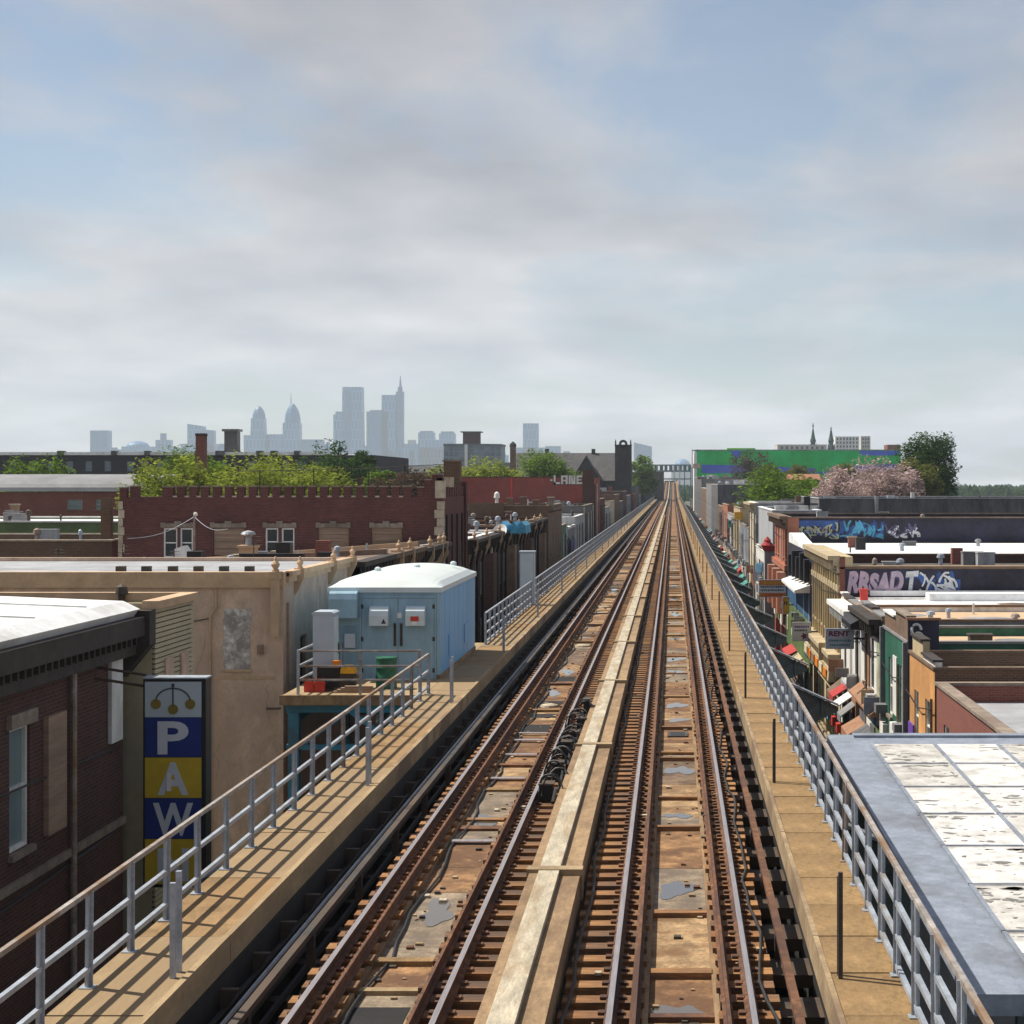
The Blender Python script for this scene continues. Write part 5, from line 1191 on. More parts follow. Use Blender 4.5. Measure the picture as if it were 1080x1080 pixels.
# ------------------------------------------------------------------ right side of the street, near to far (fronts at X = 8)
RX = 8.0
def rx_cornice(r, y0, y1, z, m, depth=.55, x=RX):
    q = MB(); q.box(x-depth*.6, x, y0, y1, z-.45, z-.18); q.box(x-depth, x, y0-.02, y1+.02, z-.18, z+.03); q.box(x-depth*.3, x, y0, y1, z-.8, z-.45)
    k = y0+.3
    while k < y1: q.box(x-depth*.85, x, k-.06, k+.06, z-.62, z-.18); k += .65
    return q.build('cornice', m, r)
def awning(r, y0, y1, zt2, drop, out_, m, x=RX):
    a = MB().prism([(x, zt2), (x-out_, zt2-drop), (x-out_, zt2-drop-.3), (x-out_+.03, zt2-drop-.3), (x-out_+.03, zt2-drop-.04), (x, zt2-.06)], 'y', y0, y1)
    return a.build('awning', m, r)
# nearest: orange storefront with violet and gold paint, past the canopy
r, ro, zr = building('brick_shop', 'red brick shop nearest the canopy on the right', 'shop', RX, 20, 40, 54.6, 7.3, 'brick_red', 'roof_silver', {'W': grid_ops(40.5, 54.4, 4, (4.6,), 1.0, 1.7)+[(41, 54, .4, 3.1, 'shop')]}, par=.5, cap='lintel')
clutter(ro, 8.5, 19.5, 40.5, 54, zr, 9)
r, ro, zr = building('painted_shop', 'orange shop with violet and gold paintwork at the right edge', 'shop', RX, 20, 55, 60.8, 7.7, 'brick_brown', 'roof_silver', {'W': grid_ops(55.3, 60.4, 2, (4.9,), 1.0, 1.7)+[(55.4, 60, .4, 3.2, 'shop')]}, par=.5, cap='cornice_brown', wms={'W': 'orange_wall'})
clutter(ro, 8.5, 19.5, 55.5, 60.3, zr, 6)
MB().box(RX-.06, RX-.002, 59.6, 60.8, 3.6, 5.4).build('violet_panel', 'purple_paint', r); MB().box(RX-.1, RX-.061, 58.2, 60.0, 2.2, 4.4).build('gold_panel', 'yellow_paint', r)
MB().box(RX-.05, RX-.002, 55.3, 58, 3.4, 4.6).build('violet_panel', 'purple_paint', r); MB().box(RX-.09, RX-.051, 55.5, 57.6, 3.6, 4.4).build('gold_panel', 'yellow_paint', r)
bb = thing('painted_board', 'black board with a pale blue painted swirl above the orange shop', 'board', (10, 61, 7.9))
bx0, bx1, bz0, bz1 = PX(957.5, 61), PX(990, 61), PZ(691, 61), PZ(654, 61)
MB().box(bx0, bx1, 60.9, 61.05, bz0, bz1).build('board', 'graffiti_black', bb); MB().box(bx0-.06, bx1+.06, 60.87, 61.08, bz1, bz1+.08).build('trim', 'awning_brown', bb)
for x in (bx0+.1, bx1-.1): MB().box(x-.05, x+.05, 60.96, 61.04, 4.5, bz0).build('post', 'dark_steel', bb)
for k in range(3):
    R = .16; cxx = PX(966+2*k, 61); czz = PZ(664+9*k, 61)
    MB().tube([(cxx+R*cos(t), 60.88, czz+R*1.2*sin(t)) for t in [i*pi/7 for i in range(13)]], .05, 6).build('painted_swirl', 'spray_silver', bb)
# green shop
r, ro, zr = building('green_shop', 'green fronted two storey shop beside the orange shop', 'shop', RX, 21, 61.2, 68.2, 7.95, 'green_wall', 'stucco_trim', {'W': [(62.4, 63.5, 4.9, 7.0), (65.6, 66.7, 4.9, 7.0), (62, 67.4, .4, 3.2, 'shop')]}, par=.3, cap='grey_mid', wms={'W': 'green_wall'}, win=dict(fm='white_paint', gm='glass_pale'))
MB().box(RX-.04, RX-.002, 64.2, 65.2, 5.1, 7.2).build('white_panel', 'white_paint', r)
for y in (61.3, 68.0): MB().box(RX-.18, RX, y-.12, y+.12, 0, 8.0).build('pilaster', 'grey_mid', r)
MB().box(RX-.3, RX-.05, 62.9, 64.0, 4.2, 4.95).build('air_conditioner', 'white_paint', r)
ban = MB().prism([(RX-.1, 3.9), (RX-.5, 3.6), (RX-.55, 3.0), (RX-.42, 2.9), (RX-.1, 3.3)], 'y', 62.3, 64.0).build('bunting', 'magenta_cloth', r)
awning(r, 61.4, 64.4, 3.2, .5, .8, 'awning_brown'); awning(r, 64.8, 68, 3.3, .4, .7, 'grey_mid')
# pair of white/brown storefronts
r, ro, zr = building('white_shop', 'white fronted shop with a brown pent roof between the green shop and the tan building', 'shop', RX, 22, 68.4, 76.8, 8.15, 'white_paint', 'stucco_trim', {'W': [(69.2, 70.2, 5.2, 7.2), (71.6, 72.6, 5.2, 7.2), (74.2, 75.2, 5.2, 7.2), (69, 76, .4, 3.2, 'shop')]}, par=.2, cap='cornice_brown', win=dict(fm='grey_dark'), wms={'S': 'grey_mid'})
MB().prism([(RX, 5.0), (RX-.5, 4.6), (RX-.5, 4.5), (RX, 4.5)], 'y', 68.5, 76.7).build('pent_roof', 'awning_brown', r)
MB().box(RX-.06, RX-.002, 68.6, 70.2, 5.2, 8.0).build('painted_panel', 'spray_olive', r); MB().box(RX-.06, RX-.002, 72.9, 74.0, 5.2, 8.0).build('painted_panel', 'awning_brown', r)
MB().box(RX-.07, RX-.002, 70.8, 71.4, 3.4, 4.4).build('blue_panel', 'spray_cyan', r)
rx_cornice(r, 68.5, 76.7, 8.2, 'cornice_dark')
q = MB().prism([(RX, 8.1), (RX-.8, 7.7), (RX-.8, 7.5), (RX, 7.4)], 'y', 73, 76.7).build('black_awning', 'sign_black', r)
awning(r, 68.6, 70.6, 3.5, .5, .8, 'white_paint'); awning(r, 70.9, 73.4, 3.7, .45, .7, 'grey_dark'); awning(r, 73.8, 76.5, 3.6, .5, .85, 'awning_brown')
# low building with white roof directly before the lilac graffiti wall
r, ro, zr = building('low_white_roof_building', 'low building with a bright white roof under the lilac graffiti wall', 'building', RX, 34, 77.0, 85.6, 8.0, 'white_paint', 'roof_white', {'W': [(78, 79, 4.8, 6.9), (80.4, 81.4, 4.8, 6.9), (83, 84, 4.8, 6.9), (77.6, 85, .4, 3.2, 'shop')]}, par=.1, wms={'S': 'grey_mid'}, win=dict(fm='grey_dark'))
rx_cornice(r, 77.1, 85.5, 7.9, 'white_paint', .7)
awning(r, 77.4, 78.9, 4.0, .6, .8, 'grey_mid'); awning(r, 79.1, 80.9, 4.15, .6, .9, 'white_paint'); awning(r, 81.1, 83.0, 4.3, .5, .8, 'awning_red'); awning(r, 83.2, 85.4, 4.2, .55, .7, 'cornice_brown')
chimney(ro, 9.0, 84.8, zr, .35, .55, 'red_paint'); MB().box(12, 34, 84.2, 85.5, zr, zr+.35).build('roof_kerb', 'roof_white', ro)
for y in (78.2, 80.5, 82.8): MB().box(RX-.9, RX-.5, y-.3, y+.3, 2.6, 3.0).build('sign_box', random.choice(['sign_white', 'red_paint', 'spray_cyan']), r)
# tan building with the lilac lettering
TY = 86.0; tz1 = 9.32
r, ro, zr = building('tan_corner_building', 'tan fronted building with big lilac graffiti letters on its dark side wall', 'building', RX, 36, TY, 102.8, tz1, 'brick_dark', 'roof_tar',
    {'W': [(y, y+.75, 6.0, 8.0) for y in (87.4, 89.4, 91.4, 93.4, 95.4, 97.4, 99.4, 101.2)]+[(87, 94, .4, 3.0, 'shop'), (95, 102, .4, 3.0, 'shop')]}, par=.45, cap='cornice_brown', wms={'W': 'beige_wall', 'S': 'graffiti_black'}, win=dict(fm='cornice_beige', gm='glass_dark', sill='cornice_beige'))
MB().box(8.25, 36, TY+.02, TY+.3, tz1+.095, tz1+.16).build('tan_coping', 'stucco_trim', r)
MB().box(RX-.02, 8.22, TY-.06, TY-.002, 5.5, tz1+.6).build('brick_pier', 'brick_red', r)
MB().box(RX-.02, 8.6, TY, 102.8, tz1+.1, tz1+.58).build('raised_front', 'beige_wall', r)
rx_cornice(r, TY, 102.8, tz1+.6, 'cornice_beige', .6); rx_cornice(r, TY, 102.8, 5.2, 'cornice_beige', .6)
MB().box(RX-.1, RX-.003, TY, 102.8, 8.2, 8.5).build('belt_course', 'cornice_beige', r)
for i in range(12):
    y = TY+.25+i*1.4; MB().box(RX-.12, RX-.002, y, y+.18, 5.3, 9.0).build('pilaster', 'beige_wall', r)
MB().prism([(RX, 4.75), (RX-.5, 4.5), (RX-.55, 3.9), (RX-.5, 3.86), (RX, 3.9)], 'y', 86.4, 102.4).build('shop_sign_band', 'cornice_beige', r)
for i in range(6): MB().box(RX-.6, RX-.56, 87.2+i*2.5, 88.9+i*2.5, 3.98, 4.4).build('shop_sign', ['sign_orange', 'awning_cream', 'sign_orange', 'awning_brown'][i % 4], r)
def graffiti(s, px0, px1, py0, py1, Y, m, parent, edge=None, shear=.2, off=.06):
    xa, xb, za, zb = PX(px0, Y), PX(px1, Y), PZ(py1, Y), PZ(py0, Y)
    for k, (mm, of, dd) in enumerate(((edge, off+.05, .022), (m, off, .03))):
        if not mm: continue
        o = text(s, 1.0, .002, (0, 0, 0), mm, parent, 'graffiti', shear, of)
        xs = [v.co.x for v in o.data.vertices]; zs = [v.co.z for v in o.data.vertices]
        ax, az = min(xs), min(zs); kx = (xb-xa)/(max(xs)-ax); kz_ = (zb-za)/(max(zs)-az)
        for v in o.data.vertices:
            t = (v.co.x-ax)*kx; w_ = .06*sin(t*3.1)
            v.co.x = xa+t; v.co.z = za+(v.co.z-az)*kz_+w_; v.co.y = Y-dd-.004*k+v.co.y*.5
def ribbon(mb, pts, w, y, m=0):
    L = []
    for i, p in enumerate(pts):
        a, b = pts[max(0, i-1)], pts[min(len(pts)-1, i+1)]; dx_, dz_ = b[0]-a[0], b[1]-a[1]; l = sqrt(dx_*dx_+dz_*dz_) or 1
        L.append(((p[0]-dz_/l*w, y, p[1]+dx_/l*w), (p[0]+dz_/l*w, y, p[1]-dx_/l*w)))
    for (a, b), (c, d) in zip(L, L[1:]): mb.quad(a, b, d, c, m)
def wild(px0, px1, py0, py1, Y, m1, m2, parent, n):
    '''unreadable interlocked sprayed strokes'''
    x0, x1, z0, z1 = PX(px0, Y), PX(px1, Y), PZ(py1, Y), PZ(py0, Y); H = z1-z0
    for mm, d, ww, k in ((m2, .006, .20, n//2), (m1, .014, .085, n)):
        q = MB()
        for i in range(k):
            u = x0+(x1-x0)*(i+.5)/k+random.uniform(-.15, .15); zz = z0+H*random.uniform(.15, .55); ang = random.choice([pi/2, pi/2+.35, pi/2-.3, .2, -.5, 1.0]); cur = random.uniform(-1.6, 1.6); L = H*random.uniform(.4, .75); pts = []
            for t in range(8):
                pts.append((min(max(u, x0), x1), min(max(zz, z0+.05), z1-.05))); u += cos(ang)*L/7; zz += sin(ang)*L/7; ang += cur/7
            ribbon(q, pts, ww*H*random.uniform(.35, .6), Y-d-.0004*i)
        o = q.build('graffiti', mm, parent); o['kind'] = 'stuff'
graffiti('RRSAD', 893, 953, 603, 627, TY, 'spray_lilac', r, 'spray_violet')
graffiti('T', 955, 969, 603, 627, TY, 'spray_silver', r, 'spray_blue')
wild(970, 1010, 603, 628, TY, 'spray_silver', 'spray_blue', r, 16)
MB().box(9.4, 36, TY-.3, TY-.003, 8.05, 8.3).build('flashing', 'roof_white', r)
vent(ro, 12, 95, zr, .12, .6); rtu(ro, 20, 97, zr, 1.6, 1.4, 1.0); chimney(ro, 16, 101.5, zr, .6, .9, 'brick_red')
# dark and blue fronted building with white roof
r, ro, zr = building('blue_shop', 'blue and green fronted shop with a broad white roof and black chimney', 'shop', RX, 40, 103.2, 124.6, 9.35, 'graffiti_black', 'roof_white', {'W': [(105, 106, 7.6, 8.8), (109, 110, 7.6, 8.8), (113, 114, 7.6, 8.8), (105, 123, .4, 2.4, 'shop')]}, par=.06, win=dict(fm='grey_dark'))
MB().prism([(RX, 7.6), (RX-1.0, 7.25), (RX-1.0, 7.1), (RX, 7.1)], 'y', 103.5, 116).build('white_pent', 'white_paint', r)
MB().box(RX-.08, RX-.003, 103.3, 124.5, 5.4, 7.05).build('blue_band', 'blue_wall', r)
for i in range(42): MB().box(RX-.14, RX-.003, 103.35+i*.5, 103.78+i*.5, 2.5, 5.35).build('green_sheet', 'green_metal', r)
awning(r, 104, 108, 2.9, .5, .8, 'awning_brown'); awning(r, 109, 113, 2.9, .5, .8, 'cornice_beige'); awning(r, 114, 119, 2.9, .4, .8, 'awning_red')
chimney(ro, PX(907.5, 112), 112, zr, .6, .75, 'sign_black'); MB().prism([(103.4, 9.38), (124.4, 9.38), (124.4, 10.0), (123, 10.05), (112, 9.45)], 'x', RX+.02, 8.9).build('front_hump', 'roof_white', r)
pl_ = MB()
for k in range(5): pl_.box(RX-.4-.1*k, RX-.1, 104+k*2, 105+k*2, 7.7, 9.0+.3*(k % 2))
pl_.build('black_sheeting', 'sign_black', r)
for x, y in ((14, 110), (20, 118), (27, 108)): vent(ro, x, y, zr, .12, .5)
# orange brick bay house with the blue graffiti wall
OY = 125.0; oz = 11.0
r, ro, zr = building('orange_brick_house', 'orange brick corner house with red bays and a graffiti covered side wall', 'house', RX, 44, OY, 141, oz, 'graffiti_black', 'roof_tar', {'W': [(y, y+1.0, zz, zz+2.0) for zz in (8.1, 4.9) for y in (126.2, 129.2, 132.4, 135.6, 138.6)]+[(126, 140, .4, 3.2, 'shop')]}, par=.5, cap='roof_brown', wms={'W': 'brick_orange'}, win=dict(fm='red_paint', gm='glass_dark', sill='brick_orange', lintel='brick_orange'))
rx_cornice(r, OY, 141, oz+.1, 'cornice_brown', .6); MB().box(RX-.25, RX-.003, OY, 141, 7.3, 7.7).build('belt_course', 'brick_orange', r)
MB().box(RX-.03, RX+.75, OY-.05, OY-.002, .2, oz).build('corner_pier', 'brick_orange', r)
for y in (125.3, 131, 137): MB().prism([(RX, y), (RX-.7, y+.5), (RX-.7, y+1.9), (RX, y+2.4)], 'z', 4.3, 7.2).build('bay', 'brick_orange', r)
wild(836, 884, 551, 569, OY, 'spray_olive', 'spray_blue', r, 26); wild(886, 931, 549, 569.5, OY, 'spray_cyan', 'spray_blue', r, 26)
wild(934, 969, 552, 567, OY, 'spray_violet', 'spray_silver', r, 18)
MB().box(PX(840, OY), PX(884, OY), OY-.02, OY-.003, PZ(555, OY), PZ(549, OY)).build('painted_field', 'spray_blue', r)
# house row set back behind, dark grey parapets
r, ro, zr = building('grey_block_building', 'dark grey walled building with a pale coping in front of the blossom tree', 'building', PX(864, 172), 48, 172, 196, PZ(526, 172), 'grey_dark', 'roof_grey', {'S': [(PX(927, 172), PX(938, 172), PZ(545, 172), PZ(539.5, 172))]}, par=.6, cap='grey_paint', win=dict(gm='glass_pale'))
MB().box(PX(922.5, 172), PX(926, 172), 171.6, 172, 9, PZ(523, 172)).build('pilaster', 'grey_paint', r); chimney(ro, PX(964, 173), 174, PZ(527, 172), .35, .7, 'white_paint', name='vent_pipe')
chimney(ro, PX(858, 165), 173.0, PZ(538, 172), .6, 1.3, 'sign_black')
r, ro, zr = building('flat_roof_annex', 'low flat annex with a cluttered pale roof behind the orange brick house', 'building', PX(815, 146), PX(866, 146), 146, 170, PZ(539, 146), 'grey_paint', 'roof_grey', {'S': [(PX(p_, 146), PX(p_+7, 146), PZ(549, 146), PZ(543, 146)) for p_ in (820, 832, 845)]}, par=.5, cap='roof_white')
for px in (823, 836, 848, 858): rtu(ro, PX(px, 152), 152, zr, .9, .8, .8, random.choice(['grey_paint', 'dark_steel', 'white_paint']))
# grey block with cream front
r, ro, zr = building('grey_side_building', 'tall pale grey side wall with a cream street front, middle of the right row', 'building', RX, 20, 173.5, 189, PZ(531, 173.5), 'grey_paint', 'roof_grey', {'W': grid_ops(174, 188.6, 4, (8.0, 4.6), 1.0, 1.9)+[(175, 188, .4, 3.4, 'shop')]}, par=.5, cap='white_paint', wms={'W': 'cream_wall', 'S': 'grey_paint'}, win=dict(fm='tan_board'))
rx_cornice(r, 173.5, 189, PZ(531, 173.5), 'cornice_beige', .6)
MB().box(PX(797, 173), 20, 173.45, 173.498, 3, PZ(552, 173)).build('weathered_lower_wall', 'grey_mid', r)
mr = thing('roofed_bay', 'narrow grey bay with a small maroon peaked roof against the pale grey wall', 'bay', (7.6, 143, 8))
xa, xb = PX(803, 143), PX(816, 143); MB().prism([(xa, PZ(575, 143)), (xb+.4, PZ(575, 143)), (xb+.4, PZ(581, 143)), (xa+.2, PZ(581, 143))], 'y', 142.5, 144).build('roof_slab', 'awning_red', mr)
MB().lathe((xa+xb)/2, 143.2, [(.5, PZ(575, 143)), (.25, PZ(571, 143)), (.3, PZ(570, 143)), (.04, PZ(566, 143))], 10).build('finial', 'awning_red', mr)
MB().box(xa+.25, xb+.3, 142.6, 144, .14, PZ(581.1, 143)).build('oriel_wall', 'grey_paint', mr)
r, ro, zr = building('low_shop', 'low shop with a sky blue awning under the pale grey wall', 'shop', RX, 20, 144.4, 173, 7.4, 'grey_mid', 'roof_tar', {'W': grid_ops(145, 172, 5, (4.6,), 1.0, 1.8)+[(146, 171, .4, 3.0, 'shop')]}, par=.3, cap='white_paint', wms={'W': 'white_paint'})
MB().box(PX(797, 160), PX(806.5, 160), 160, 160.15, PZ(603, 160), PZ(594, 160)).build('sky_blue_sign', 'awning_sky', r)
# on into the distance
rr = [(189.3, 214, 8.6, 'blue_shopfront', 'sign_slate', 'slate blue fronted shop with white window frames on the right', 'roof_grey'), (214.2, 236, 10.4, 'x', 'beige_wall', 'beige fronted house with a yellow sign on the right of the street', 'roof_tar'),
      (236.2, 262, 9.2, 'x', 'grey_paint', 'pale grey low house right of the street before the dark slab', 'roof_silver'), (262.2, 290, 10.2, 'x', 'brick_orange', 'orange brick house right of the street before the dark slab', 'roof_brown'), (290.2, 319, 9.6, 'x', 'brick_brown', 'brown brick house touching the dark grey slab building', 'roof_grey'),
      (320, 372, PZ(511, 320), 'x', 'grey_dark', 'dark grey slab building, tallest in the right row', 'roof_white'), (372.4, 430, PZ(510, 372), 'x', 'grey_mid', 'grey building behind the dark grey slab on the right', 'roof_grey'), (430.4, 500, 12.2, 'x', 'brick_brown', 'brown building on the far right of the street', 'roof_white'), (500.4, 580, 14.6, 'x', 'grey_dark', 'dark building at the far right below the green mural', 'roof_grey'), (580.4, 660, 15.5, 'x', 'brick_grey', 'grey building at the far right end of the street', 'roof_white')]
for i, (a, b, z, nm, wm, lab, rm) in enumerate(rr):
    r, ro, zr = building('street_building', lab, 'building', RX, 22 if i != 5 else PX(789, 320)+6, a, b, z, wm, rm, {'W': grid_ops(a+.6, b-.6, 6, (6.4, 3.4) if z < 11 else (9.0, 6.2, 3.4), 1.1, 1.8)}, par=.45, cap='white_paint' if rm == 'roof_white' else 'lintel')
    rtu(ro, 12, a+6, zr, 1.8, 1.6, 1.2); chimney(ro, 17, a+3, zr, .8, 1.3, 'brick_red' if i % 2 else 'brick_grey', cap='lintel'); vent(ro, 10, a+9, zr, .2, 1.0); rtu(ro, 15, b-5, zr, 2.2, 1.6, 1.4, 'grey_mid')
    yy = a+.8
    while yy < b-3:
        w_ = random.uniform(2.2, 5.5); zz = random.uniform(3.0, 3.9); oo = random.uniform(.5, 1.1)
        MB().prism([(RX, zz), (RX-oo, zz-.45), (RX-oo, zz-.7), (RX, zz-.7)], 'y', yy, min(yy+w_, b-.5)).build('awning', random.choice(['grey_dark', 'cornice_brown', 'sign_slate', 'awning_brown', 'grey_mid', 'awning_teal', 'brick_dark', 'awning_cream', 'awning_red']), r); yy += w_+random.uniform(.5, 3)
    if i == 1: MB().box(PX(774.5, 214), PX(783, 214), 214.0, 214.19, PZ(548, 214), PZ(540, 214)).build('yellow_sign', 'yellow_paint', r)
    if i == 0:
        for y in range(190, 213, 4): MB().box(RX-.1, RX-.003, y, y+.3, 3, 8.5).build('white_mullion', 'white_paint', r)
# shop signs standing out over the pavement
def blade(label, px0, px1, py0, py1, Y, body, arm_to=RX):
    x0, x1, z0, z1 = PX(px0, Y), PX(px1, Y), PZ(py1, Y), PZ(py0, Y)
    s = thing('shop_sign', label, 'sign', ((x0+x1)/2, Y, z0))
    MB().box(x0, x1, Y, Y+.16, z0, z1).build('case', body, s)
    f = MB().box(x0-.03, x1+.03, Y-.02, Y+.18, z1, z1+.04); f.box(x0-.03, x1+.03, Y-.02, Y+.18, z0-.04, z0); f.box(x0-.03, x0, Y-.02, Y+.18, z0, z1); f.box(x1, x1+.03, Y-.02, Y+.18, z0, z1); f.build('frame', 'galv', s)
    if x1 < arm_to-.02: MB().box(x1, arm_to, Y+.05, Y+.11, (z0+z1)/2-.04, (z0+z1)/2+.04).build('mounting_arm', 'dark_steel', s)
    return s, x0, x1, z0, z1
def scribble(s, x0, x1, z, h, Y, m, n):
    q = MB(); x = x0
    while x < x1-.02:
        w = random.uniform(.5, 1.5)*h*.55; w = min(w, x1-x); q.box(x, x+w, Y-.006, Y-.0005, z+random.uniform(0, .15)*h, z+h*random.uniform(.8, 1)); x += w+h*.22
    o = q.build('print_line', m, s); return o
s, x0, x1, z0, z1 = blade('orange and white shop sign with lines of print, over the right pavement', 801, 828.5, 612, 629.5, 124, 'sign_white')
H = z1-z0; MB().box(x0, x1, 123.985, 123.999, z1-.3*H, z1).build('top_band', 'sign_orange', s); MB().box(x0, x1, 123.985, 123.999, z0, z0+.24*H).build('bottom_band', 'sign_orange', s)
scribble(s, x0+.08, x1-.08, z0+.54*H, .13*H, 124, 'ink_dark', 8); scribble(s, x0+.08, x1-.08, z0+.34*H, .13*H, 124, 'ink_dark', 8); scribble(s, x0+.3, x1-.3, z1-.24*H, .17*H, 123.985, 'yellow_paint', 6); scribble(s, x0+.4, x1-.2, z0+.05*H, .14*H, 123.985, 'red_paint', 6)
s, x0, x1, z0, z1 = blade('slate blue sign reading RENT in maroon letters, over the right pavement', 871.5, 900, 664, 683.5, 75, 'sign_bluegrey', 8.0)
H = z1-z0; o = text('RENT', .3, .003, (x0+.08, 74.992, z1-.32*H), 'ink_maroon', s, off=.012)
zs = [v.co.z for v in o.data.vertices]; xs = [v.co.x for v in o.data.vertices]
for v in o.data.vertices: v.co.z = z1-.36*H+(v.co.z-min(zs))*.28*H/(max(zs)-min(zs)); v.co.x = x0+.1+(v.co.x-min(xs))*(x1-x0-.25)/(max(xs)-min(xs))
scribble(s, x0+.1, x1-.1, z0+.34*H, .13*H, 75, 'ink_teal', 8); scribble(s, x0+.15, x1-.15, z0+.1*H, .13*H, 75, 'ink_teal', 8)
s, x0, x1, z0, z1 = blade('pale lilac sign with small print and a maroon emblem, beside the green shop front', 836, 855, 657, 675.5, 98.5, 'cabinet', 8.0)
H = z1-z0; scribble(s, x0+.1, x1-.1, z0+.72*H, .14*H, 98.5, 'purple_paint', 6); scribble(s, x0+.1, x1-.2, z0+.52*H, .12*H, 98.5, 'ink_dark', 6)
MB().prism([(x0+.62+.17*cos(i*pi/5)*(1 if i % 2 else .6), z0+.25*H+.2*sin(i*pi/5)*(1 if i % 2 else .6)) for i in range(10)], 'y', 98.488, 98.4995).build('emblem', 'ink_maroon', s)
for lab, p0, p1, q0, q1, Y, m in (('small teal sign on the right pavement far down the street', 768, 771.5, 549, 556, 230, 'awning_teal'), ('small white sign in front of the beige house on the right', 771.5, 775, 546, 552, 225, 'sign_white'), ('narrow yellow and red sign beside the green shop front', 826, 832, 630, 646, 118, 'yellow_paint')):
    s, x0, x1, z0, z1 = blade(lab, p0, p1, q0, q1, Y, m, 8.0); scribble(s, x0+.05, x1-.05, (z0+z1)/2, (z1-z0)*.25, Y, 'ink_dark', 3)
# ------------------------------------------------------------------ trees
def tree_mesh(seed, R, H, z0, leafs, clumps, lsize, flat=1.0):
    """crown built of leaf faces in clumps (unit tree: crown radius R, height H, starting at z0)"""
    rnd = random.Random(seed); q = MB(); centres = []
    for i in range(clumps):
        while True:
            x, y, z = (rnd.uniform(-1, 1) for _ in range(3))
            d = x*x+y*y+z*z
            if .05 < d < 1: break
        s = .55+.45*sqrt(d)
        centres.append((x*R*s, y*R*s, z0+H/2+z*H/2*flat*s, R*rnd.uniform(.24, .46)))
    for cx_, cy_, cz_, cr in centres:
        for i in range(leafs//clumps):
            while True:
                a, b, c_ = rnd.uniform(-1, 1), rnd.uniform(-1, 1), rnd.uniform(-.85, .85)
                if a*a+b*b+c_*c_ < 1: break
            p = (cx_+a*cr, cy_+b*cr, cz_+c_*cr); L = lsize*rnd.uniform(.6, 1.3)
            u = (rnd.uniform(-1, 1), rnd.uniform(-1, 1), rnd.uniform(-.6, .6)); v = (rnd.uniform(-1, 1), rnd.uniform(-1, 1), rnd.uniform(-.6, .6))
            k = L*.5
            q.quad(tuple(p[t]-u[t]*k for t in range(3)), tuple(p[t]+v[t]*k*.6 for t in range(3)), tuple(p[t]+u[t]*k for t in range(3)), tuple(p[t]-v[t]*k*.6 for t in range(3)))
    tr = MB(); tr.tube([(0, 0, 0), (.08*R*rnd.uniform(-1, 1), .05, z0*.6), (0, 0, z0+H*.35), (.05, .05, z0+H*.8)], R*.075, 8, r1=R*.02)
    for cx_, cy_, cz_, cr in centres[::max(1, clumps//16)]:
        zb = z0+H*rnd.uniform(.0, .35); tr.tube([(0, 0, zb), (cx_*.5, cy_*.5, (zb+cz_)/2+.1*H*rnd.random()), (cx_, cy_, cz_)], R*.03, 5, r1=R*.008)
    return q, tr
TREES = {}
def tree(label, px, py_top, Y, R, H, leafm, seed, z0=None, group=None, leafs=9000, clumps=60, lsize=.5):
    ztop = PZ(py_top, Y)
    z0 = ztop-H
    key = (seed, leafm, round(R, 1), round(H, 1), round(z0, 1))
    q, tr = tree_mesh(seed, R, H, z0, leafs, clumps, lsize)
    t = thing('tree', label, 'tree', (PX(px, Y), Y, 0), group)
    link('crown', q.mesh('crown', leafm), t, (0, 0, 0)); link('trunk', tr.mesh('trunk', 'bark', True), t, (0, 0, 0))
    return t
tree('lime green spring tree above the crenels, leftmost of the yellow-green trees', 180, 486, 150, 3.6, 6, 'leaf_lime', 1, lsize=.42)
tree('darker green tree just left of the brick chimney', 196, 477, 190, 4.2, 8, 'leaf_green', 2, lsize=.45)
tree('bright lime tree right of the brick chimney', 243, 484, 160, 4.6, 7, 'leaf_lime', 3, lsize=.42)
tree('lime tree behind the middle of the battlements', 288, 487, 165, 4.4, 7, 'leaf_lime', 4, lsize=.42)
tree('lime tree at the right end of the yellow-green trees', 325, 491, 160, 3.6, 6, 'leaf_lime', 5, lsize=.42)
tree('green tree showing behind the lime trees, near the brick chimney', 220, 479, 185, 3.0, 7, 'leaf_green', 6, lsize=.45)
tree('dark leafy tree covering the end of the purple warehouse', 353, 472, 250, 5.4, 10, 'leaf_deep', 7, lsize=.6)
tree('dark green tree beside the right corner of the purple warehouse', 381, 477, 262, 2.8, 8, 'leaf_deep', 8, lsize=.6)
tree('small green tree right of the purple warehouse', 404, 496, 220, 2.4, 5, 'leaf_green', 9, lsize=.5)
tree('pink brown tree behind the stepped end of the battlements', 432, 497, 170, 4.0, 5, 'leaf_bronze', 10, lsize=.45)
tree('lime tree left of the red painted wall', 480, 492, 290, 4.4, 7, 'leaf_lime', 11, lsize=.6)
tree('lime tree over the left end of the red painted wall', 515, 489, 300, 5.4, 7, 'leaf_lime', 12, lsize=.6)
tree('lime tree over the middle of the red painted wall', 534, 492, 300, 3.2, 6, 'leaf_lime', 13, lsize=.6)
tree('round bright green tree in front of the church roof', 578, 480, 330, 5.0, 6.5, 'leaf_green', 14, lsize=.6, leafs=10400)
tree('small green tree beside the church tower', 678, 483, 620, 5.2, 12, 'leaf_green', 15, lsize=1.0)
tree('brownish tree standing before the green and blue mural wall', 793, 476.5, 520, 6.2, 12, 'leaf_bronze', 16, lsize=.8, leafs=6400)
tree('bushy green tree on the right below the mural wall', 824, 496, 250, 5.0, 8, 'leaf_green', 17, lsize=.55, leafs=12000)
tree('smaller green tree at the right below the mural wall, beside the pink blossom', 848, 503, 262, 3.2, 7, 'leaf_green', 18, lsize=.55)
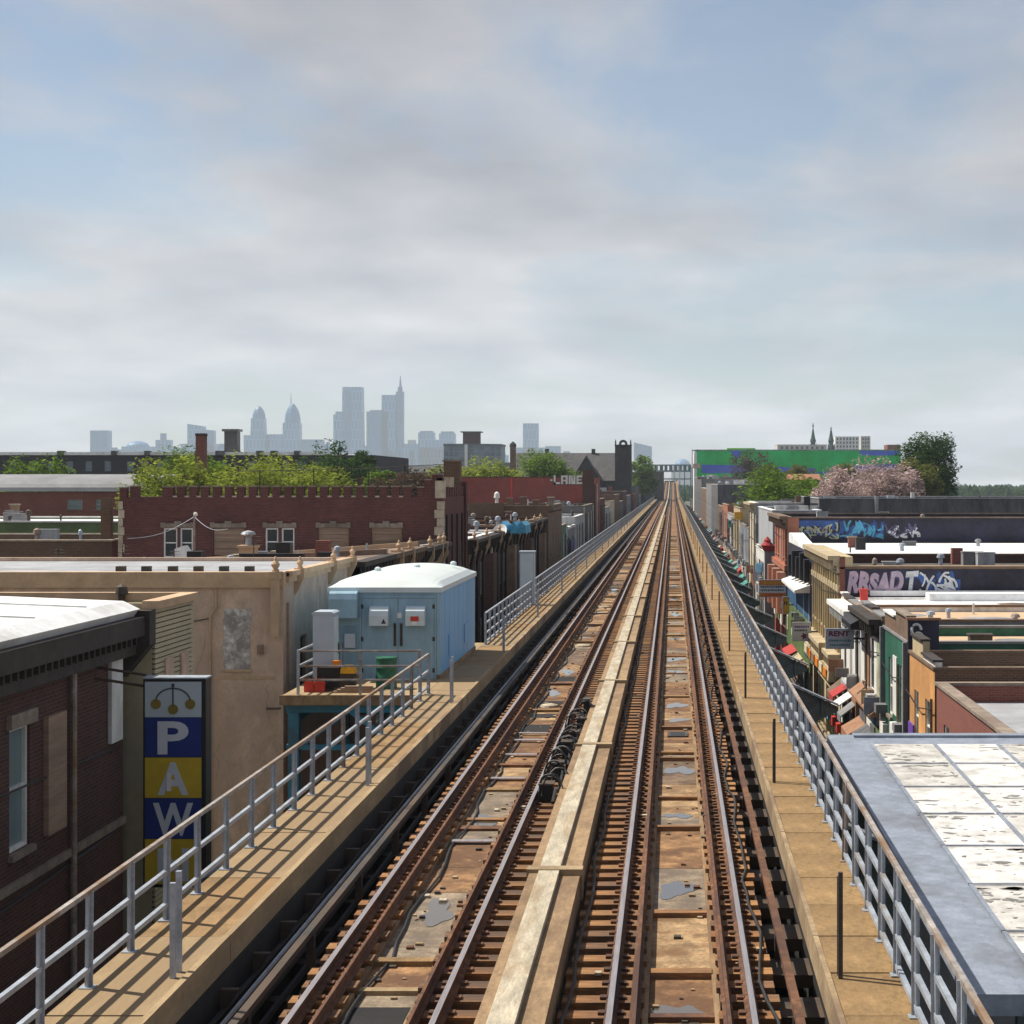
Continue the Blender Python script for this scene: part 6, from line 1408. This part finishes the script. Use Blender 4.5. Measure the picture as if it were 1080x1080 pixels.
tree('pink blossoming tree on the right, nearer the street', 886, 498, 232, 3.4, 7, 'leaf_blossom', 19, lsize=.45, leafs=10000)
tree('pink blossoming tree on the right, taller and paler', 918, 486, 240, 4.4, 9, 'leaf_blossom', 20, lsize=.45, leafs=13000)
tree('olive leafed tree at the right edge behind the pink blossom', 962, 484, 244, 3.8, 9, 'leaf_olive', 21, lsize=.5, leafs=13000)
tree('pink blossoming tree on the right, farthest from the street', 942, 484, 232, 3.6, 8, 'leaf_blossom', 26, lsize=.45, leafs=10000)
tree('large dark green tree rising at the right edge', 978, 456, 270, 4.3, 13, 'leaf_deep', 22, lsize=.5, leafs=30000, clumps=130)
tree('small olive tree below the right end of the mural wall', 894, 490, 420, 3.6, 7, 'leaf_olive', 23, lsize=.7)
tree('hazy olive tree beside the brown tree at the mural wall', 841, 492, 430, 4.0, 7, 'leaf_olive', 24, lsize=.7)
tree('lone green tree outside the left of the view', 40, 486, 180, 4.0, 8, 'leaf_green', 25, lsize=.45)

# ------------------------------------------------------------------ middle distance, left
r, ro, zr = building('purple_warehouse', 'long dark purple brick warehouse with a white roof line beyond the lime trees', 'warehouse', PX(-60, 330), PX(395.5, 330), 330, 372, PZ(480, 330), 'brick_purple', 'roof_white',
    {'S': [(PX(p_, 330), PX(p_+7, 330), PZ(497, 330), PZ(486.5, 330)) for p_ in (10, 30, 50, 70, 90, 110, 134, 149, 166, 181, 215, 232, 262, 280, 298, 315, 333)]}, par=.3, win=dict(fm='grey_mid', gm='glass_blue', sill=None))
MB().box(PX(-60, 330), PX(345, 330), 329.7, 371, PZ(480, 330), PZ(476.8, 330)).build('roof_screen', 'roof_white', r)
for px, w in ((117, 5), (152, 5), (205, 4), (227, 9), (270, 6), (285, 6), (310, 5), (60, 6)): MB().box(PX(px, 329), PX(px+w, 329), 329, 331, PZ(480, 330), PZ(475.5, 330)).build('roof_unit', 'grey_dark', r)
sq = MB().box(PX(236.5, 331), PX(250, 331), 331, 333.5, PZ(480, 331), PZ(455, 331)).build('lift_tower', 'brick_grey', r)
MB().box(PX(234.5, 331), PX(252, 331), 330.6, 333.9, PZ(455, 331), PZ(452.5, 331)).build('lift_tower_cap', 'grey_mid', sq)
chm = thing('brick_chimney', 'tall square red brick chimney standing among the lime trees', 'chimney', (PX(211, 172), 172, 0))
MB().prism([(PX(204.8, 172), 0), (PX(217.2, 172), 0), (PX(215.8, 172), PZ(457.5, 172)), (PX(206.4, 172), PZ(457.5, 172))], 'y', 172, 172.9).build('shaft', 'brick_red', chm)
MB().box(PX(206, 172), PX(216.2, 172), 171.95, 172.95, PZ(460, 172), PZ(457, 172)).build('crown', 'brick_dark', chm); MB().box(PX(205, 172), PX(217.5, 172), 171.9, 173, PZ(496, 172), PZ(493, 172)).build('band', 'lintel', chm)
# vaulted roof hall
vt = thing('vaulted_hall', 'brick hall with a pale grey barrel vaulted roof at the left', 'hall', (-46, 150, 0))
vx1 = PX(171, 150); va = []
for i in range(15): t = pi*i/14; va.append((155.5-5.5*cos(t), 12.75+1.45*sin(t)))
MB().prism(va, 'x', -70, vx1+.05).build('vault_roof', 'vault_grey', vt)
MB().prism([(150.15, 0)]+[(y_, z_-.04) for y_, z_ in va[1:-1]]+[(160.8, 0)], 'x', vx1-.3, vx1+.12).build('gable_wall', 'brick_castle', vt)
wv = MB(); wall(wv, TF('S', 150.2), -70, vx1, 0, 12.7, [(PX(100, 150), PX(116, 150), PZ(537, 150), PZ(527, 150)), (PX(70, 150), PX(86, 150), PZ(537, 150), PZ(527, 150))]); wv.build('wall', 'brick_red', vt)
for p_ in (100, 70): window(vt, TF('S', 150.2), (PX(p_, 150), PX(p_+16, 150), PZ(537, 150), PZ(527, 150), 'sash'), fm='grey_paint', gm='glass_pale')
r, ro, zr = building('white_garage', 'low garage with a white roof edge left of the crenellated building', 'garage', -60, PX(124, 110), 110, 126, PZ(551, 110), 'green_metal', 'roof_white', {'S': [(PX(100, 110), PX(112, 110), 6, 9.2, 'shutter')]}, par=.1, cap='white_paint')
r, ro, zr = building('yard_house', 'low tan flat roofed house left of the crenellated building', 'house', -52, PX(118, 92), 92, 104, PZ(571, 92), 'brick_brown', 'roof_grey', {'S': [(PX(100, 92), PX(106, 92), 7, 9)]}, par=.4, cap='limestone')
chimney(ro, PX(121, 93)-.4, 93, zr, .5, 2.6, 'brick_brown')
# glass fronted block with brick stair tower
GY = 800
gb_ = thing('glass_office', 'slate blue glazed office block with a dark brick stair tower on top', 'office', (PX(498, GY), GY, 0))
ax, bx_ = PX(468, GY), PX(527.5, GY); zt_g = PZ(470, GY)
MB().prism([(ax, GY), (PX(503, GY), GY-3), (bx_, GY+4), (bx_, GY+24), (ax, GY+24)], 'z', 0, zt_g).build('wall', 'sign_slate', gb_)
MB().prism([(ax-.2, GY-.3), (PX(503, GY), GY-3.4), (bx_+.3, GY+3.8), (bx_+.3, GY+24), (ax-.2, GY+24)], 'z', zt_g, zt_g+.8).build('roof_edge', 'far_dark', gb_)
for j in range(4):
    for i in range(11):
        t0, t1 = i/11+.012, (i+1)/11-.012
        def gp(t): 
            if t < .588: k = t/.588; return (ax+(PX(503, GY)-ax)*k, GY-3*k)
            k = (t-.588)/.412; return (PX(503, GY)+(bx_-PX(503, GY))*k, GY-3+7*k)
        (xa_, ya_), (xb_, yb_) = gp(t0), gp(t1); z0_ = zt_g-2.1-j*2.5
        MB().quad((xa_, ya_-.12, z0_), (xb_, yb_-.12, z0_), (xb_, yb_-.12, z0_+1.7), (xa_, ya_-.12, z0_+1.7)).build('pane', 'glass_blue' if (i+j) % 4 else 'glass_pale', gb_)
MB().box(PX(486.5, GY), PX(503.5, GY), GY+6, GY+14, zt_g, PZ(455.5, GY)).build('stair_tower', 'brick_dark', gb_); MB().box(PX(484, GY), PX(506, GY), GY+5, GY+15, PZ(455.5, GY), PZ(454.5, GY)).build('stair_tower_cap', 'far_dark', gb_)
MB().box(PX(491, GY), PX(494, GY), GY-3.6, GY-2.2, zt_g-12, zt_g+.4).build('white_fin', 'far_white', gb_)
# scattered low roofs seen over the left houses
for i, (p0, p1, pt, Y, wm, lab) in enumerate(((396, 470, 499, 330, 'brick_red', 'low red brick building between the warehouse and the office block'), (415, 470, 492, 620, 'far_pale', 'pale low building left of the glazed office block'), (530, 548, 488, 700, 'far_dark', 'dark low building right of the glazed office block'),
        (535, 700, 498, 640, 'grey_dark', 'dark low block behind the stone church'), (100, 300, 488, 520, 'far_dark', 'dark industrial block behind the purple warehouse'))):
    building('low_building', lab, 'building', PX(p0, Y), PX(p1, Y), Y, Y+20, PZ(pt, Y), wm, 'roof_grey', {'S': grid_ops(PX(p0, Y)+1, PX(p1, Y)-1, 5, (PZ(pt, Y)-4.5,), 2, 2)}, par=.3, cap='lintel')

# ------------------------------------------------------------------ middle distance, right: mural wall
MY = 700
m0, m1, mz = PX(735, MY), PX(950, MY), PZ(475.5, MY)
mu = thing('mural_building', 'long industrial building painted in green and blue mural bands', 'building', ((m0+m1)/2, MY, 0))
MB().box(m0, m1, MY, MY+40, 0, mz).build('wall', 'mural_green', mu)
MB().box(m0-.5, m1+.5, MY+.5, MY+40.5, mz, mz+.5).build('roof', 'roof_grey', mu)
def mq(px, py, d): return (PX(px, MY), MY-d, PZ(py, MY))
def field(pts, d, m, nm='mural_field'):
    q = MB(); q.prism([(PX(a, MY), PZ(b, MY)) for a, b in pts], 'y', MY-d, MY-.01); q.build(nm, m, mu)
field([(735, 475.6), (770, 475.6), (772, 483), (776, 484), (777, 489), (735, 490)], .1, 'mural_green'); field([(782, 475.6), (893, 475.6), (900, 482), (925, 482), (918, 486), (905, 489), (860, 492), (800, 490), (784, 486)], .12, 'mural_green')
field([(770, 475.6), (782, 475.6), (780, 482), (776, 484)], .14, 'mural_blue'); field([(740, 490), (800, 491), (850, 494), (950, 489), (950, 499), (740, 499)], .13, 'mural_blue'); field([(905, 475.6), (950, 475.6), (946, 480), (925, 480.5), (909, 480)], .14, 'mural_blue')
field([(858, 491), (880, 490), (876, 497), (862, 498)], .16, 'mural_green')
MB().box(PX(732, MY), PX(735, MY), MY-.2, MY+30, 0, PZ(478, MY)).build('corner_pier', 'far_white', mu); MB().box(PX(731, MY), PX(738.5, MY), MY-.3, MY+2, PZ(494, MY), PZ(489, MY)).build('pink_sign', 'stucco', mu)
MB().box(PX(767, MY), PX(797, MY), MY+2, MY+12, mz+.5, PZ(472.5, MY)).build('rooftop_box', 'lime_paint', mu); MB().box(PX(799, MY), PX(804, MY), MY+2, MY+5, mz+.5, PZ(474, MY)).build('roof_unit', 'far_dark', mu)
sm = thing('signal_mast', 'tall thin dark mast beside the left end of the mural building', 'mast', (PX(730, 560), 560, 0))
MB().tube([(PX(730, 560), 560, 0), (PX(730, 560), 560, PZ(474, 560))], .16, 8, r1=.09).build('pole', 'dark_steel', sm); MB().box(PX(730, 560), PX(738, 560), 559.9, 560.1, PZ(475.5, 560), PZ(474.5, 560)).build('arm', 'dark_steel', sm)
r, ro, zr = building('terracotta_house', 'house with a terracotta roof among the green trees on the right', 'house', PX(834, 300), PX(866, 300), 300, 312, PZ(506, 300), 'grey_dark', 'roof_terracotta', {'S': grid_ops(PX(836, 300), PX(864, 300), 3, (9.5,), .9, 1.6)}, par=0)
MB().prism([(299.6, PZ(506, 300)), (312.4, PZ(506, 300)), (306, PZ(500, 306))], 'x', PX(833, 300), PX(867, 300)).build('roof', 'roof_terracotta', r)
building('far_flat_building', 'pale flat roofed building rising behind the mural building', 'building', PX(820, 1100), PX(872, 1100), 1100, 1130, PZ(469, 1100), 'far_pale', 'roof_grey', {'S': grid_ops(PX(822, 1100), PX(870, 1100), 9, (PZ(473.5, 1100),), 1.6, 1.6)}, par=.4, cap='far_dark')
building('white_block', 'white apartment block with rows of dark windows beside the twin spires', 'building', PX(881, 1500), PX(906, 1500), 1500, 1520, PZ(460.5, 1500), 'far_white', 'roof_grey', {'S': grid_ops(PX(881.5, 1500), PX(905.5, 1500), 7, (PZ(464, 1500), PZ(468, 1500), PZ(472, 1500), PZ(476, 1500)), 1.5, 1.9)}, par=.5, cap='far_dark')
building('white_block', 'narrow pale tower at the right of the white apartment block', 'building', PX(908, 1520), PX(918, 1520), 1520, 1535, PZ(460, 1520), 'far_pale', 'roof_grey', {'S': grid_ops(PX(909, 1520), PX(917, 1520), 3, (PZ(464, 1520), PZ(468, 1520), PZ(472, 1520)), 1.4, 1.8)}, par=.5)
building('far_flat_building', 'small red brown building left of the large dark tree', 'building', PX(936, 900), PX(950, 900), 900, 915, PZ(469, 900), 'brick_red', 'roof_terracotta', {}, par=.3)
for lab, px, tip, w in (('taller left twin church spire of dark green copper', 857.5, 446, 4.2), ('shorter right twin church spire of dark green copper', 876.5, 450, 4.2)):
    Y = 1400; s = thing('church_spire', lab, 'spire', (PX(px, Y), Y, 0), 'twin church spires'); x = PX(px, Y)
    MB().box(x-2.6, x+2.6, Y-2.6, Y+2.6, 0, PZ(474, Y)).build('tower', 'stone_dark', s)
    MB().lathe(x, Y, [(3.0, PZ(474, Y)), (1.7, PZ(468, Y)), (2.3, PZ(465, Y)), (1.5, PZ(461, Y)), (.65, PZ(454, Y)), (.25, PZ(450.5 if tip < 448 else 453, Y)), (.7, PZ(450 if tip < 448 else 452.6, Y)), (.12, PZ(tip, Y))], 8).build('spire', 'copper_green', s)
    for a in (-2.4, 2.4): MB().lathe(x+a, Y-2.4, [(.6, PZ(474, Y)), (.5, PZ(470.5, Y)), (.05, PZ(467.5, Y))], 6).build('pinnacle', 'copper_green', s)
# far station across the tracks
st = thing('far_station', 'teal steel station bridge spanning the tracks at their vanishing point', 'station', (-1.7, 990, 0))
SYY = 985
for z0_, z1_ in ((zt(SYY)+1.0, zt(SYY)+1.6), (zt(SYY)+5.2, zt(SYY)+6.0), (zt(SYY)+8.6, zt(SYY)+9.2)): MB().box(PX(688, SYY), PX(729, SYY), SYY, SYY+14, z0_, z1_).build('deck' if z0_ < 20 else 'roof', 'station_teal', st)
for px in (688.5, 693, 699, 711, 717, 722, 728.5): MB().box(PX(px, SYY)-.25, PX(px, SYY)+.25, SYY-.2, SYY+.4, 0, zt(SYY)+8.6).build('post', 'far_pale' if px in (693, 711, 717) else 'station_teal', st)
for px in range(690, 728, 5): MB().box(PX(px, SYY)+.4, PX(px+4, SYY), SYY+.6, SYY+.7, zt(SYY)+6.0, zt(SYY)+8.5).build('pane', 'glass_blue', st)
building('far_street_end', 'dark block left of the far station', 'building', PX(683, 950), PX(688, 950), 950, 980, PZ(490, 950), 'station_teal', 'roof_grey', {'S': grid_ops(PX(683.3, 950), PX(687.7, 950), 2, (PZ(494, 950), PZ(499, 950)), .7, 1.4)}, par=.4)

# ------------------------------------------------------------------ skyline, over six kilometres off
KD = 6400
def sky_tower(label, parts, name='skyscraper'):
    xs = [p[0] for p in parts]
    s = thing(name, label, 'skyscraper', (PX(sum(xs)/len(xs), KD), KD, 0))
    for p in parts:
        kind = p[5] if len(p) > 5 else 'box'; x0, x1, zb, zt_, m = PX(p[0], KD), PX(p[1], KD), PZ(p[2], KD), PZ(p[3], KD), p[4]
        w = x1-x0; y0, y1 = KD, KD+max(w*.8, 12)
        zb = max(zb, 0)
        if kind == 'box': MB().box(x0, x1, y0, y1, zb, zt_).build('shaft', m, s)
        elif kind == 'taper':
            e = p[6]*w; q = MB(); n = len(q.v)
            q.v += [(x0, y0, zb), (x1, y0, zb), (x1, y1, zb), (x0, y1, zb), (x0+e, y0+e, zt_), (x1-e, y0+e, zt_), (x1-e, y1-e, zt_), (x0+e, y1-e, zt_)]
            q.f += [(0, 1, 5, 4), (1, 2, 6, 5), (2, 3, 7, 6), (3, 0, 4, 7), (4, 5, 6, 7)]; q.m += [0]*5; q.build('crown' if p[6] > .2 else 'shaft', m, s)
        elif kind == 'slant':
            MB().prism([(x0, zb), (x1, zb), (x1, PZ(p[6], KD)), (x0, zt_)], 'y', y0, y1).build('shaft', m, s)
        elif kind == 'spire': MB().lathe((x0+x1)/2, (y0+y1)/2, [(w*.5, zb), (w*.12, zt_)], 6).build('spire', m, s)
        elif kind == 'dome': MB().lathe((x0+x1)/2, y0+w*.5, [(w*.5*cos(t), zb+(zt_-zb)*sin(t)) for t in [pi/2*i/8 for i in range(9)]], 20).build('dome', m, s)
        elif kind == 'ogive':
            xm_, ym_ = (x0+x1)/2, y0+w*.5; q = MB(); h = zt_-zb
            prof = [(w*.5, zb), (w*.49, zb+h*.25), (w*.43, zb+h*.5), (w*.32, zb+h*.72), (w*.18, zb+h*.9), (w*.05, zt_)]
            q.lathe(xm_, ym_, prof, 8); q.build('crown', m, s)
    return s
TB, TD, TS = 'tower_blue', 'tower_dark', 'tower_stone'
sky_tower('square skyscraper cut off at the left edge of the photograph', [(95, 113.5, 520, 454, TD)])
sky_tower('low domed building at the left of the skyline', [(128, 156, 520, 471, TB), (130, 154, 471, 465, TB, 'dome')])
sky_tower('stepped tower with a thin lift shaft, left of the brick chimney', [(160, 184, 520, 471, TB), (164, 179, 471, 464, TB), (169, 174.5, 464, 457, TD)])
sky_tower('slant topped skyscraper behind the brick chimney', [(191, 226, 520, 468, TB), (197.5, 214, 468, 447, TB, 'slant', 449.5)])
sky_tower('shorter flat topped skyscraper right of the brick chimney', [(214.2, 225.5, 520, 453, TD, 'slant', 454)])
sky_tower('blunt pointed skyscraper, shorter of the two with pyramid crowns', [(257, 284, 520, 459, TB), (264, 279, 459, 441, TB, 'taper', .04), (264.6, 278.4, 441, 428, TD, 'ogive')])
sky_tower('mid rise slab between the two pointed skyscrapers', [(280, 297.5, 520, 458, TB)])
sky_tower('needle topped skyscraper, taller of the two with pyramid crowns', [(297.5, 316, 520, 446, TB, 'taper', .03), (298.2, 315.3, 446, 425, TD, 'ogive'), (305.9, 307.3, 427, 414, TD, 'spire')])
sky_tower('low slab right of the needle topped skyscraper', [(318, 339, 520, 463.5, TD)])
sky_tower('thin slab joined to the left of the tall tapered skyscraper', [(351.5, 361, 520, 437, TB), (354, 360, 437, 434, TD)])
sky_tower('tall tapered glass skyscraper with a flat top', [(359.5, 382.5, 520, 408, TB, 'taper', .06), (363.8, 369.5, 520, 412, TD)])
sky_tower('broad flat skyscraper left of the tallest one', [(386.5, 409, 520, 434, TD), (390, 405, 434, 432.5, TD)])
sky_tower('tallest skyscraper with a thin mast on its right shoulder', [(402.5, 419, 520, 416.5, TB), (417.5, 425.5, 520, 413, TD), (419.5, 424, 413, 408, TD), (420.6, 423.4, 408, 396, TD, 'spire')])
sky_tower('low cluster of slabs right of the tallest skyscraper', [(426, 441, 520, 468, TB), (430, 438, 468, 464, TS)])
sky_tower('flat topped slab left of the glazed office block', [(441, 457.5, 520, 456, TB), (443, 456, 456, 454.5, TD)])
sky_tower('flat topped slab half hidden by the office block', [(463, 479.5, 520, 457, TB), (465, 478, 457, 455, TD)])
sky_tower('pale low tower in the skyline gap below the tallest skyscraper', [(405, 412, 520, 474, 'far_white'), (412, 416, 520, 478, TS)])
sky_tower('pale narrow tower left of the office block', [(431.5, 437, 520, 475, 'far_white')])
sky_tower('long low slab at the foot of the skyline', [(441, 485, 520, 472, TB)])
sky_tower('lone square skyscraper above the church roof', [(551.5, 567.5, 520, 446.5, TB)])
sky_tower('low buildings at the foot of the lone skyscraper', [(538, 580, 520, 472, TB), (575, 591, 520, 470.5, TB)])
sky_tower('slant roofed glass skyscraper right of the church tower', [(668.5, 687.5, 520, 466.5, TD, 'slant', 471)])
sky_tower('pale domed hall on the horizon by the far station', [(708, 732, 520, 492, TS), (711, 729, 492, 484, TB, 'dome')])
for lab, a, b, t in (('small slab between the brick chimney and the pointed skyscrapers', 229, 240, 470), ('small tower left of the thin slab', 342, 350, 468), ('squat tower right of the tapered skyscraper', 380.5, 387, 470), ('small block left of the domed building', 116, 126, 474), ('small slab between the stepped tower and the slanted one', 185, 193, 474), ('slim block between the two flat slabs', 457.8, 462.8, 464), ('small far block right of the office block', 528, 536, 480), ('low far block right of the lone skyscraper', 592, 604, 478)):
    sky_tower(lab, [(a, b, 520, t, TB if a > 300 else TD), (a+2, b-3, t, t-2, TD)])
wood = MB(); rnd = random.Random(5)
for i in range(2600):
    Y = rnd.uniform(1150, 3600); x = rnd.uniform(-.42, .2)*Y; h = rnd.uniform(5, 12); s_ = rnd.uniform(4, 11)
    for k in range(5):
        a = rnd.uniform(0, pi); dx_, dy_ = cos(a)*s_, sin(a)*s_; ox, oy, oz = rnd.uniform(-4, 4), rnd.uniform(-4, 4), rnd.uniform(-2, 2)
        wood.tri((x+ox-dx_, Y+oy-dy_, h*.2), (x+ox+dx_, Y+oy+dy_, h*.3), (x+ox+dx_*.2, Y+oy, h+oz))
o = wood.build('distant_wood', 'leaf_deep'); tag(o, 'far green mass of treetops along the horizon', 'trees', kind='stuff')

# ------------------------------------------------------------------ haze
hm = bpy.data.materials.new('haze'); hm.use_nodes = True
hn, hl = hm.node_tree.nodes, hm.node_tree.links
hn.clear(); ho = hn.new('ShaderNodeOutputMaterial'); pv = hn.new('ShaderNodeVolumePrincipled')
pv.inputs['Color'].default_value = (0.74, 0.86, 1.0, 1); pv.inputs['Density'].default_value = 1.0e-4
pv.inputs['Density Attribute'].default_value = ''; pv.inputs['Anisotropy'].default_value = 0.0
hl.new(pv.outputs[0], ho.inputs['Volume'])
MATS['haze'] = hm
o = MB().box(-9100, 9100, -400, 9400, -1.2, 460).build('haze', 'haze'); o['kind'] = 'stuff'; o['label'] = 'pale blue haze over the whole city'
